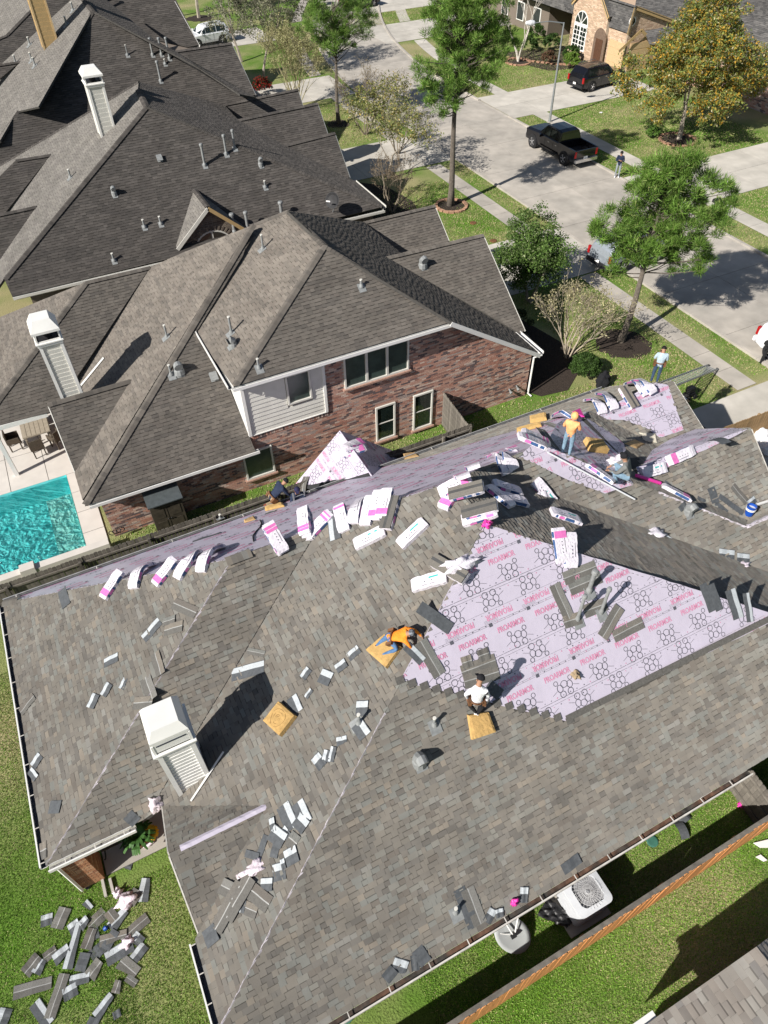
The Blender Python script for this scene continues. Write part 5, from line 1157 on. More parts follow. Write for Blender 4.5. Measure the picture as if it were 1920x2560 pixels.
pine('wide-crowned pine on the lawn between the brick house and the sidewalk', x, y, hz(x, y, 430), [(.3, .2, hz(x, y, 470), 1.6), (-1.3, .8, hz(x, y, 560), 1.25), (1.5, -.9, hz(x, y, 555), 1.5), (.2, .3, hz(x, y, 600), 1.5), (1.9, -.8, hz(x, y, 640), 1.1), (-.6, .4, hz(x, y, 650), .9), (.9, -.1, hz(x, y, 440), 1.3), (2.1, -1.3, hz(x, y, 490), .9)], 8, lean=(.5, .1), r0=.17, n=290, per=190)
# leafy trees
def leafy(label, x, y, lobes, pal, wts, seed, n=150, per=90, size=.075, r0=.13, trunkh=1.6, name='leafy_tree', bark=None, cat='tree', rad=(.3, .6), stems=1, branch=True, forkd=3):
    R = random.Random(seed); t = thing(name, label, cat, (x, y, 0)); mb = MB(); b = np.array([x, y, 0.])
    zt = max(l[2] for l in lobes)
    for s in range(stems):
        a = 2 * math.pi * s / stems; d0 = nrm((math.cos(a) * .25 * (stems > 1), math.sin(a) * .25 * (stems > 1), 1)); grow(mb, b + np.array([math.cos(a), math.sin(a), 0]) * .12 * (stems > 1), d0, trunkh, r0, forkd, R, .42, .35, tips=None, minr=.012, shrink=.78)
    mb.build('trunk', bark or m_palebark, t)
    C = []; rd = []; ws = [l[3] ** 2.2 for l in lobes]
    for i in range(n):
        dx, dy, z, rr = R.choices(lobes, ws)[0]; a = R.uniform(0, 2 * math.pi); bb = math.acos(R.uniform(-1, 1)); q_ = rr * R.uniform(.2, 1.0) ** .5
        C.append((x + dx + q_ * math.cos(a) * math.sin(bb), y + dy + q_ * math.sin(a) * math.sin(bb), max(.25, z + q_ * .8 * math.cos(bb)))); rd.append(R.uniform(*rad))
    leafmesh('crown', t, m_leaf, C, rd, per, size, pal, wts, 'leaf', seed)
    return t
OR = [(.46, .26, .03), (.34, .27, .05), (.22, .25, .06), (.14, .19, .05), (.09, .14, .035), (.42, .38, .22)]
x, y = 46.3, 41.8
leafy('broad orange and green leaved tree shading the second driveway across the street', x, y, [(0, 0, 5.2, 3.6), (-4.0, 1.2, 4.4, 2.1), (3.2, -.6, 4.6, 2.5), (.4, .6, 7.9, 2.4), (1.8, 1.6, 6.8, 2.4), (-2.2, -.6, 6.0, 2.2), (5.4, .2, 3.4, 1.9), (-.6, -3.0, 3.2, 1.7), (-4.6, -1.2, 3.2, 1.3)], OR, [.16, .17, .22, .2, .15, .10], 21, n=560, per=95, size=.085, r0=.2, trunkh=2.0, rad=(.35, .75), name='orange_leaved_tree', forkd=4)
GR_ = [(.08, .15, .03), (.12, .20, .045), (.055, .10, .02), (.18, .25, .09), (.26, .30, .15)]
leafy('dense dark green shrubby tree left of the wide-crowned pine', 22.6, 27.6, [(0, 0, 2.6, 1.7), (.5, 1.0, 3.4, 1.5), (-.6, .8, 2.0, 1.4), (1.0, .5, 1.8, 1.2)], GR_, [.34, .3, .2, .1, .06], 22, n=210, per=120, size=.06, r0=.1, trunkh=1.0, name='shrub_tree', stems=3)
YG = [(.20, .22, .07), (.28, .27, .09), (.13, .16, .05), (.36, .28, .08), (.44, .40, .26)]
leafy('sparse yellow-green oak between the tall pine and the dark roof', 23.2, 46.0, [(0, 0, 4.4, 2.0), (-1.5, .6, 4.8, 1.6), (1.0, -1.4, 3.8, 1.7), (.8, 1.0, 5.2, 1.5), (1.4, -2.4, 3.6, 1.2)], YG, [.3, .24, .2, .14, .12], 23, n=150, per=42, size=.07, r0=.12, trunkh=1.7, name='oak_tree', forkd=4)
leafy('grey-green airy tree at the top centre beside the far pine', 23.3, 71.5, [(0, 0, 6.4, 3.4), (2.4, .3, 5.6, 2.8), (-2.2, -.2, 5.2, 2.6), (.6, 0, 8.6, 2.6)], [(.19, .20, .13), (.24, .24, .16), (.15, .16, .09), (.34, .31, .23)], [.3, .3, .25, .15], 24, n=420, per=46, size=.075, r0=.14, trunkh=2.6, name='grey_green_tree', forkd=4)
leafy('thin tree with pale trunk by the white sport utility vehicle', 23.4, 78.4, [(0, 0, 6, 1.8), (.5, 0, 8, 1.6)], [(.15, .16, .09), (.22, .21, .14)], None, 25, n=50, per=40, size=.09, r0=.15, trunkh=3.2, name='thin_tree')
leafy('grey-trunked tree in the mulch at the top edge', 24.7, 97.3, [(0, 0, 7, 2.5), (0, 0, 9, 2.2)], [(.10, .13, .05), (.18, .19, .1)], None, 26, n=60, per=60, size=.12, r0=.22, trunkh=4.0, name='street_tree')
leafy('second grey trunk at the top edge left of the first', 22.6, 99.5, [(0, 0, 8, 2.0)], [(.10, .13, .05), (.18, .19, .1)], None, 27, n=30, per=60, size=.12, r0=.2, trunkh=4.4, name='street_tree')
# bare trees
def bare(label, x, y, n, h, seed, spread=.33, depth=4, r0=.045, leafpal=None, name='crepe_myrtle', bark=None, lper=14, lsz=.05):
    R = random.Random(seed); t = thing(name, label, 'tree', (x, y, 0)); mb = MB(); tips = []
    for i in range(n):
        a = 2 * math.pi * i / n + R.uniform(-.3, .3); d = nrm((math.cos(a) * spread * R.uniform(.3, 1.2), math.sin(a) * spread * R.uniform(.3, 1.2), 1)); grow(mb, np.array([x + math.cos(a) * .12, y + math.sin(a) * .12, 0]), d, h * .34, r0, depth, R, .26, .12, tips=tips, minr=.007, kids=(2, 4), shrink=.70)
    tk = mb.build('stems', bark or m_twig, t)
    if leafpal: leafmesh('twig_leaves', t, m_leaf, tips, .22, lper, lsz, leafpal, None, 'leaf', seed)
    return t
bare('bare multi-stemmed crepe myrtle at the corner of the brick house', 21.2, 22.4, 8, 4.4, 31, spread=.55, bark=mat('pale_twigs', (.40, .34, .26), .9, var=.2), leafpal=[(.33, .30, .15), (.4, .36, .22)], lper=3)
bare('bare brown-twigged crepe myrtle in the dark bed by the grey driveway', 21.0, 41.0, 7, 4.0, 32, spread=.5, leafpal=[(.2, .15, .10)], lper=2)
bare('dense bare bush with straw-coloured twigs beside the far gables', 22.9, 62.6, 16, 6.6, 33, spread=.5, bark=mat('straw_twigs', (.36, .32, .18), .9, var=.2), depth=4, leafpal=[(.38, .35, .18), (.30, .30, .14)], lper=8, lsz=.06)
bare('bare bush with grey twigs under the sparse oak by the street', 26.0, 49.8, 7, 3.6, 34, spread=.5, leafpal=[(.3, .3, .16)], lper=5, name='bare_bush')
bare('wide bare brown crepe myrtle between the far gables and the street', 25.6, 54.6, 8, 5.2, 35, spread=.6, leafpal=[(.25, .2, .12)], lper=2)
x, y = 47, 64.7
R_ = random.Random(41); t = thing('white_barked_tree', 'white-barked bare tree in a brick-edged ring on the lawn across the street', 'tree', (x, y, 0)); mb = MB(); tips = []
for a in (.3, 2.2, 4.4): grow(mb, np.array([x, y, 0.]), nrm((math.cos(a) * .35, math.sin(a) * .35, 1)), 2.6, .11, 4, R_, .28, .2, tips=tips, minr=.012, kids=(2, 2), shrink=.75)
mb.build('trunk', mat('white_bark', (.52, .48, .42), .8, var=.3, scale=9), t); leafmesh('sparse_leaves', t, m_leaf, tips, .5, 12, .08, [(.2, .22, .08), (.3, .28, .12)], None, 'leaf', 41)
# clipped ball bush
def bush(label, x, y, r, pal, seed, n=60, per=70, size=.045, flat=.9, name='round_bush', z=None):
    R = random.Random(seed); C = [];
    for i in range(n):
        a = R.uniform(0, 6.28); b = math.acos(R.uniform(-.2, 1)); q_ = r * R.uniform(.75, .95); C.append((x + q_ * math.cos(a) * math.sin(b), y + q_ * math.sin(a) * math.sin(b), (z or r * .8) + q_ * flat * math.cos(b)))
    o = leafmesh(name, None, m_leaf, C, r * .22, per, size, pal, None, 'leaf', seed); tag(o, label, 'bush'); return o
DK = [(.035, .07, .015), (.05, .10, .02), (.07, .13, .03)]
bush('clipped round dark green bush in the mulch by the brick house corner', 20.9, 20.75, .72, DK, 51, 90, 110)
for i, (bx, by, br, lb, pl) in enumerate(((50.2, 60.7, .8, 'bright green shrub nearest the garage of the tan brick house', [(.12, .22, .03), (.18, .28, .05)]), (51.6, 62.6, .8, 'green shrub under the tall arched window', DK), (49.0, 62.6, .7, 'reddish-brown shrub at the end of the brick border', [(.16, .08, .05), (.12, .09, .05)]), (52, 66.2, .9, 'dark shrub left of the arched window', DK),
        (50.0, 67.2, .8, 'dark shrub behind the white-barked tree', DK), (52.4, 69.5, 1.0, 'dark shrub at the corner of the porch-fronted house', DK), (44.8, 43.2, .5, 'light green ground shrub at the foot of the orange tree', [(.10, .2, .03), (.15, .26, .06)]), (39.4, 96, .8, 'dark round bush at the very top of the photograph', DK))): bush(lb, bx, by, br, pl, 60 + i, 40, 60, .07)
rp_ = G(655, 215, .8); bush('red-flowering dark shrub at the corner of the far gable', rp_[0], rp_[1], .9, [(.45, .02, .02), (.03, .05, .02), (.02, .04, .015)], 71, 50, 60, .06)
bush('leafy shrub touching the right edge beside the driveway', 29.9, 13.6, .8, [(.16, .18, .06), (.24, .23, .10)], 72, 40, 40, .05)
bush('dark hedge mass in the shade beside the brick house driveway', 20.0, 25.2, .9, [(.03, .05, .015), (.04, .06, .02)], 73, 40, 60)
# stone rings round the mulch beds
def ring(cx, cy, r, n, label, a0=0, a1=6.28, m=None, name='stone_ring'):
    t = thing(name, label, 'stone edging', (cx, cy, 0)); me = None
    for i in range(n):
        a = a0 + (a1 - a0) * i / n; k = MB(); k.box((cx + r * math.cos(a), cy + r * math.sin(a), .06), .2 * random.uniform(.8, 1.2), .34 * random.uniform(.8, 1.15), .13, ((math.cos(a), math.sin(a), 0), (-math.sin(a), math.cos(a), 0), (0, 0, 1))); k.build('stone', m or m_stoneb, t)
ring(24.9, 40.0, 1.0, 18, 'ring of small stones round the tall pine'); ring(46.2, 41.8, 1.35, 22, 'ring of tan stones round the orange-leaved tree'); ring(47, 64.7, 1.15, 18, 'brick-coloured ring round the white-barked tree')
t = thing('stone_edging', 'curved reddish stone edging of the bed in front of the tan brick house', 'stone edging', (48, 62, 0))
for i in range(22):
    s = i / 21; px_ = 46.6 + 6 * s; py_ = 66.8 - 6.4 * s - 1.2 * math.sin(math.pi * s); k = MB(); k.box((px_, py_, .07), .25, .36, .15, ((math.cos(s), math.sin(s), 0), (-math.sin(s), math.cos(s), 0), (0, 0, 1))); k.build('stone', m_stoneb, t)
# ================================================================== VEHICLES AND STREET FURNITURE
class LB(MB):
    """mesh builder in a local frame"""
    def __init__(s, loc, yaw=0, R=None): MB.__init__(s); c, n = math.cos(yaw), math.sin(yaw); s.R = np.array([[c, -n, 0], [n, c, 0], [0, 0, 1]]) if R is None else R; s.L = np.asarray(loc, float)
    def build(s, *a, **k): s.V = [tuple(s.R @ np.asarray(v, float) + s.L) for v in s.V]; return MB.build(s, *a, **k)
def loft(B, st, close=True):
    """st rows: x, zbottom, zbelt, zroof, halfwidth body, halfwidth roof"""
    rings = []
    for (x, zb, zl, zr, w, wr) in st:
        zs = zb + (zl - zb) * .25; rings.append([(x, -w * .96, zb), (x, -w, zs), (x, -w * .995, zl - .06), (x, -w * .95, zl), (x, -wr, zr - .05), (x, -wr * .86, zr), (x, 0, zr + .02), (x, wr * .86, zr), (x, wr, zr - .05), (x, w * .95, zl), (x, w * .995, zl - .06), (x, w, zs), (x, w * .96, zb)])
    n = 13; V = [p for r in rings for p in r]; F = []
    for i in range(len(rings) - 1):
        for k in range(n): F.append((i * n + k, i * n + (k + 1) % n, (i + 1) * n + (k + 1) % n, (i + 1) * n + k))
    F.append(tuple(range(n))[::-1]); F.append(tuple((len(rings) - 1) * n + k for k in range(n))); B.add(V, F)
    return rings
def car(name, label, cat, loc, yaw, kind, paint, group=None):
    t = thing(name, label, cat, loc, group); N = lambda: LB(loc, yaw)
    if kind == 'suv': L, W, Hh = 5.2, 1.0, 1.9; wb = 3.0; wr = .40; st = [(2.6, .5, .85, .86, .82, .75), (2.5, .35, 1.0, 1.02, .96, .85), (1.6, .32, 1.12, 1.14, 1.0, .88), (1.15, .32, 1.15, 1.17, 1.0, .86), (.45, .32, 1.15, 1.80, 1.0, .76), (-.9, .32, 1.15, 1.88, 1.0, .78), (-2.1, .32, 1.15, 1.84, 1.0, .76), (-2.48, .4, 1.15, 1.42, .97, .80), (-2.6, .5, 1.05, 1.07, .92, .82)]
    elif kind == 'pickup': L, W, Hh = 6.0, 1.02, 1.95; wb = 3.85; wr = .44; st = [(3.0, .6, 1.0, 1.02, .86, .8), (2.92, .45, 1.15, 1.18, 1.0, .9), (1.7, .42, 1.24, 1.27, 1.02, .9), (1.35, .42, 1.26, 1.28, 1.02, .88), (.75, .42, 1.26, 1.90, 1.02, .78), (-.6, .42, 1.26, 1.94, 1.02, .80), (-.98, .42, 1.26, 1.86, 1.02, .80), (-1.08, .42, 1.28, 1.30, 1.02, .98), (-1.1, .42, 1.28, 1.29, 1.02, .98)]
    else: L, W, Hh = 4.8, .95, 1.8; wb = 2.8; wr = .38; st = [(2.4, .45, .8, .82, .8, .72), (2.3, .35, .98, 1.0, .92, .8), (1.4, .32, 1.06, 1.09, .95, .82), (1.1, .32, 1.08, 1.1, .95, .8), (.4, .32, 1.08, 1.70, .95, .72), (-.8, .32, 1.08, 1.78, .95, .74), (-1.95, .32, 1.08, 1.74, .95, .72), (-2.3, .38, 1.08, 1.35, .92, .76), (-2.4, .45, 1.0, 1.02, .86, .78)]
    b = N(); rg = loft(b, st); body = b.build('body', paint, t, smooth=False)
    # side glass and screens
    ia = 4; ib = 6
    def lerp(p, q, s): return tuple(p[i] + (q[i] - p[i]) * s for i in range(3))
    for side, (lo, hi) in ((-1, (3, 4)), (1, (9, 8))):
        for (i, s0, s1) in ((3, .52, .98), (4, .03, .48), (4, .54, .97), (5, .05, .88)) if kind != 'pickup' else ((3, .5, .97), (4, .03, .46), (4, .52, .97)):
            A0, A1 = lerp(rg[i][lo], rg[i + 1][lo], s0), lerp(rg[i][lo], rg[i + 1][lo], s1); B0, B1 = lerp(rg[i][hi], rg[i + 1][hi], s0), lerp(rg[i][hi], rg[i + 1][hi], s1)
            q = [lerp(A0, B0, .1), lerp(A1, B1, .1), lerp(A1, B1, .88), lerp(A0, B0, .88)]; g = N(); g.prism(q, (0, side, .25), .012, base=.004); g.build('side_window', m_glass, t)
    def screen(i, nm, s0=.08, s1=.9, u=.12):
        a, b_, c, d = rg[i][3], rg[i][9], rg[i + 1][8], rg[i + 1][4]
        if nm == 'rear_window': a, b_, c, d = rg[i + 1][3], rg[i + 1][9], rg[i][8], rg[i][4]
        e0, e1 = lerp(a, d, s0), lerp(b_, c, s0); f0, f1 = lerp(a, d, s1), lerp(b_, c, s1)
        q = [lerp(e0, e1, .06), lerp(e0, e1, .94), lerp(f0, f1, .94), lerp(f0, f1, .06)]; nn = nrm(np.cross(np.array(q[1]) - q[0], np.array(q[3]) - q[0])); nn = nn if nn[2] > 0 else -nn
        g = N(); g.prism(q, nn, .03, base=.008); g.build(nm, m_glass, t)
    screen(3, 'windscreen')
    if kind == 'pickup': screen(6, 'rear_window', .15, .85)
    else: screen(6, 'rear_window', .25, .9)
    if kind == 'pickup':
        g = N(); g.box((-2.05, 0, .62), 1.95, 1.96, .25); g.box((-2.05, -.97, .95), 1.95, .09, .66); g.box((-2.05, .97, .95), 1.95, .09, .66); g.box((-1.13, 0, .95), .06, 1.9, .66); g.build('cargo_bed', paint, t)
        g = N(); g.box((-3.0, 0, .95), .07, 1.86, .62); g.build('tailgate', paint, t); g = N(); g.box((-2.05, 0, .76), 1.85, 1.84, .04); g.build('bed_liner', m_blackpl, t)
        g = N(); g.box((-3.1, 0, .58), .2, 1.9, .2); g.build('rear_bumper', m_chrome, t); g = N(); g.tube([(1.2, -1.12, .42), (-.9, -1.12, .42)], .05, 6); g.build('side_step', m_blackpl, t); g = N(); g.tube([(1.2, 1.12, .42), (-.9, 1.12, .42)], .05, 6); g.build('side_step', m_blackpl, t)
    else:
        g = N(); g.box((-L / 2 - .03, 0, .52), .14, 1.86 * W, .24); g.build('rear_bumper', m_blackpl if paint is not m_whitecar else paint, t)
        for s in (-1, 1): g = N(); g.tube([(.2, s * .66 * W, Hh + .0), (.0, s * .68 * W, Hh + .05), (-1.7, s * .68 * W, Hh + .05), (-1.9, s * .66 * W, Hh - .02)], .022, 6); g.build('roof_rail', m_chrome if kind == 'suv' else m_blackpl, t)
    g = N(); g.box((L / 2 + .02, 0, .55), .14, 1.8 * W, .26); g.build('front_bumper', paint if kind != 'pickup' else m_chrome, t)
    g = N(); g.box((L / 2 - .02, 0, .86), .08, 1.1, .28); g.build('grille', m_blackpl, t)
    for s in (-1, 1):
        g = N(); g.box((L / 2 - .06, s * .78 * W, .88), .14, .3, .2); g.build('headlight', m_lamp, t); g = N(); g.box((-L / 2 + .02, s * .90 * W, 1.0), .12, .16, .42); g.build('tail_light', m_redlamp, t)
        g = N(); g.box((.95, s * (W + .13), 1.2), .12, .24, .18); g.build('door_mirror', paint, t)
        g = N(); g.box((.1, s * (W * .998), .98), .18, .02, .03); g.box((-.8, s * (W * .998), .98), .18, .02, .03); g.build('door_handle', m_chrome, t)
        for xx in (.55, -.42):   # door gaps
            g = N(); g.box((xx, s * W * 1.0, .75), .012, .012, .7); g.build('door_seam', m_blackpl, t)
    g = N(); g.box((-L / 2 - .11 if kind != 'pickup' else -3.05, 0, .68 if kind != 'pickup' else .72), .02, .32, .16); g.build('number_plate', m_white, t)
    for xx in (wb / 2 + .05, -wb / 2 + .05):
        for s in (-1, 1):
            g = N(); g.lathe((xx, s * (W - .24), wr), [(wr + .07, -.05), (wr + .07, .265)], 20, (0, s, 0)); g.build('wheel_arch', m_blackpl, t)
            g = N(); g.lathe((xx, s * (W - .22), wr), [(wr * .7, 0), (wr * .97, .02), (wr, .07), (wr, .22), (wr * .95, .28), (wr * .66, .27)], 20, (0, s, 0)); wh = g.build('wheel', m_tyre, t)
            g = N(); g.lathe((xx, s * (W - .22), wr), [(wr * .64, .2), (wr * .64, .275), (wr * .58, .26), (wr * .2, .25), (wr * .15, .29)], 20, (0, s, 0)); g.build('rim', m_rim, wh)
            g = N()
            for a in range(5): aa = a * 2 * math.pi / 5; g.box((xx + math.cos(aa) * wr * .4, s * (W + .058), wr + math.sin(aa) * wr * .4), .05, .02, .0 + wr * .42, ((-math.sin(aa), 0, math.cos(aa)), (0, 1, 0), (math.cos(aa), 0, math.sin(aa))))
            g.build('spokes', m_rim, wh)
    return t
car('pickup_truck', 'black crew-cab pickup truck parked at the far kerb', 'pickup truck', (36.55, 44.0, .02), math.pi / 2, 'pickup', m_blackcar)
car('parked_car', 'black sport utility vehicle on the driveway of the tan brick house', 'car', (48.9, 55.3, .03), .12, 'suv', m_blackcar)
wc = G(515, 85, .9)
car('parked_car', 'white sport utility vehicle with roof rack parked beyond the dark roofs', 'car', (wc[0], wc[1], .03), math.pi + .15, 'small', m_whitecar)
car('parked_truck', 'white truck at the right edge, only its rear in the picture', 'truck', (30.75, 16.2, .02), -math.pi / 2, 'suv', m_whitecar)
c_ = G(1575, 620, .8); car('parked_car', 'silver car partly hidden by the shrubby tree and the pine', 'car', (c_[0], c_[1], .03), math.pi * .02, 'small', m_silvercar)
c_ = G(1885, 2, .5); 
c_ = G(T(1, 1602, 14)[0], T(1, 1602, 14)[1], .4); car('parked_car', 'dark car cut by the top edge of the photograph', 'car', (c_[0] - 1.2, c_[1] + .6, .03), .2, 'small', m_blackcar)
# street lamp
b = G(*T(2, 715, 528), 0); zt = htop(b[0], b[1], 56)
t = thing('street_lamp', 'tall grey street lamp standing behind the black pickup', 'street lamp', b)
k = MB(); k.tube([b, b + (0, 0, .4), b + (0, 0, zt)], [.13, .10, .055], 10); k.build('pole', m_metal, t); e = onY(b[1], T(2, 690, 98)); 
arm_end = np.array([b[0] - 2.0, b[1] + 1.2, zt + .15]); 
for sx, sy in ((-2.2, .6),): arm_end = np.array([b[0] + sx, b[1] + sy, zt + .1])
k = MB(); k.tube([b + (0, 0, zt - .05), (b + (0, 0, zt) + arm_end) / 2 + (0, 0, .08), arm_end], [.04, .035, .03], 8); k.build('arm', m_metal, t)
d = nrm(arm_end - b - (0, 0, zt)); k = MB(); s_ = nrm(np.cross((0, 0, 1), d)); k.lathe(arm_end - d * .05, [(.05, 0), (.16, .15), (.19, .4), (.12, .72), (.03, .8)], 12, d); k.build('lamp_head', m_acwhite, t)
k = MB(); k.box(b + (0, 0, .03), .35, .35, .06); k.build('base_plate', m_conc, t)
# mailboxes
def mailbox(label, x, y, yaw=0):
    t = thing('mailbox', label, 'mailbox', (x, y, 0)); g = LB((x, y, 0), yaw); g.box((0, 0, .55), .11, .11, 1.1); g.box((0, 0, .9), .5, .08, .08); g.build('post', m_blackpl, t)
    g = LB((x, y, 0), yaw); g.prism([(-.26, -.12, 1.1), (-.26, .12, 1.1), (-.26, .12, 1.24), (-.26, .07, 1.33), (-.26, -.07, 1.33), (-.26, -.12, 1.24)], (1, 0, 0), .52); g.build('box', m_blackpl, t)
    g = LB((x, y, 0), yaw); g.box((.1, .13, 1.36), .02, .015, .16); g.build('flag', m_redlamp, t)
mailbox('black mailbox on a post across the street by the second driveway', 38.55, 30.5); mailbox('black mailbox on a post at the right edge beside the white truck', 29.25, 17.6)
mb_ = bpy.data.objects
# ladder leaning on the roof edge at the garage end
lt = thing('ladder', 'aluminium extension ladder leaning out over the lawn beside the garage roof', 'ladder', (24, 17.6, 0))
pa_ = G(*T(4, 1425, 482), 3.3); pb_ = np.array([XE + .1, 16.3, 2.9]); pa_ = G(*T(4, 1420, 480), .1); pb_ = G(*T(4, 1215, 558), 2.6)
d = nrm(pb_ - pa_); s_ = nrm(np.cross(d, (0, 0, 1))); L = np.linalg.norm(pb_ - pa_)
for s in (-1, 1):
    k = MB(); k.box((pa_ + pb_) / 2 + s_ * s * .25, L, .05, .075, (d, s_, np.cross(d, s_))); k.build('rail', m_metal, lt)
x = .25
while x < L - .1: k = MB(); k.tube([pa_ + d * x - s_ * .21, pa_ + d * x + s_ * .21], .018, 6); k.build('rung', m_metal, lt); x += .305
for s in (-1, 1): k = MB(); k.box(pa_ + s_ * s * .21 + d * .02, .12, .06, .1, (d, s_, np.cross(d, s_))); k.build('foot', m_blackpl, lt)
# lawn things
def cyl(name, label, cat, x, y, prof, m, z=0, n=14): k = MB(); k.lathe((x, y, z), prof, n); return tag(k.build(name, m), label, cat)
# black bag on the lawn
def lump(name, label, cat, c, sx, sy, sz, m, seed=0, parent=None, sub=3, rough=.2):
    bm = bmesh.new(); bmesh.ops.create_icosphere(bm, subdivisions=sub, radius=1); R = random.Random(seed); ph = [R.uniform(0, 6) for _ in range(6)]
    for v in bm.verts:
        p = v.co; s = 1 + rough * (math.sin(4 * p.x + ph[0]) * math.cos(5 * p.y + ph[1]) + .6 * math.sin(9 * p.z + ph[2] + 6 * p.x) + .4 * math.sin(13 * p.y + ph[3])); v.co = Vector((p.x * sx * s, p.y * sy * s, max(p.z, -.55) * sz * s))
    me = bpy.data.meshes.new(name); bm.to_mesh(me); bm.free(); me.materials.append(m)
    if sub > 2: me.polygons.foreach_set('use_smooth', [True] * len(me.polygons))
    o = bpy.data.objects.new(name, me); COL.objects.link(o); o.location = [float(a) for a in (c[0], c[1], c[2] + sz * .5)]
    if parent is not None: setparent(o, parent)
    else: o['label'] = label; o['category'] = cat
    return o
p = G(*T(4, 940, 562), 0); lump('tool_bag', 'black tool bag standing on the lawn near the round bush', 'bag', p, .32, .26, .5, m_blackcloth, 1)
# compressor and box
p = G(*T(4, 1312, 612), 0); ct = thing('air_compressor', 'small black air compressor on the grass beside the driveway', 'compressor', p)
k = MB(); k.lathe(p + (-.3, 0, .22), [(.02, 0), (.15, .03), (.15, .55), (.02, .58)], 12, (1, 0, 0)); k.build('tank', m_blackpl, ct); k = MB(); k.box(p + (0, 0, .48), .34, .26, .24); k.build('motor', m_blackpl, ct)
k = MB(); k.tube([p + (-.3, -.2, .35), p + (-.3, -.2, .55), p + (.3, -.2, .55), p + (.3, -.2, .35)], .02, 6); k.build('handle', m_blackpl, ct)
for s in (-1, 1): k = MB(); k.lathe(p + (s * .2, -.19, .12), [(.12, 0), (.12, .06)], 12, (0, -1, 0)); k.build('wheel', m_tyre, ct)
p = G(*T(4, 1272, 640), 0); t = thing('cardboard_box', 'white open box on the grass next to the compressor', 'box', p); k = MB(); k.box(p + (0, 0, .17), .5, .36, .32); k.build('carton', m_whitecl, t); k = MB(); k.box(p + (0, .26, .34), .5, .2, .012); k.box(p + (0, -.26, .32), .5, .2, .012); k.build('flap', m_cardb, t)
p = G(*T(2, 1065, 908), 0)
for i, q in enumerate((T(2, 385, 965), T(2, 472, 1042))): p = G(*q, 0.0); cyl('irrigation_cover', ['small round brown cover in the grass nearer the tall pine', 'small round brown cover in the grass nearer the driveway'][i], 'cover', p[0], p[1], [(.22, .0), (.22, .05), (.14, .07)], m_leather)
p = G(*T(2, 937, 488), 0); lump('paper_litter', 'white scrap of litter on the lawn beside the lamp shadow', 'litter', p, .16, .1, .05, m_whitecl, 3, sub=2)
p = G(*T(2, 838, 240), .0); bn = thing('wheelie_bin', 'navy blue wheelie bin beside the tan garage', 'bin', p); k = MB(); k.prism([p + (-.25, -.25, .05), p + (.25, -.25, .05), p + (.25, .25, .05), p + (-.25, .25, .05)], (0, 0, 1), .95); k.build('body', m_bluebin, bn); k = MB(); k.box(p + (0, 0, 1.0), .58, .6, .07); k.build('lid', m_bluebin, bn)
for s in (-1, 1): k = MB(); k.lathe(p + (s * .2, .28, .12), [(.11, 0), (.11, .05)], 10, (1, 0, 0)); k.build('wheel', m_tyre, bn)
p = G(*T(1, 800, 22), 0)
# ---------------- fences
def fence(name, label, a, b, hgt, m, side, bw=.14, gap=.006, rails=True, posts=2.4, cap=None, jit=.015, open_=None):
    a = np.array([a[0], a[1], 0.]); b = np.array([b[0], b[1], 0.]); d = nrm(b - a); L = np.linalg.norm(b - a); s_ = np.array([-d[1], d[0], 0]) * side; t = thing(name, label, 'fence', a); x = 0
    R = random.Random(int(L * 10)); up = np.array([0, 0, 1.]); me = None; n = 0
    k0 = MB(); w = bw - gap; hh = hgt; k0.prism([(-w / 2, 0, 0), (w / 2, 0, 0), (w / 2, 0, hh - .03), (w / 2 - .03, 0, hh), (-w / 2 + .03, 0, hh), (-w / 2, 0, hh - .03)], (0, 1, 0), .018, base=-.0)
    me = bpy.data.meshes.new('board'); me.from_pydata(k0.V, [], k0.F); me.materials.append(m)
    while x < L:
        o = bpy.data.objects.new('board', me); COL.objects.link(o); p = a + d * (x + bw / 2) + s_ * (.03 + R.uniform(0, .006)) + (0, 0, R.uniform(-jit, jit)); o.parent = t; o.matrix_parent_inverse = Matrix.Translation(-wloc(t))
        o.location = [float(v) for v in p]; o.rotation_euler = (R.uniform(-.006, .006), 0, math.atan2(d[1], d[0])); x += bw; n += 1
        if n > 290: break
    for z in (.3, hgt * .52, hgt - .25) if rails else (): k = MB(); k.box(a + d * L / 2 - s_ * .005 + up * z, L, .04, .085, (d, s_, up)); k.build('rail', m, t)
    x = 0
    while x <= L + .01: k = MB(); k.box(a + d * x - s_ * .07 + up * (hgt - .1) / 2, .09, .09, hgt - .1, (d, s_, up)); k.build('post', m, t); x += posts
    if cap: k = MB(); k.box(a + d * L / 2 - s_ * .03 + up * (hgt - .02), L, .11, .035, (d, s_, up)); k.build('cap_rail', cap, t)
    return t
fence('wooden_fence', 'weathered grey board fence between the brick house and the roof being replaced', (-7.5, 18.62), (12.95, 18.42), 1.8, m_wood, 1)
fence('wooden_fence', 'short weathered fence return with gate against the brick wall', (12.95, 18.45), (13.15, 20.75), 1.8, m_wood, 1)
fence('wooden_fence', 'long orange-stained board fence crossing the lower right lawn', (-1.5, 1.46), (15.5, 1.56), 1.83, m_woodo, -1, bw=.145, cap=m_wood)
fence('wooden_fence', 'short grey fence section crossing the side yard near the gutter end', (12.15, 1.6), (12.3, 3.0), 1.6, m_wood, -1)
f0, f1 = G(*T(4, 1440, 748), 1.6), G(*T(4, 1625, 682), 1.6)
fence('wooden_fence', 'tan-topped fence beyond the front gable beside the driveway', f0, (f1[0] + 2, f1[1] + (f1[1] - f0[1]) * .4), 1.6, mat('tan_fence_wood', (.34, .22, .11), .85, var=.2, scale=6), -1)
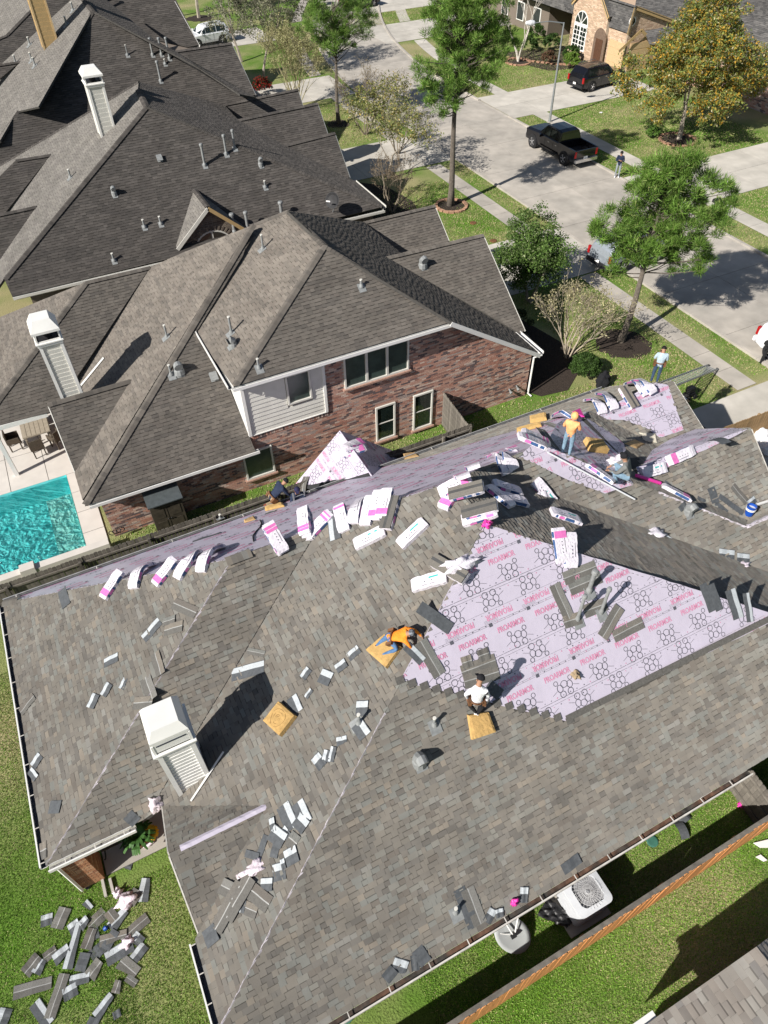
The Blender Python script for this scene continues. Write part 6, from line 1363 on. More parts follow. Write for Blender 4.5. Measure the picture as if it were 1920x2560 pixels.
# dirt strip there, and bags of rubbish
dt = [G(1700, 1085, 0), G(1760, 1060, 0), G(1960, 1010, 0), G(1990, 1260, 0), G(1900, 1300, 0)]
struct(obj('dirt_bed', [(p[0], p[1], .022) for p in dt], [(0, 1, 2, 3, 4)], mat('brown_dirt', (.13, .09, .06), 1, var=.3, scale=4, bump=.6)))
for i, (q, sx) in enumerate((((1872, 1082), .35), ((1893, 1100), .42), ((1880, 1120), .3), ((1906, 1128), .34))): lump('rubbish_bag', ['white crumpled bag nearest the gable corner', 'largest white crumpled bag in the heap at the right edge', 'small white bag at the bottom of the heap', 'white bag touching the right edge'][i], 'rubbish bag', G(*q, .1), sx, sx * .9, sx * .8, m_whitecl, 20 + i, rough=.28)
# ---------------- side yard: AC unit, dish, cover, drain
ac = thing('ac_unit', 'large pale grey air conditioner with round fan guard beside the gutter', 'air conditioner', (6.6, 2.35, 0))
k = MB(); k.box((6.55, 2.38, .04), 1.25, 1.15, .08); struct(k.build('concrete_pad', m_concp))
X0, X1, Y0, Y1, Hc = 6.12, 7.12, 1.93, 2.82, 1.0
def rrect(x0, x1, y0, y1, r, z, n=5): return [(cx + r * math.cos(a0 + math.pi / 2 * i / n), cy + r * math.sin(a0 + math.pi / 2 * i / n), z) for cx, cy, a0 in ((x1 - r, y1 - r, 0), (x0 + r, y1 - r, math.pi / 2), (x0 + r, y0 + r, math.pi), (x1 - r, y0 + r, 1.5 * math.pi)) for i in range(n + 1)]
k = MB(); k.prism(rrect(X0 + .03, X1 - .03, Y0 + .03, Y1 - .03, .12, .09), (0, 0, 1), .86); k.build('cabinet', mat('grey_coil', (.30, .30, .31), .6, var=.2), ac)
z = .14
while z < .9: k = MB(); k.prism(rrect(X0, X1, Y0, Y1, .14, z), (0, 0, 1), .018); k.build('louvre', m_acwhite, ac); z += .05
k = MB(); P_ = rrect(X0 - .01, X1 + .01, Y0 - .01, Y1 + .01, .15, Hc); cx_, cy_ = (X0 + X1) / 2 + .02, (Y0 + Y1) / 2; n = len(P_); Q_ = []
for (px_, py_, pz_) in P_: a = math.atan2(py_ - cy_, px_ - cx_); Q_.append((cx_ + .40 * math.cos(a), cy_ + .40 * math.sin(a), Hc + .02))
k.add(P_ + Q_ + [(p[0], p[1], Hc - .08) for p in P_] + [(q[0], q[1], Hc - .06) for q in Q_], [(i, (i + 1) % n, n + (i + 1) % n, n + i) for i in range(n)] + [(2 * n + i, 2 * n + (i + 1) % n, (i + 1) % n, i) for i in range(n)] + [(n + i, n + (i + 1) % n, 3 * n + (i + 1) % n, 3 * n + i) for i in range(n)]); k.build('top_cover', m_acwhite, ac)
k = MB(); k.lathe((cx_, cy_, Hc - .25), [(.39, 0), (.39, .01)], 24); k.build('fan_well', m_blackpl, ac)
k = MB(); k.lathe((cx_, cy_, Hc - .16), [(.07, 0), (.07, .1), (.04, .12)], 14)
for i in range(4):
    a = i * math.pi / 2 + .3; d = np.array([math.cos(a), math.sin(a), 0]); s_ = np.array([-d[1], d[0], 0]); c = np.array([cx_, cy_, Hc - .12]); k.add([c + d * .05 - s_ * .04, c + d * .36 - s_ * .15 + (0, 0, .03), c + d * .36 + s_ * .15 - (0, 0, .03), c + d * .05 + s_ * .04], [(0, 1, 2, 3), (3, 2, 1, 0)])
k.build('fan', mat('fan_blades', (.45, .46, .48), .5, .1), ac)
g = MB()
for i in range(28): a = 2 * math.pi * i / 28; g.tube([(cx_ + .06 * math.cos(a), cy_ + .06 * math.sin(a), Hc + .05), (cx_ + .2 * math.cos(a + .12), cy_ + .2 * math.sin(a + .12), Hc + .045), (cx_ + .405 * math.cos(a + .2), cy_ + .405 * math.sin(a + .2), Hc + .02)], .004, 3)
for r_ in (.06, .15, .24, .33): g.tube([(cx_ + r_ * math.cos(a), cy_ + r_ * math.sin(a), Hc + .052) for a in [2 * math.pi * i / 24 for i in range(25)]], .004, 3)
g.build('fan_guard', m_lamp, ac)
k = MB(); k.tube([(6.1, 2.75, .5), (6.0, 2.85, .45), (6.0, 3.0, .7), (6.05, 3.1, 1.2)], .022, 6); k.tube([(6.12, 2.68, .3), (6.02, 2.72, .2), (5.95, 3.0, .3)], .015, 6); k.build('pipes', m_rope, ac)
# dish lying on the lawn
ds = thing('satellite_dish', 'grey satellite dish lying face up on the grass with its bracket', 'satellite dish', G(1290, 2350, 0))
dc = G(1282, 2338, .35); u = nrm(G(1318, 2358, .35) - G(1248, 2318, .35)); nrm_d = nrm((.1, -.55, .83)); u = nrm(u - nrm_d * (u @ nrm_d)); v = np.cross(nrm_d, u); V = []; F = []; rr = (.0, .15, .27, .36)
V.append(dc - nrm_d * .035)
for j, r_ in enumerate(rr[1:]):
    for i in range(24): a = 2 * math.pi * i / 24; V.append(dc + (u * math.cos(a) * 1.5 + v * math.sin(a) * 1.1) * r_ - nrm_d * .035 * (1 - (r_ / .36) ** 2))
for i in range(24): F.append((0, 1 + i, 1 + (i + 1) % 24))
for j in range(2):
    for i in range(24): F.append((1 + j * 24 + i, 1 + (j + 1) * 24 + i, 1 + (j + 1) * 24 + (i + 1) % 24, 1 + j * 24 + (i + 1) % 24))
m_dish = mat('dish_grey', (.42, .44, .44), .45, var=.04); o = obj('reflector', V, F, m_dish, ds, smooth=True)
so_ = o.modifiers.new('s', 'SOLIDIFY'); so_.thickness = .012
b0 = G(1284, 2340, .42); b1 = G(1262, 2304, .62); b2 = G(1296, 2289, .80); b3 = G(1288, 2330, .45)
k = MB(); k.tube([b0, b1], .022, 6); k.build('feed_arm', m_white, ds); k = MB(); k.tube([b3, b2], .02, 6); k.lathe(b2, [(.03, -.05), (.05, .0), (.04, .08)], 10, (0, 0, 1)); k.build('receiver', m_white, ds)
k = MB(); k.box(b0, .14, .1, .08); k.build('bracket', m_blackpl, ds); k = MB(); k.tube([G(1212, 2329, .5), G(1285, 2338, .42)], .012, 5); k.build('strut', m_white, ds)
# black tarp
cx = G(1390, 2290, 0); P = []; nx, ny = 22, 16; R = random.Random(5)
c = [G(1340, 2290, .1), G(1368, 2246, .1), G(1440, 2300, .1), G(1415, 2322, .1)]; V = []
for j in range(ny + 1):
    for i in range(nx + 1):
        s, q_ = i / nx, j / ny; p = (c[0] * (1 - s) + c[3] * s) * (1 - q_) + (c[1] * (1 - s) + c[2] * s) * q_; V.append(p + np.array([R.uniform(-.02, .02), R.uniform(-.02, .02), .05 + .03 * abs(math.sin(s * 5 + q_ * 8)) + .015 * math.sin(q_ * 12 - s * 17) + R.uniform(0, .03)]))
tag(obj('tarpaulin', V, [(j * (nx + 1) + i, j * (nx + 1) + i + 1, (j + 1) * (nx + 1) + i + 1, (j + 1) * (nx + 1) + i) for j in range(ny) for i in range(nx)], mat('black_tarp', (.016, .016, .018), .45, var=.3, spec=.5), smooth=True), 'crumpled black sheet lying between the dish and the air conditioner', 'tarpaulin')
for q, l in (((1630, 2104), 'round green drain cover near the middle of the side lawn'), ((867, 2540), 'round green drain cover at the bottom edge of the lawn')): p = G(*q, 0); cyl('drain_cover', l, 'drain cover', p[0], p[1], [(.16, 0), (.16, .045), (.13, .055)], m_drain)
# landscaping stones and a few scraps on the side lawn
st = thing('stone_edging', 'small pile of pale stones in the corner behind the air conditioner', 'stones', (6.0, 2.85, 0))
for i in range(9): p = G(1420 + random.uniform(-14, 16), 2198 + random.uniform(-10, 12), .05); lump('stone', '', '', p, .05, .045, .04, mat('pale_stone', (.55, .46, .34), .9, var=.2), 30 + i, st, sub=2)
# ================================================================== PEOPLE
def hp(pl, px, h):
    n = pl[0]; return hit((n, pl[1] + h * np.linalg.norm(n)), px)
FLAT = lambda z: (np.array([0, 0, 1.0]), z)
def person(label, J, top, legs, shoes, face, sleeve=None, hat=None, belt=False, scale=1.0, hatkind='cap', hair=m_hair):
    """J: world positions of head, neck, chest, pelvis, shoulders sl sr, elbows el er, wrists wl wr, knees kl kr, ankles al ar, toes tl tr"""
    J = {k: np.asarray(v, float) for k, v in J.items()}; foot = (J['al'] + J['ar']) / 2
    scale = scale * min(1.0, max(.8, np.linalg.norm(J['sr'] - J['sl']) / .38)) if scale == 1.0 else scale
    t = thing('person', label, 'person', foot); s = scale
    side = nrm(J['sr'] - J['sl']); J['hl'] = J['pelvis'] - side * .10 * s; J['hr'] = J['pelvis'] + side * .10 * s
    up = nrm(J['head'] - J['neck']); J['crown'] = J['head'] + up * .10 * s; J['jaw'] = J['head'] - up * .06 * s
    J['waist'] = (J['pelvis'] * .55 + J['chest'] * .45)
    for c in 'lr': J['h' + c + '2'] = J['w' + c] + nrm(J['w' + c] - J['e' + c]) * .07 * s
    rad = dict(pelvis=.145, waist=.135, chest=.155, neck=.062, jaw=.075, head=.092, crown=.07, sl=.085, sr=.085, el=.052, er=.052, wl=.034, wr=.034, hl2=.036, hr2=.036, hl=.105, hr=.105, kl=.072, kr=.072, al=.048, ar=.048, tl=.038, tr=.038)
    E = [('pelvis', 'waist', 0), ('waist', 'chest', 0), ('chest', 'neck', 0), ('neck', 'jaw', 3), ('jaw', 'head', 3), ('head', 'crown', 3), ('chest', 'sl', 0), ('chest', 'sr', 0), ('sl', 'el', 0), ('sr', 'er', 0), ('el', 'wl', 4), ('er', 'wr', 4), ('wl', 'hl2', 3), ('wr', 'hr2', 3),
         ('pelvis', 'hl', 1), ('pelvis', 'hr', 1), ('hl', 'kl', 1), ('hr', 'kr', 1), ('kl', 'al', 1), ('kr', 'ar', 1), ('al', 'tl', 2), ('ar', 'tr', 2)]
    names = list(rad); idx = {k: i for i, k in enumerate(names)}
    me = bpy.data.meshes.new('skel'); me.from_pydata([tuple(J[k]) for k in names], [(idx[a], idx[b]) for a, b, _ in E], [])
    o = bpy.data.objects.new('skel', me); COL.objects.link(o); md = o.modifiers.new('k', 'SKIN'); md.use_smooth_shade = True
    sk = me.skin_vertices[0].data if me.skin_vertices else None
    if sk is None:
        bm = bmesh.new(); bm.from_mesh(me); bm.verts.layers.skin.verify(); bm.to_mesh(me); bm.free(); sk = me.skin_vertices[0].data
    for k, i in idx.items():
        r = rad[k] * s; w_ = 1.0
        sk[i].radius = (r * (1.15 if k in ('chest', 'waist', 'pelvis') else 1), r * (.85 if k in ('chest', 'waist', 'pelvis') else 1)); sk[i].use_root = (k == 'pelvis')
    sb = o.modifiers.new('s', 'SUBSURF'); sb.levels = 2; sb.render_levels = 2
    bpy.context.view_layer.update(); bm_ = bpy.data.meshes.new_from_object(o.evaluated_get(bpy.context.evaluated_depsgraph_get())); bpy.data.objects.remove(o)
    for m in (top, legs, shoes, m_skin, sleeve or top): bm_.materials.append(m)
    n = len(bm_.polygons); C = np.empty(n * 3); bm_.polygons.foreach_get('center', C); C = C.reshape(-1, 3); best = np.full(n, 1e9); mi = np.zeros(n, np.int32)
    for a, b, m in E:
        A_, B_ = J[a], J[b]; d = B_ - A_; tt = np.clip(((C - A_) @ d) / (d @ d + 1e-9), 0, 1); q_ = A_ + tt[:, None] * d; dist = np.linalg.norm(C - q_, axis=1) / (rad[a] * (1 - tt) + rad[b] * tt); k = dist < best; best[k] = dist[k]; mi[k] = m
    bm_.materials.clear()
    for m in (top, legs, shoes, m_skin, sleeve or top): bm_.materials.append(m)
    bm_.polygons.foreach_set('material_index', mi); bm_.polygons.foreach_set('use_smooth', [True] * n); bm_.update()
    body = bpy.data.objects.new('body', bm_); COL.objects.link(body); setparent(body, t)
    f = nrm(np.asarray(face, float)); rt = nrm(np.cross(f, up)); f = np.cross(up, rt); hc = J['head']
    k = MB(); k.tube([hc + f * .085 * s + up * .02 * s, hc + f * .115 * s - up * .02 * s, hc + f * .09 * s - up * .03 * s], [.008 * s, .016 * s, .012 * s], 6); k.build('nose', m_skin, t)
    for sg in (-1, 1): k = MB(); k.lathe(hc + rt * sg * .09 * s - up * .02, [(.012, 0), (.024 * s, .008), (.02 * s, .02)], 8, rt * sg); k.build('ear', m_skin, t)
    for sg in (-1, 1): k = MB(); k.lathe(hc + rt * sg * .034 * s + f * .086 * s + up * .012 * s, [(.011 * s, 0), (.009 * s, .006)], 8, f); k.build('eye', m_blackpl, t)
    k = MB(); k.box(hc + f * .088 * s - up * .055 * s, .045 * s, .01, .012, (rt, f, up)); k.build('mouth', mat('lips', (.25, .09, .07), .6), t)
    # hair, cap or hood
    V = []; F = []; nn = 14; rows = 6 if hatkind != 'hood' else 8
    mr = 1.14 if hatkind != 'hood' else 1.32
    for j in range(rows + 1):
        th_ = (math.pi * (.53 if hatkind != 'hood' else .78)) * j / rows
        for i in range(nn):
            a = 2 * math.pi * i / nn; d = up * math.cos(th_) * 1.12 + (rt * math.cos(a) + f * math.sin(a)) * math.sin(th_)
            cut = .0
            if hatkind == 'hood' and math.sin(a) > .45 and j >= 4: cut = .35
            c = hc + up * .03 * s - f * (.015 * s)
            V.append(c + d * .095 * s * mr * (1 - cut))
    for j in range(rows):
        for i in range(nn): F.append((j * nn + i, j * nn + (i + 1) % nn, (j + 1) * nn + (i + 1) % nn, (j + 1) * nn + i))
    F.append(tuple(range(nn))[::-1]); hm = hat or hair
    ho = obj('cap' if (hat and hatkind == 'cap') else ('hood' if hatkind == 'hood' else 'hair'), V, F, hm, t, smooth=True)
    if hat and hatkind == 'cap': k = MB(); k.prism([hc + up * .055 * s + rt * .07 * s + f * .07 * s, hc + up * .045 * s + rt * .05 * s + f * .18 * s, hc + up * .045 * s - rt * .05 * s + f * .18 * s, hc + up * .055 * s - rt * .07 * s + f * .07 * s], up, .012); k.build('brim', hm, ho)
    # hands: palm side already grown, five separate fingers
    for c in 'lr':
        w0 = J['w' + c]; d = nrm(J['w' + c] - J['e' + c]); lat = nrm(np.cross(d, (0.13, .2, 1))); dn = nrm(np.cross(lat, d)); k = MB(); pc = w0 + d * .075 * s
        for q_, L in enumerate((.066, .078, .073, .056)):
            b0 = pc + lat * (q_ - 1.5) * .020 * s; m_ = b0 + (d * .6 - dn * .12) * L * s; e_ = m_ + (d * .4 - dn * .45) * L * s * .8; k.tube([b0, m_, e_], [.0105 * s, .0095 * s, .0075 * s], 6)
        b0 = w0 + d * .03 * s - lat * .028 * s; k.tube([b0, b0 - lat * .035 * s + d * .025 * s, b0 - lat * .04 * s + d * .06 * s], [.013 * s, .011 * s, .009 * s], 6)
        k.build('fingers', m_skin, t)
    if belt:
        k = MB(); ax = nrm(J['chest'] - J['pelvis']); c = J['pelvis'] + ax * .08; u_ = side; v_ = nrm(np.cross(ax, u_)); pts = [c + (u_ * math.cos(a) * .19 + v_ * math.sin(a) * .15) * s for a in [2 * math.pi * i / 16 for i in range(17)]]; k.tube(pts, .028 * s, 6, cap=False); bo = k.build('tool_belt', m_leather, t)
        for sg in (-1, 1): k = MB(); k.box(c + u_ * sg * .2 * s - ax * .08 * s, .09 * s, .2 * s, .2 * s, (u_, v_, ax)); k.build('pouch', m_leather, bo)
    return t
def std(base, yaw, h=1.75, **over):
    s = h / 1.75; c, n = math.cos(yaw), math.sin(yaw); R_ = np.array([[c, -n, 0], [n, c, 0], [0, 0, 1]])
    J = dict(head=(0, .03, 1.63), neck=(0, 0, 1.47), chest=(0, 0, 1.27), pelvis=(0, 0, .95), sl=(-.19, 0, 1.40), sr=(.19, 0, 1.40), el=(-.25, -.02, 1.12), er=(.25, -.02, 1.12), wl=(-.24, .10, .88), wr=(.24, .10, .88), kl=(-.11, .03, .50), kr=(.11, .03, .50), al=(-.12, -.02, .08), ar=(.12, -.02, .08), tl=(-.13, .14, .045), tr=(.13, .14, .045))
    J.update(over); return {k: R_ @ (np.array(v) * s) + np.asarray(base, float) for k, v in J.items()}
# 1 orange jacket, on hands and knees beside the patch
c4 = lambda x, y: (900 + x / 3.318, 1480 + y / 3.318)
P = lambda x, y, h: hp(pM1, c4(x, y), h)
J = dict(head=P(418, 340, .42), neck=P(388, 345, .40), chest=P(345, 350, .36), pelvis=P(255, 375, .30), sl=P(385, 305, .38), sr=P(370, 400, .36), el=P(460, 320, .25), wl=P(505, 362, .10), er=P(405, 440, .25), wr=P(428, 470, .10), kl=P(190, 400, .14), al=P(140, 445, .12), tl=P(112, 462, .10), kr=P(310, 475, .16), ar=P(190, 520, .12), tr=P(158, 522, .09))
person('man in an orange shirt and jeans crawling forward off a foam pad', J, m_orange, m_jeans, mat('dark_red_shoes', (.10, .02, .02), .6), P(520, 400, 0) - P(418, 340, .42), hat=mat('patterned_cap', (.25, .27, .3), .9, var=.3, scale=40, col2=(.03, .03, .04)), belt=True)
# 2 black and white top, crouching with black cap
P = lambda x, y, h: hp(pYp, c4(x, y), h)
J = dict(head=P(998, 722, 1.12), neck=P(985, 775, 1.05), chest=P(975, 820, .92), pelvis=P(965, 905, .58), sl=P(925, 815, .98), sr=P(1040, 815, .98), el=P(875, 850, .80), wl=P(890, 880, .62), er=P(1065, 860, .78), wr=P(1045, 915, .60), kl=P(905, 930, .42), kr=P(1015, 945, .40), al=P(960, 995, .12), ar=P(975, 1005, .12), tl=P(955, 1025, .08), tr=P(970, 1035, .08))
person('man in a black and white patterned top and black cap crouching below the patch', J, m_whitecl, m_blackcloth, m_whitecl, (-.2, .8, -.5), sleeve=m_camo, hat=m_blackcloth, belt=True)
# 3 peach hoodie standing
c5 = lambda x, y: (1350 + x / 2.9105, 900 + y / 2.9105)
P = lambda x, y, h: hit(FLAT(0), (0, 0))
b0 = hit(pO, c5(185, 690))
person('worker in a pale orange hooded top standing on the underlayment', std(b0, -.9, 1.5, el=(-.27, .05, 1.14), wl=(.02, .24, 1.16), er=(.27, .05, 1.14), wr=(-.04, .27, 1.24), head=(0, .07, 1.60)), m_peach, m_ltjeans, m_whitecl, (.6, .7, -.4), hat=m_peach, hatkind='hood')
# 4 grey jacket squatting
b1 = hit(pO, c5(590, 895))
person('worker in a grey jacket and dark cap squatting beside the pink roll', std(b1, -2.4 + 3.1, 1.75, pelvis=(0, -.12, .34), chest=(0, .02, .66), neck=(0, .08, .84), head=(0, .14, .98), sl=(-.19, .04, .78), sr=(.19, .04, .78), el=(-.24, .2, .52), er=(.24, .2, .52), wl=(-.12, .4, .45), wr=(.14, .4, .42), kl=(-.18, .28, .46), kr=(.18, .28, .46), al=(-.14, .12, .1), ar=(.14, .12, .1), tl=(-.15, .28, .05), tr=(.15, .28, .05)), m_greycl, m_ltjeans, m_redbrown, (.3, .6, -.5), hat=m_blackcloth)
# 5 pale shirt at garage ridge end
b2 = hit(FLAT(4.78), (1634, 956))
person('man in a light blue shirt standing at the end of the garage ridge', std(b2, -.7, 1.5, el=(-.25, .08, 1.13), wl=(-.06, .30, 1.28), er=(.26, .05, 1.12), wr=(.08, .28, 1.25), head=(0, .08, 1.60)), m_ltblue, m_dkjeans, m_leather, (.6, .6, -.5), belt=True)
b = b2 + (.17, .24, 1.13); k = MB(); k.box(b, .08, .015, .15); tag(k.build('phone', m_blackpl), 'dark phone held up by the man at the ridge end', 'phone')
# 6 navy jacket kneeling at the far eave, 7 second man behind on the ladder
b3 = hit(pQ1, (690, 1262))
person('man in navy jacket and khaki trousers kneeling by the far eave', std(b3, -1.5, 1.75, pelvis=(0, -.1, .42), chest=(0, .22, .70), neck=(0, .36, .82), head=(0, .47, .90), sl=(-.19, .28, .80), sr=(.19, .28, .80), el=(-.22, .42, .52), er=(.22, .42, .52), wl=(-.16, .55, .25), wr=(.18, .58, .22), kl=(-.12, .15, .08), kr=(.12, .15, .08), al=(-.12, -.30, .08), ar=(.12, -.30, .08), tl=(-.12, -.42, .05), tr=(.12, -.42, .05)), m_navy, m_khaki, m_redbrown, (.8, .3, -.5), hat=m_blackcloth, belt=True)
b4 = hit(FLAT(3.25), (742, 1221)); b4 = np.array([b4[0], b4[1], 1.55])
person('second man in navy behind the far eave, head and shoulders showing', std(b4, 2.9, 1.75, el=(-.28, .2, 1.15), wl=(-.2, .42, 1.2), er=(.28, .2, 1.15), wr=(.2, .42, 1.2)), m_navy, m_dkjeans, m_redbrown, (-.3, -.8, -.3), hat=mat('dark_blue_cap', (.02, .02, .06), .8))
lt = thing('ladder', 'ladder against the far eave under the two men in navy', 'ladder', (b4[0], b4[1] + .1, 0))
for s_ in (-1, 1): k = MB(); k.box((b4[0] + s_ * .2, b4[1] - .12, 1.6), .04, .07, 3.2); k.build('rail', m_metal, lt)
z = .3
while z < 3.1: k = MB(); k.tube([(b4[0] - .2, b4[1] - .12, z), (b4[0] + .2, b4[1] - .12, z)], .018, 6); k.build('rung', m_metal, lt); z += .3
# 8 man at the kerb
b5 = G(*T(2, 1004, 768), .0)
person('man in a dark top and grey jeans standing at the far kerb', std(b5, 2.4, 1.78, el=(-.26, .06, 1.13), wl=(-.1, .28, 1.22), er=(.26, .06, 1.13), wr=(.08, .28, 1.25)), m_navy, mat('grey_jeans', (.25, .28, .30), .9), m_whitecl, (-.6, -.6, -.3), hair=m_hair)
# ================================================================== THINGS LYING ON THE ROOF AND THE LAWN
def tf(t): return lambda x, y: T(t, x, y)
def foam(label, pl, pts, th=.14, seed=0, m=None):
    P = [hit(pl, p) if len(p) == 2 else np.asarray(p, float) for p in pts]; N = frame(P)[2]; c = sum(P) / len(P); bm = bmesh.new(); nx = 9; R = random.Random(seed); V = {}
    def pt(i, j, top):
        s, q_ = i / nx, j / nx; p = (P[0] * (1 - s) + P[1] * s) * (1 - q_) + (P[3] * (1 - s) + P[2] * s) * q_; e = min(i, nx - i, j, nx - j); sh = .02 if (e == 0 and top) else 0
        return c + (p - c) * (1 - sh * 1.5) + N * (.02 + (th - (.03 if e == 0 else 0) + R.uniform(-.006, .006) if top else 0))
    for top in (0, 1):
        for i in range(nx + 1):
            for j in range(nx + 1): V[(i, j, top)] = bm.verts.new(tuple(pt(i, j, top)))
    for i in range(nx):
        for j in range(nx): bm.faces.new([V[(i, j, 1)], V[(i + 1, j, 1)], V[(i + 1, j + 1, 1)], V[(i, j + 1, 1)]]); bm.faces.new([V[(i, j + 1, 0)], V[(i + 1, j + 1, 0)], V[(i + 1, j, 0)], V[(i, j, 0)]])
    for i in range(nx):
        for a, b in (((i, 0), (i + 1, 0)), ((i + 1, nx), (i, nx)), ((0, i + 1), (0, i)), ((nx, i), (nx, i + 1))): bm.faces.new([V[a + (0,)], V[b + (0,)], V[b + (1,)], V[a + (1,)]])
    bmesh.ops.recalc_face_normals(bm, faces=bm.faces); me = bpy.data.meshes.new('foam_pad'); bm.to_mesh(me); bm.free(); me.materials.append(m or m_foam); o = bpy.data.objects.new('foam_pad', me); COL.objects.link(o); return tag(o, label, 'foam pad'), N, P
foam('foam pad under the man in the orange shirt', pM1, [(918, 1628), (969, 1673), (1007, 1620), (965, 1588)], .13, 1)
o, N, P = foam('thick yellow foam pad with a doodle on top, lying alone on the roof', pM1, [(665, 1805), (706, 1843), (745, 1792), (704, 1756)], .17, 2)
k = MB(); c = sum(P) / 4 + N * .19; u = nrm(P[1] - P[0]); v = nrm(np.cross(N, u))
for r_, a0, a1 in ((.20, 0, 6.28), (.13, 1, 5.2), (.07, 0, 5), (.035, 0, 6.28)): k.tube([c + (u * math.cos(a) + v * math.sin(a) * 1.1) * r_ * (1 + .06 * math.sin(3 * a)) for a in [a0 + (a1 - a0) * i / 18 for i in range(19)]], .006, 3)
o2 = k.build('doodle', mat('brown_marker', (.20, .11, .04), .9)); o2.parent = o; o2.matrix_parent_inverse = Matrix.Translation(-wloc(o))
foam('foam pad under the feet of the crouching man in the black cap', pYp, [(1166, 1786), (1176, 1848), (1236, 1828), (1217, 1778)], .13, 3)
foam('foam pad lying on the shingled far slope nearer the bundles', pQ1, [(1325, 1047), (1326, 1060), (1368, 1052), (1367, 1038)], .13, 4); foam('long thin foam pad lower on the far slope', pQ1, [(1292, 1076), (1293, 1084), (1355, 1068), (1353, 1060)], .1, 5)
foam('foam pad standing dark-sided behind the peach-hooded worker', pO, [(1456, 1104), (1470, 1130), (1517, 1136), (1500, 1110)], .2, 6); foam('foam pad under the kneeling man at the far eave', pQ1, [(662, 1270), (664, 1279), (712, 1268), (708, 1260)], .08, 7)
for i, (pl, p, lb) in enumerate(((pQ1, [(610, 1303), (612, 1309), (640, 1300), (636, 1292)], 'short tan board on the far slope above the bundles'), (pO, [(1560, 1110), (1590, 1124), (1612, 1112), (1585, 1100)], 'tan board piece in the valley behind the grey-jacketed worker'), (pQ1, [(1008, 1136), (1012, 1150), (1048, 1142), (1040, 1132)], 'tan board patch beside the small far gable'))): foam(lb, pl, p, .04, 20 + i, m_cardb)
foam('cream cardboard sheet propped in the valley by the garage', pGa, [(1597, 1082), (1612, 1106), (1642, 1108), (1638, 1084)], .05, 30, mat('cream_card', (.56, .52, .42), .8))
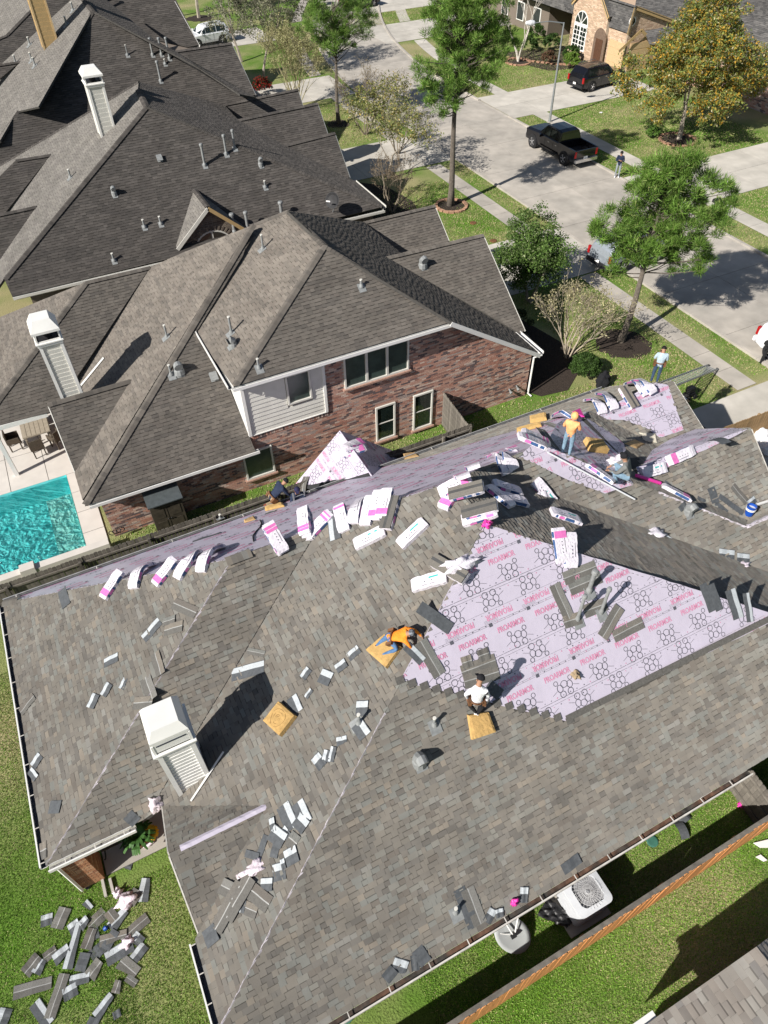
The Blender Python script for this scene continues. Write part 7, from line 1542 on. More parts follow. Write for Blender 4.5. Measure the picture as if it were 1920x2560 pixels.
# --- bundles of shingles
BN = [0]
def bundle(label, path, th=.12, wd=.35, openb=False, pink=1, blue=1, off=0.0, group='wrapped shingle bundles on the roof', teal=0):
    """path: list of (plane, px) or 3D points with normals; drapes along it"""
    pts = []; ns = []
    for it in path:
        pl, p = it; n = nrm(pl[0]); pts.append(hit(pl, p) + n * (.012 + off)); ns.append(n)
    if len(pts) == 2:      # extend to true bundle length about its middle, never longer than 1 m
        c = (pts[0] + pts[1]) / 2; d = nrm(pts[1] - pts[0]); L = min(1.06, max(.9 if wd > .3 else .5, np.linalg.norm(pts[1] - pts[0]))); pts = [c - d * L / 2, c + d * L / 2]
    seg = 10; S = []; NN = []
    n_ = len(pts)
    for i in range(seg + 1):
        u = i / seg * (n_ - 1); k = min(int(u), n_ - 2); f = u - k; p = pts[k] * (1 - f) + pts[k + 1] * f; n = nrm(ns[k] * (1 - f) + ns[k + 1] * f)
        if n_ == 3: w_ = math.exp(-((u - 1) / .28) ** 2); p = p + (-.0) * n
        S.append(p); NN.append(n)
    if n_ == 3:
        for _ in range(2): S = [S[0]] + [(S[i - 1] + S[i] * 2 + S[i + 1]) / 4 + NN[i] * .006 for i in range(1, seg)] + [S[-1]]
    t = thing('shingle_bundle', label, 'shingle bundle', S[seg // 2], group); BN[0] += 1; R = random.Random(BN[0])
    def sect(a, b, w0, w1, h0, h1, wob=.0):
        V = []; 
        idx = range(a, b + 1)
        for i in idx:
            d = nrm(S[min(i + 1, seg)] - S[max(i - 1, 0)]); s = nrm(np.cross(d, NN[i])); n = NN[i]; o = R.uniform(-wob, wob)
            e_ = .93 if (wob and i in (0, seg)) else 1.0; hh = h1 * ((.72 if i in (0, seg) else 1.0) + R.uniform(-.07, .05)) if wob else h1
            V += [S[i] + s * (w0 * e_ + o) + n * h0, S[i] + s * (w1 * e_ + o) + n * h0, S[i] + s * (w1 * e_ * .97 + o) + n * hh, S[i] + s * (w0 * e_ * .97 + o) + n * hh]
        m_ = len(list(idx)); F = []
        for i in range(m_ - 1):
            for k in range(4): F.append((4 * i + k, 4 * i + (k + 1) % 4, 4 * (i + 1) + (k + 1) % 4, 4 * (i + 1) + k))
        F += [(3, 2, 1, 0), tuple(4 * (m_ - 1) + k for k in range(4))]; return V, F
    h = wd / 2
    V, F = sect(0, seg, -h, h, 0, th, .010); wr = obj('wrapper', V, F, m_wrapw, t)
    if openb:
        V, F = sect(0, seg, -h * .97, h * .97, th, th + .03); c = random.choice(PAL_MAIN); obj('shingle', V, F, m_gran, t, cols=[tuple(np.array(random.choice(PAL_MAIN)) * 1.0)] * len(F))
        V, F = sect(0, seg, -h * .35, h * .1, th + .03, th + .032); obj('sealant_strip', V, F, mat('dark_sealant', (.07, .07, .07), .6), t)
    else:
        if pink:
            a = 0 if pink > 0 else seg - 3; V, F = sect(a + 1 if pink > 0 else a, a + 3 if pink > 0 else seg - 1, -h * .96, h * .96, th + .001, th + .003); o = obj('pink_label', V, F, m_wrapp, wr)
        V = []; F = []
        for j in range(4):
            i = 4 + j if pink > 0 else 6 - j; d = nrm(S[min(i + 1, seg)] - S[i - 1]); s = nrm(np.cross(d, NN[i])); c = S[i] + NN[i] * (th + .003) + s * h * .1; b = len(V); V += [c + d * .02, c + s * .02, c - d * .02, c - s * .02]; F.append((b, b + 1, b + 2, b + 3))
        obj('printed_dots', V, F, m_greyprint, wr)['kind'] = 'stuff'
        if teal: V, F = sect(5, 8, -h * .5, -h * .25, th + .001, th + .003); obj('teal_mark', V, F, m_teal, wr)
        i = 2; d = nrm(S[i + 1] - S[i - 1]); s = nrm(np.cross(d, NN[i])); V, F = sect(3, 3 + 4, h * .55, h * .62, th + .001, th + .0025); obj('printed_line', V, F, m_greyprint, wr)
    if blue:
        V, F = sect(1, seg - 1, h, h + .004, th * .15, th * .85); obj('side_print', V, F, m_wrapb, wr)
        V, F = sect(2, 4, h + .004, h + .006, th * .2, th * .8); obj('side_pink', V, F, m_wrapp, wr)
        V, F = sect(1, seg - 1, -h - .004, -h, th * .15, th * .85); obj('side_print', V, F, m_wrapb, wr)
    return t
a1 = lambda x, y: (200 + x / 3.318, 1300 + y / 3.318); a2 = lambda x, y: (640 + x / 3.318, 1200 + y / 3.318); a3 = lambda x, y: (1080 + x / 4.1475, 1080 + y / 4.1475); a5 = c5
rd = lambda p: (pQ1, p)
bundle('leftmost of the five white bundles hung along the left ridge', [(pW1, a1(205, 655)), (pW1, a1(350, 430))])
bundle('second white bundle from the left, bent over the ridge', [(pW1, a1(455, 575)), (pW1, a1(492, 420)), (pQ1, a1(600, 385))], pink=-1)
bundle('third of the five ridge bundles, with a broad pink foot', [(pW1, a1(635, 545)), (pW1, a1(800, 325))])
bundle('fourth of the five ridge bundles, pink at its top', [(pW1, a1(815, 495)), (pW1, a1(930, 310)), (pQ1, a1(985, 290))], pink=-1)
bundle('rightmost of the five left ridge bundles, curling over the ridge', [(pW1, a1(1012, 440)), (pW1, a1(1060, 275)), (pQ1, a1(1170, 240))], pink=-1)
bundle('lower bundle of the pair at the wing ridge', [(pW2, a2(210, 580)), (pW2, a2(105, 400))], th=.09); bundle('upper bundle of the pair at the wing ridge', [(pW2, a2(205, 560)), (pW2, a2(110, 395))], th=.08, off=.10, pink=-1)
for i in range(3): bundle(['bottom bundle of the tall stack of three at the valley head', 'middle bundle of the tall stack of three at the valley head', 'top bundle of the tall stack of three at the valley head, pink towards its foot'][i], [(pM1, a2(440 + 2 * i, 505 - 14 * i)), (pM1, a2(425, 290 - 12 * i))], off=.095 * i)
bundle('shaded blue-sided bundle leaning right of the stack of three', [(pM1, a2(485, 430)), (pM1, a2(590, 320))], pink=-1)
bundle('crumpled pink-edged bundle beside the teal-striped shingle', [(pM1, a2(735, 395)), (pM1, a2(705, 250))], pink=-1)
bundle('white bundle curling over the ridge next to the crumpled one', [(pM1, a2(815, 370)), (pM1, a2(840, 215)), (pQ1, a2(905, 168))], pink=0)
bundle('short bundle at the left of the ridge trio', [(pM1, a2(925, 335)), (pM1, a2(955, 185))], pink=0); bundle('middle bundle of the ridge trio with pink label', [(pM1, a2(995, 315)), (pM1, a2(1030, 125))], off=.03); bundle('right bundle of the ridge trio with pink label', [(pM1, a2(1058, 312)), (pM1, a2(1105, 105))], off=.05)
bundle('torn-open bundle right of the ridge trio with bare shingles on top', [(pM1, a2(1085, 420)), (pM1, a2(1160, 150))], openb=True)
bundle('white bundle lying alone below the ridge trio', [(pM1, a2(835, 545)), (pM1, a2(1065, 430))], pink=0, teal=1, blue=0); bundle('white bundle lying slantwise between the ridge trio and the big heap', [(pM1, a2(1205, 545)), (pM1, a2(1405, 360))], pink=0, teal=1, blue=0)
bundle('white bundle lying flat left of the patch peak', [(pM1, a2(1310, 885)), (pM1, a2(1575, 810))], pink=0, teal=1, blue=0); bundle('opened curved bundle above the flat white one, left of the patch', [(pM1, (1084, 1402)), (pM1, (1168, 1450))], openb=True, blue=0)
HG = [('lowest left bundle of the big heap on the main ridge', pM1, (150, 760), (270, 560), 0, 0, 1), ('white bundle jutting left from the big heap', pM1, (115, 650), (400, 510), .09, 0, -1), ('opened upper bundle of the big heap', pM1, (235, 700), (545, 620), .18, 1, 0), ('white bundle under the opened lower one of the heap', pM1, (340, 930), (660, 830), 0, 0, -1), ('opened lower bundle of the big heap', pM1, (345, 880), (690, 790), .10, 1, 0),
      ('bundle in the back row of the heap pointing at the far slope', pQ2, (190, 465), (510, 530), .02, 0, 1), ('long white bundle with pink end at the back of the heap', pQ2, (320, 385), (640, 505), .12, 0, -1), ('shaded bundle on the street side of the heap', pS, (570, 600), (800, 790), .04, 0, 0), ('second shaded bundle on the street side of the heap', pS, (660, 570), (880, 640), .02, 0, 0), ('third shaded bundle on the street side of the heap', pS, (740, 700), (925, 745), .02, 0, 0)]
for lb, pl, p, q_, of, op, pk_2 in HG: bundle(lb, [(pl, a3(*p)), (pl, a3(*q_))], off=of, openb=bool(op), pink=pk_2)
bundle('bundle bent over the front ridge left of the peach-hooded worker', [(pQ2, a3(590, 285)), (pF1, a3(700, 262)), (pF1, a3(775, 440))], pink=0, teal=1); bundle('second bent bundle tight against the first at the front ridge', [(pQ2, a3(650, 262)), (pF1, a3(760, 250)), (pF1, a3(835, 400))], pink=0, off=.04)
for i, (p, q_, lb) in enumerate((((715, 220), (1010, 320), 'lowest of the four fanned bundles by the peach-hooded worker'), ((775, 150), (1065, 285), 'second of the four fanned bundles by the peach-hooded worker'), ((870, 120), (1120, 225), 'third of the four fanned bundles by the peach-hooded worker'), ((930, 60), (1160, 165), 'highest of the four fanned bundles by the peach-hooded worker'))): bundle(lb, [(pQ2 if i < 2 else pO, a3(*p)), (pF1 if i < 2 else pO, a3(*q_))], off=.07 * (4 - i) + .05, pink=-1 if i % 2 else 1)
bundle('white bundle lying by itself on the front slope', [(pF1, a3(1060, 510)), (pF1, a3(1250, 750))], pink=0, teal=1); bundle('short bundle piece crossing the lone one on the front slope', [(pF1, a3(1040, 690)), (pF1, a3(1140, 650))], wd=.2, pink=0, blue=0, off=.05)
bundle('bundle lying on the dark striped slope', [(pS, a3(1225, 840)), (pS, a3(1530, 940))], pink=0, teal=1)
bundle('left bundle of the pair at the top edge of the patch', [(pYp, T(6, 765, 215)), (pYp, T(6, 745, 75))], pink=-1, off=.02); bundle('right bundle of the pair at the top edge of the patch', [(pYp, T(6, 800, 220)), (pYp, T(6, 795, 110))], pink=0, off=.02)
bundle('bundle behind the head of the peach-hooded worker', [(pQ1, a5(110, 425)), (pO, a5(180, 400)), (pO, a5(255, 440))], pink=0)
for i, (p, m_, q_, lb) in enumerate((((345, 305), (410, 310), (450, 400), 'left bundle of the twin bent ones on the garage ridge'), ((430, 255), (490, 280), (535, 370), 'right bundle of the twin bent ones on the garage ridge'), ((640, 190), (710, 180), (770, 265), 'lower bundle of the stack near the man at the ridge end'), ((690, 180), (750, 185), (810, 260), 'upper bundle of the stack near the man at the ridge end'))): bundle(lb, [(pQ1, a5(*p)), (pGa, a5(*m_)), (pGa, a5(*q_))], off=.03 + (.09 if i == 3 else 0), pink=0 if i != 2 else 1)
bundle('opened bundle between the twin bent ones and the ridge-end stack', [(pGa, a5(610, 235)), (pGa, a5(665, 325))], openb=True)
bundle('torn colourful bundle lying along the hip before the grey-jacketed worker', [(pO, a5(335, 770)), (pO, a5(530, 905))], wd=.26); bundle('white bundle on the torn edge right of the pink roll', [(pG, a5(735, 830)), (pG, a5(905, 780))], pink=0, teal=1)
bundle('white bundle with pink end on the small front ridge', [(pG, a5(920, 740)), (pG, a5(1110, 655))]); bundle('pink and white wrapped bundle in the front valley', [(pO, a5(880, 920)), (pO, a5(1090, 1030))], wd=.24, pink=-1)
for i in range(3): bundle(['lowest bundle on the small far gable', 'middle bundle on the small far gable', 'top bundle on the small far gable'][i], [(pl_l, (868 + 3 * i, 1136 - 7 * i)), (pl_r, (896 + 2 * i, 1128 - 6 * i))], off=.02 + .08 * i, pink=-1)
# pink roll, bucket, level, drip edge
k = MB(); k.tube([hp(pO, a5(700, 840), .08), hp(pO, a5(875, 895), .08)], .055, 12); tag(k.build('pink_roll', m_maroon), 'bright pink roll lying beside the grey-jacketed worker', 'roll')
p = hit(pO, a5(275, 400)); k = MB(); k.prism([hit(pO, a5(235, 385)) + (0, 0, .05), hit(pO, a5(285, 375)) + (0, 0, .12), hit(pO, a5(318, 435)) + (0, 0, .12), hit(pO, a5(295, 425)) + (0, 0, .05)], (0, 0, 1), .02); tag(k.build('plastic_sheet', m_maroon), 'magenta plastic sheet behind the head of the peach-hooded worker', 'plastic sheet')
p = hit(pG, a5(1515, 1125)); t = thing('bucket', 'blue plastic bucket with white lettering in the right valley', 'bucket', p); ax = nrm((.12, .1, 1)); k = MB(); k.lathe(p, [(.12, 0), (.135, .18), (.15, .34), (.155, .35), (.145, .36), (.125, .10)], 18, ax); k.build('body', m_bluebkt, t)
k = MB(); k.tube([p + ax * .33 + nrm((1, -1, 0)) * .15, p + ax * .25 + nrm((-1, -1, .2)) * .19, p + ax * .33 + nrm((-1, 1, 0)) * .15], .006, 5); k.build('handle', m_metal, t)
k = MB(); k.lathe(p, [(.1525, .20), (.157, .27)], 18, ax); k.build('label_band', m_white, t)
k = MB(); a, b = hp(pG, a5(1540, 1065), .06), hp(pG, a5(1700, 1015), .06); d = nrm(b - a); s_ = nrm(np.cross(d, (0, 0, 1))); k.box((a + b) / 2, np.linalg.norm(b - a), .07, .05, (d, s_, np.cross(d, s_))); tag(k.build('spirit_level', m_white), 'long white level lying beside the blue bucket', 'spirit level')
a, b = hp(pF1, (1368, 1130), .12), hp(pF1, (1587, 1248), .10); d = nrm(b - a); s_ = nrm(np.cross(d, (0, 0, 1))); k = MB(); k.box((a + b) / 2, np.linalg.norm(b - a), .06, .015, (d, s_, np.cross(d, s_))); k.box((a + b) / 2 + s_ * .03 + (0, 0, .02), np.linalg.norm(b - a), .008, .05, (d, s_, np.cross(d, s_))); tag(k.build('drip_edge', m_acwhite), 'long white metal drip edge lying along the front hip', 'metal strip')
k = MB(); k.tube([hp(pQ1, q_, .03) for q_ in ((634, 1353), (632, 1340), (640, 1328), (650, 1318), (654, 1308), (650, 1300))], .02, 6); tag(k.build('air_hose', m_rope), 'black hose curling over the wing ridge', 'hose')
# --- loose shingles and scraps
LM = {'white chimney': (440, 1880), 'lone foam pad': (705, 1800), 'pink-striped gable ridge': (560, 2080), 'near corner': (115, 2140), 'left gutter': (60, 1750), 'man in orange': (990, 1600), 'crouching man': (1190, 1730), 'patch of underlayment': (1500, 1550), 'blue bucket': (1870, 1280), 'satellite dish': (1280, 2340), 'big heap of bundles': (1180, 1250), 'lower corner of the roof': (560, 2500), 'left ridge bundles': (420, 1430), 'lower vent pipe': (1138, 2280), 'brick column': (220, 2200)}
USED = {}
ZO = {'roof': 'on old shingles', 'patch': 'on printed sheet', 'lawn': 'on grass', 'pile': 'in roof heap', 'valley': 'near front valley', 'gut': 'by near gutter'}
def scrap(pl, a, b, wd=.3, ty='f', zone='roof', lift=0.02, bend=0, cut=0):
    A_, B_ = hit(pl, a), hit(pl, b); n = nrm(pl[0]); d = B_ - A_; L = np.linalg.norm(d); d = d / L; s = nrm(np.cross(d, n)); R = random.Random(int(a[0] * 7 + a[1])); seg = 6
    if zone == 'lawn': cut = cut or R.choice((0, 0, .25, .5, .7)); wd *= R.uniform(.72, 1.0)
    w = wd / 2; m1 = {'f': m_gran, 'b': m_back, 's': m_back}[ty]
    tl = R.uniform(-.005, .025) if zone in ('lawn', 'pile') else R.uniform(0, .01); V = []; cw = [w * (1 - cut * i / seg * R.uniform(.8, 1.1)) for i in range(seg + 1)]
    def pt(i, q_, h):
        f = i / seg; z = lift + bend * math.sin(math.pi * f) + tl * f + .008 * math.sin(f * 9 + a[0]); return A_ + d * L * f + s * q_ + n * (z + h)
    for i in range(seg + 1): V += [pt(i, -w * (1 if not cut else 1), 0), pt(i, cw[i], 0), pt(i, cw[i], .007), pt(i, -w, .007)]
    F = []
    for i in range(seg):
        for k in range(4): F.append((4 * i + k, 4 * i + (k + 1) % 4, 4 * i + 4 + (k + 1) % 4, 4 * i + 4 + k))
    F += [(3, 2, 1, 0), tuple(4 * seg + k for k in range(4))]
    mx, my = (a[0] + b[0]) / 2, (a[1] + b[1]) / 2; lm = min(LM, key=lambda k: (LM[k][0] - mx) ** 2 + (LM[k][1] - my) ** 2); dx, dy = mx - LM[lm][0], my - LM[lm][1]
    rel = ('right of' if dx > 0 else 'left of') if abs(dx) > abs(dy) else ('below' if dy > 0 else 'above')
    adj = ('long ' if L > .8 else ('short ' if L > .35 else 'tiny ')) + {'f': 'grey-brown shingle', 'b': 'plain dark shingle', 's': 'silver-banded shingle'}[ty]
    lb = adj + ' ' + ZO[zone] + ' ' + rel + ' the ' + lm; cnt = USED.get(lb, [])
    o = thing('shingle_scrap', lb, 'shingle', (A_ + B_) / 2) if ty != 'b' else None
    cols = [tuple(np.array(R.choice(PAL_MAIN)) * .95)] * len(F)
    if ty == 'b': o = obj('shingle_scrap', V, F, m1); tag(o, lb, 'shingle')
    else:
        obj('shingle_body', V, F, m1, o, cols=cols)
        V2 = []; lo, hi = ((-w * .9, -w * .1) if ty == 's' else (-w * .12, w * .02))
        for i in range(seg + 1): V2 += [pt(i, lo, .0085), pt(i, hi, .0085)]
        obj('release_film' if ty == 's' else 'sealant_line', V2, [(2 * i, 2 * i + 1, 2 * i + 3, 2 * i + 2) for i in range(seg)], m_film if ty == 's' else mat('pale_sealant', (.33, .33, .32), .5), o)
        if ty == 'f':     # darker nailing zone above the tabs
            V2 = []
            for i in range(seg + 1): V2 += [pt(i, w * .02, .0080), pt(i, min(w, cw[i]), .0080)]
            obj('headlap', V2, [(2 * i, 2 * i + 1, 2 * i + 3, 2 * i + 2) for i in range(seg)], mat('plain_granules', (.13, .125, .115), .9, var=.15, scale=30), o)
    cnt.append(o); USED[lb] = cnt; return o
def many(pl, t, zone, L, lift=.012):
    for i, e in enumerate(L):
        a, b, ty = e[0], e[1], e[2]; wd = e[3] if len(e) > 3 else .3; f = T if not callable(t) else None
        A_ = T(t, *a) if not callable(t) else t(*a); B_ = T(t, *b) if not callable(t) else t(*b); scrap(pl, A_, B_, min(wd * 1.12, .36), ty, zone, lift + (i % 5) * .005, cut=e[4] if len(e) > 4 else 0)
many(pYp, 6, 'patch', [((775, 290), (915, 235), 'f', .3), ((800, 335), (935, 278), 'f', .3), ((733, 312), (805, 475), 'f', .28), ((775, 478), (850, 455), 'f', .28), ((1015, 410), (940, 540), 'f', .28), ((990, 540), (1115, 475), 'f', .28), ((862, 432), (960, 395), 'f', .3), ((155, 558), (240, 705), 'f', .3), ((95, 575), (165, 645), 's', .22), ((150, 408), (285, 505), 'b', .27),
    ((335, 695), (480, 640), 'f', .3), ((345, 735), (495, 690), 'f', .3), ((335, 655), (378, 640), 'f', .26), ((405, 625), (452, 608), 'f', .26), ((445, 745), (500, 790), 'b', .26), ((1375, 310), (1418, 430), 'b', .22), ((1408, 312), (1448, 425), 'b', .22), ((1492, 335), (1530, 460), 's', .34), ((1560, 350), (1580, 475), 's', .2)])
many(pW1, 5, 'roof', [((622, 550), (692, 470), 's', .28), ((268, 335), (290, 408), 'b', .28), ((452, 655), (512, 625), 's', .24), ((448, 795), (478, 742), 's', .24), ((392, 848), (420, 788), 's', .26), ((525, 765), (548, 718), 's', .2, .6), ((752, 395), (850, 438), 'f', .28), ((712, 515), (792, 492), 'f', .28), ((705, 480), (760, 462), 'f', .2), ((672, 610), (700, 705), 'f', .25), ((628, 715), (660, 810), 'f', .3), ((580, 828), (660, 822), 'f', .28), ((92, 868), (150, 795), 'f', .25), ((145, 1100), (178, 1050), 's', .26)])
many(pM1, 5, 'roof', [((1003, 705), (1142, 668), 's', .32), ((1070, 600), (1145, 615), 'f', .15), ((1308, 718), (1338, 678), 's', .2), ((1385, 705), (1432, 725), 's', .45), ((1455, 682), (1497, 650), 's', .22), ((1505, 630), (1552, 590), 's', .22), ((1322, 803), (1348, 768), 's', .12), ((1262, 800), (1290, 865), 's', .28), ((1540, 850), (1592, 848), 's', .5), ((1545, 915), (1582, 970), 's', .3), ((1455, 995), (1500, 985), 's', .2, .7), ((1362, 1095), (1395, 1060), 's', .34), ((1408, 1080), (1420, 1030), 's', .2, .6), ((1430, 1080), (1445, 1015), 's', .14)])
many(pM1, 7, 'pile', [((1222, 160), (1268, 262), 's', .42), ((1285, 150), (1325, 238), 's', .42), ((1280, 215), (1325, 260), 's', .3), ((1168, 250), (1192, 240), 's', .28), ((1175, 275), (1232, 318), 's', .5), ((1225, 300), (1250, 270), 's', .3), ((1122, 378), (1152, 290), 'b', .14), ((1183, 388), (1205, 300), 'b', .18), ((1062, 368), (1122, 385), 'b', .14), ((1235, 395), (1288, 365), 's', .42), ((1180, 455), (1235, 440), 's', .36), ((1215, 420), (1235, 410), 's', .2), ((1128, 505), (1180, 502), 's', .24), ((1250, 300), (1285, 330), 'f', .3), ((1090, 530), (1165, 592), 'f', .4), ((1050, 598), (1112, 625), 'f', .24), ((1042, 625), (1055, 560), 's', .16)])
many(pM1, 7, 'pile', [((858, 455), (1015, 535), 'f', .3), ((938, 700), (1050, 500), 'f', .34), ((985, 650), (1090, 470), 'f', .34), ((905, 690), (930, 760), 'b', .3)], .05)
PL0 = FLAT(0)
many(PL0, 7, 'lawn', [((178, 665), (228, 650), 's', .3), ((245, 695), (285, 605), 'f', .42), ((292, 870), (352, 670), 's', .42), ((300, 705), (345, 672), 's', .32), ((348, 690), (385, 655), 's', .3), ((385, 690), (455, 622), 'f', .42), ((478, 695), (552, 622), 's', .4), ((525, 745), (640, 645), 'f', .38), ((432, 752), (550, 722), 'f', .42), ((372, 785), (408, 695), 'f', .34), ((395, 820), (452, 770), 'b', .5), ((410, 745), (400, 700), 's', .3), ((460, 830), (575, 760), 's', .42), ((455, 785), (505, 705), 'b', .3), ((578, 830), (628, 765), 's', .4), ((580, 760), (610, 720), 's', .3), ((520, 835), (590, 895), 'f', .42), ((548, 905), (590, 935), 'f', .2), ((388, 905), (440, 838), 'f', .36), ((235, 835), (302, 782), 's', .38), ((190, 825), (245, 785), 'f', .28), ((110, 890), (172, 815), 'f', .4), ((155, 890), (192, 830), 's', .28), ((60, 975), (225, 930), 'f', .46),
    ((215, 1085), (282, 890), 'f', .46), ((300, 925), (388, 905), 's', .5), ((150, 1015), (215, 1110), 's', .34), ((275, 985), (335, 950), 's', .3), ((415, 1078), (490, 985), 's', .3, .7), ((500, 975), (520, 920), 'f', .2, .6), ((490, 1075), (522, 1055), 'b', .16), ((2, 1110), (30, 1038), 's', .3), ((615, 580), (638, 478), 's', .4, .5), ((372, 525), (398, 480), 's', .16), ((368, 580), (395, 612), 's', .18), ((550, 438), (566, 408), 'b', .2), ((380, 1095), (425, 1110), 'b', .24), ((345, 880), (372, 800), 'b', .4), ((500, 660), (470, 620), 'f', .4), ((600, 530), (560, 590), 'f', .4)], .02)
many(pYp, 8, 'gut', [((322, 520), (388, 690), 'b', .26), ((358, 520), (415, 672), 'f', .3), ((585, 545), (618, 545), 's', .32), ((440, 625), (472, 645), 's', .3), ((480, 628), (512, 618), 's', .18), ((35, 850), (95, 868), 's', .4, .6), ((115, 845), (150, 835), 'b', .3), ((140, 780), (180, 840), 'b', .26), ((770, 440), (842, 385), 'b', .24), ((5, 870), (40, 905), 'b', .26)])
many(pF1, a5, 'valley', [((640, 1235), (700, 1270), 'b', .14), ((360, 1150), (430, 1180), 'b', .28), ((540, 1200), (600, 1225), 'b', .2), ((470, 1190), (560, 1240), 'f', .2), ((880, 1265), (1075, 1395), 's', .12), ((1300, 1410), (1410, 1425), 's', .4), ((1430, 1440), (1520, 1450), 's', .3), ((130, 1045), (170, 1070), 's', .12), ((1010, 1090), (1055, 1045), 'b', .16)])
many(pG, a5, 'valley', [((1240, 925), (1275, 1040), 'b', .26), ((1275, 1040), (1360, 1110), 'b', .14), ((1300, 990), (1470, 1115), 'b', .16), ((1395, 915), (1500, 1040), 'f', .22), ((1510, 1050), (1560, 1010), 's', .2), ((1140, 1010), (1200, 1040), 'b', .18), ((900, 890), (1000, 960), 'b', .14)])
many(pO, a5, 'valley', [((0, 500), (110, 650), 'f', .38)]); many(pQ1, a5, 'valley', [((40, 460), (190, 510), 'f', .2)]); scrap(pGY, a5(1250, 590), a5(1360, 615), .3, 'b', 'valley', .04, .08)
scrap(pQ1, (482, 1355), (552, 1333), .2, 'b', 'roof'); scrap(pM1, a2(665, 500), a2(640, 265), .34, 's', 'roof', .05); scrap(pl_l, (757, 1236), (768, 1192), .32, 'f', 'roof', .03, .05); scrap(pQ1, (664, 1285), (690, 1278), .22, 's', 'roof')
scrap(pW1, T(7, 215, 170), T(7, 265, 168), .3, 'b', 'roof'); scrap(pW1, T(7, 175, 365), T(7, 205, 350), .4, 'f', 'roof', .02); scrap(pW1, T(7, 132, 10), T(7, 160, 45), .2, 's', 'roof'); scrap(pW2, T(7, 550, 200), T(7, 590, 235), .28, 'b', 'roof'); scrap(PL0, T(8, 1262, 235), T(8, 1300, 310), .25, 'b', 'gut', .06, .12); scrap(PL0, T(8, 1275, 235), T(8, 1315, 205), .22, 'b', 'gut', .06, .05)
ORD = ['topmost', 'second from top', 'third from top', 'fourth from top', 'fifth from top', 'sixth from top', 'seventh from top', 'eighth from top', 'ninth from top', 'tenth from top', 'eleventh from top', 'twelfth from top', 'thirteenth from top']
for lb, L in USED.items():
    L.sort(key=lambda o: proj(o.location)[1])
    for i, o in enumerate(L):
        o['group'] = 'loose shingle pieces'
        if len(L) > 1: o['label'] = lb + ', ' + (ORD[min(i, 12)] if i < len(L) - 1 else 'lowest')
# straight old shingle rows stepping up the garage slope are part of the roof field
# crumpled wrappers
def crumple(label, pl, px, sx, sy, sz, m, seed): p = hit(pl, px); return lump('plastic_wrapper', label, 'wrapper', p, sx, sy, sz, m, seed, rough=.42)
m_pw = mat('pale_pink_plastic', (.76, .66, .72), .3, var=.12, scale=12, bump=1, bscale=18, spec=.5)
crumple('pale pink crumpled wrapper on the shingle heap below the pink gable strip', pM1, T(7, 1110, 430), .36, .12, .07, m_pw, 51); crumple('large crumpled pink wrapper in the lawn pile beside the brick column', PL0, T(7, 555, 575), .24, .18, .11, m_pw, 52); crumple('small round pink wrapper on the grass nearest the column foot', PL0, T(7, 512, 545), .11, .11, .12, m_pw, 53)
crumple('crumpled pink wrapper at the right of the lawn pile', PL0, T(7, 552, 755), .16, .12, .08, m_pw, 54); crumple('round pink ball of plastic in the inner gutter corner', pW2, T(7, 682, 165), .15, .15, .22, m_pw, 55); crumple('white crumpled wrapper beside the messy front valley', pF1, T(6, 1155, 105), .36, .22, .14, m_wrapw, 56)
crumple('pinkish scrap of wrapper at the far right of the front valley', pF1, T(6, 1540, 240), .26, .12, .08, m_pw, 57); crumple('white wrapper heap behind the grey-jacketed worker', pO, a5(555, 765), .3, .24, .18, m_wrapw, 58); crumple('white torn wrapper on the opened bundle left of the patch', pM1, T(6, 330, 230), .40, .18, .12, m_wrapw, 59); crumple('small white scrap near the man in orange', pM1, T(6, 445, 55), .12, .1, .08, m_maroon, 60)
crumple('bright pink object lodged on the near gutter', pYp, T(8, 565, 580), .10, .07, .1, m_maroon, 61); crumple('magenta scrap on the side lawn near the fence', PL0, T(8, 1538, 158), .1, .07, .05, m_maroon, 62); crumple('dark rag with pink tip lying in the middle of the patch', pYp, T(6, 825, 705), .10, .14, .07, m_khaki, 63)
k = MB(); p = [G(*T(8, *q_), .05) for q_ in ((1355, 150), (1365, 120), (1420, 90), (1405, 125))]; k.prism(p, (0, 0, 1), .03); tag(k.build('white_board', m_white), 'white board scrap lying against the house wall on the side lawn', 'board')
for i, q_ in enumerate((((1595, 325), (1659, 310), (1690, 345), (1625, 345)), ((1605, 385), (1625, 375), (1655, 400), (1640, 405)))): k = MB(); k.prism([G(*T(8, *a), .04) for a in q_], (0, 0, 1), .03); tag(k.build('white_board', m_white), ['larger white sheet on the grass beyond the orange fence', 'smaller white sheet on the grass beyond the orange fence'][i], 'board')
p = [G(*T(8, *q_), .35) for q_ in ((1545, 85), (1600, 50), (1635, 105), (1580, 145))]; k = MB(); k.prism(p, (0, 0, 1), .04); tag(k.build('dark_slab', mat('slate_cloth', (.07, .075, .09), .7, var=.1)), 'dark grey square panel resting at the end of the side yard', 'panel')
p = G(*T(7, 450, 698), .06); k = MB(); k.lathe(p, [(.05, 0), (.055, .02), (.055, .08), (.02, .1)], 12, (.8, .2, .3)); tag(k.build('drink_can', m_bluebkt), 'small blue can in the middle of the lawn pile', 'can')
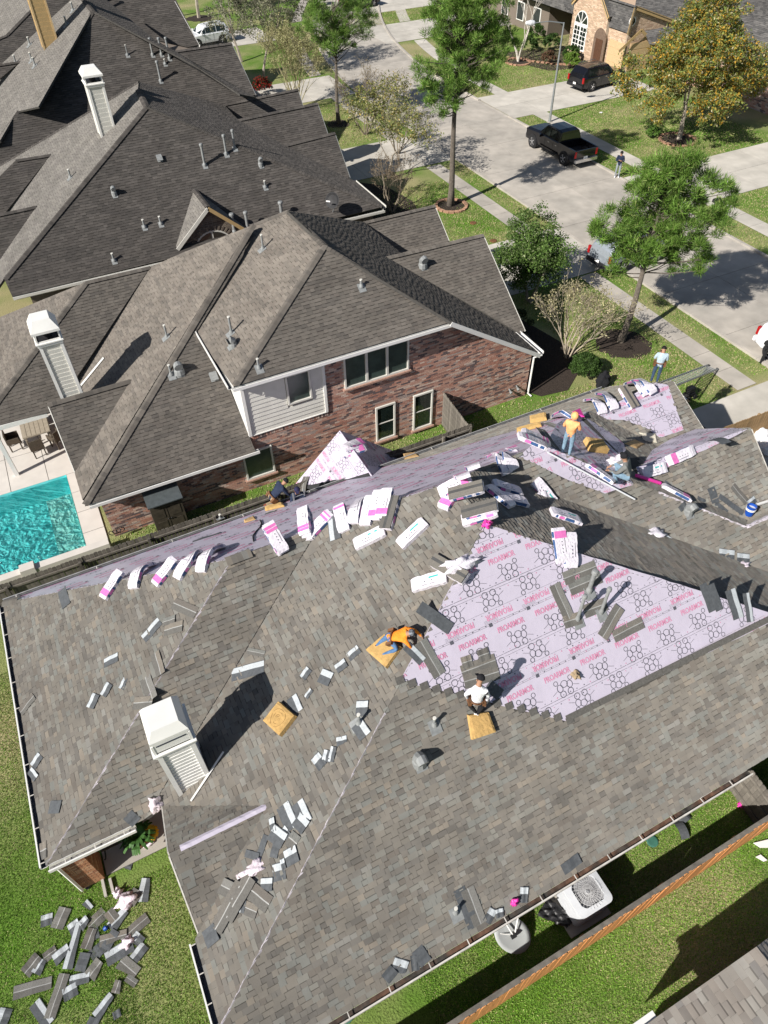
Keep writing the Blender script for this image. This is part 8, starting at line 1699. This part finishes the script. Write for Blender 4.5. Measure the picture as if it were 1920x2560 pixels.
# --- porch corner: slab, column, plants, chair, kerb pieces
pc = [G(*q_, .0) for q_ in ((268, 2192), (420, 2105), (400, 2030), (210, 2140))]
R_ = [[(-4.3, 8.65), (-2.2, 8.65), (-2.2, 12), (-4.3, 12)]]; slab_set('porch_slab', R_, .06, m_concp)
col = HM; x0, x1, y0, y1 = -4.95, -4.35, 8.62, 9.3
k = MB(); k.box(((x0 + x1) / 2, (y0 + y1) / 2, 1.3), x1 - x0, y1 - y0, 2.5); cb = k.build('brick_column', m_mortar, HM); tb2 = Tiler('brick', m_brick, [(.36, .17, .09), (.42, .22, .12), (.30, .14, .08), (.46, .28, .17)], rowh=.077, widths=(.21,), thick=.01, brick=True, band=False)
for P_ in ([(x0, y0, .05), (x1, y0, .05), (x1, y0, 2.5), (x0, y0, 2.5)], [(x0, y1, .05), (x0, y0, .05), (x0, y0, 2.5), (x0, y1, 2.5)], [(x1, y0, .05), (x1, y1, .05), (x1, y1, 2.5), (x1, y0, 2.5)]): tb2.face([np.array(p, float) for p in P_], seed=int(abs(P_[0][0] * 10)))
tb2.finish(cb, 120)
k = MB(); k.tube([(x0 + .02, y0 - .06, 2.35), (x0 + .02, y0 - .06, .1)], .045, 4); k.build('downspout', m_white, HM)
for (a, b, l) in (((235, 2225), (248, 2240), 0), ((440, 470), (460, 555), 1), ((478, 480), (490, 540), 2)):
    pass
for i, (a, b) in enumerate((((442, 480), (458, 556)), ((475, 478), (490, 538)), ((340, 490), (388, 462)), ((345, 512), (372, 500)))):
    A_, B_ = G(*T(7, *a), .04), G(*T(7, *b), .04); d = nrm(B_ - A_); s_ = nrm(np.cross(d, (0, 0, 1))); k = MB(); k.box((A_ + B_) / 2, np.linalg.norm(B_ - A_), .07, .08, (d, s_, np.cross(d, s_))); tag(k.build('splash_block', m_concp), ['left rail of the pale splash block at the column foot', 'right rail of the pale splash block at the column foot', 'upper pale edging strip left of the column', 'lower pale edging strip left of the column'][i], 'edging')
pp = G(345, 2095, .5); pt_ = thing('potted_fern', 'dark green leafy plant in a pot on the porch under the roof edge', 'plant', (pp[0], pp[1], .06)); k = MB(); k.lathe((pp[0], pp[1], .06), [(.13, 0), (.18, .3), (.2, .32)], 12); k.build('pot', m_leather, pt_)
def frond(t, c, n, L, m, seed, up=.9):
    R = random.Random(seed)
    for i in range(n):
        a = 2 * math.pi * i / n + R.uniform(-.2, .2); k = MB(); d = np.array([math.cos(a), math.sin(a), 0]); s_ = np.array([-d[1], d[0], 0]); pts = [c + d * L * f + (0, 0, up * L * math.sin(f * 2.4) * .7) for f in (0, .25, .5, .75, 1)]; V = []
        for j, p in enumerate(pts): w_ = .055 * math.sin(math.pi * (j + .6) / 5.2); V += [p - s_ * w_, p + s_ * w_ + (0, 0, .01)]
        k.add(V, [(2 * j, 2 * j + 1, 2 * j + 3, 2 * j + 2) for j in range(4)]); k.build('leaf', m, t)
frond(pt_, np.array([pp[0], pp[1], .4]), 26, .5, m_fern, 1); frond(pt_, np.array([pp[0], pp[1], .55]), 16, .34, m_fern, 2)
yp_ = G(375, 2083, .3); yt = thing('yellow_plant', 'bright yellow feathery plant beside the fern on the porch', 'plant', (yp_[0], yp_[1], .06)); frond(yt, np.array([yp_[0], yp_[1], .15]), 22, .24, m_yellow, 3, 1.2)
q_ = G(372, 2110, .08); lump('pink_toy', 'small pink and blue item lying on the porch floor', 'toy', q_, .15, .07, .05, m_pw, 70)
ch = thing('rocking_chair', 'dark metal chair with curved base in the shade of the porch', 'chair', G(285, 2115, .06)); cc = G(285, 2110, .1)
for s_ in (-.25, .25):
    k = MB(); k.tube([cc + (s_, .42 * math.cos(a), .06 + .25 * (1 + math.sin(a))) for a in [math.pi * (1.05 + .9 * i / 10) for i in range(11)]], .022, 6); k.build('rocker', m_blackpl, ch)
k = MB(); k.box(cc + (0, 0, .42), .55, .5, .04); k.build('seat', m_rattan, ch); k = MB(); k.box(cc + (0, .26, .72), .55, .04, .6); k.build('backrest', m_rattan, ch)
# --- patio table and chairs next door
tc_ = G(*T(3, 150, 740), .75); tb_ = thing('patio_table', 'square weathered wooden table under the patio roof next door', 'table', (tc_[0], tc_[1], .06)); k = MB(); k.box((tc_[0], tc_[1], .74), 1.15, 1.15, .05); k.build('tabletop', m_tabletop, tb_)
for i in range(6): k = MB(); k.box((tc_[0] - .48 + .19 * i, tc_[1], .77), .17, 1.1, .012); k.build('plank', m_tabletop, tb_)
for sx in (-1, 1):
    for sy in (-1, 1): k = MB(); k.box((tc_[0] + sx * .48, tc_[1] + sy * .48, .39), .08, .08, .66); k.build('leg', m_tabletop, tb_)
def chair(label, x, y, yaw):
    t = thing('patio_chair', label, 'chair', (x, y, .06), 'rattan chairs round the patio table'); g = LB((x, y, .06), yaw); g.box((0, 0, .42), .5, .5, .07); g.build('seat', m_rattan, t); g = LB((x, y, .06), yaw); g.box((0, -.25, .68), .52, .05, .5); g.build('backrest', m_rattan, t)
    for sx in (-1, 1): g = LB((x, y, .06), yaw); g.box((sx * .26, 0, .55), .05, .5, .25); g.build('armrest', m_rattan, t)
    for sx in (-1, 1):
        for sy in (-1, 1): g = LB((x, y, .06), yaw); g.box((sx * .22, sy * .22, .2), .05, .05, .4); g.build('leg', m_rattan, t)
chair('dark rattan chair nearest the pool at the patio table', tc_[0] - .15, tc_[1] - 1.0, 0.1); chair('dark rattan chair at the left side of the patio table', tc_[0] - 1.0, tc_[1] - .1, -math.pi / 2); chair('dark rattan chair on the street side of the patio table', tc_[0] + .7, tc_[1] - .8, .6); chair('dark rattan chair on the far side of the patio table', tc_[0] - .2, tc_[1] + 1.0, math.pi)
k = MB(); b_ = np.array([-1.55, 20.7, .5]); k.tube([b_ + (0.02 * i, -.12, .12 * math.sin(i * .9)) + np.array([.12 * math.cos(i * .9), 0, .0]) for i in range(24)], .018, 5); tag(k.build('garden_hose', m_rope), 'coiled dark hose hanging on the brick corner by the pool', 'hose')
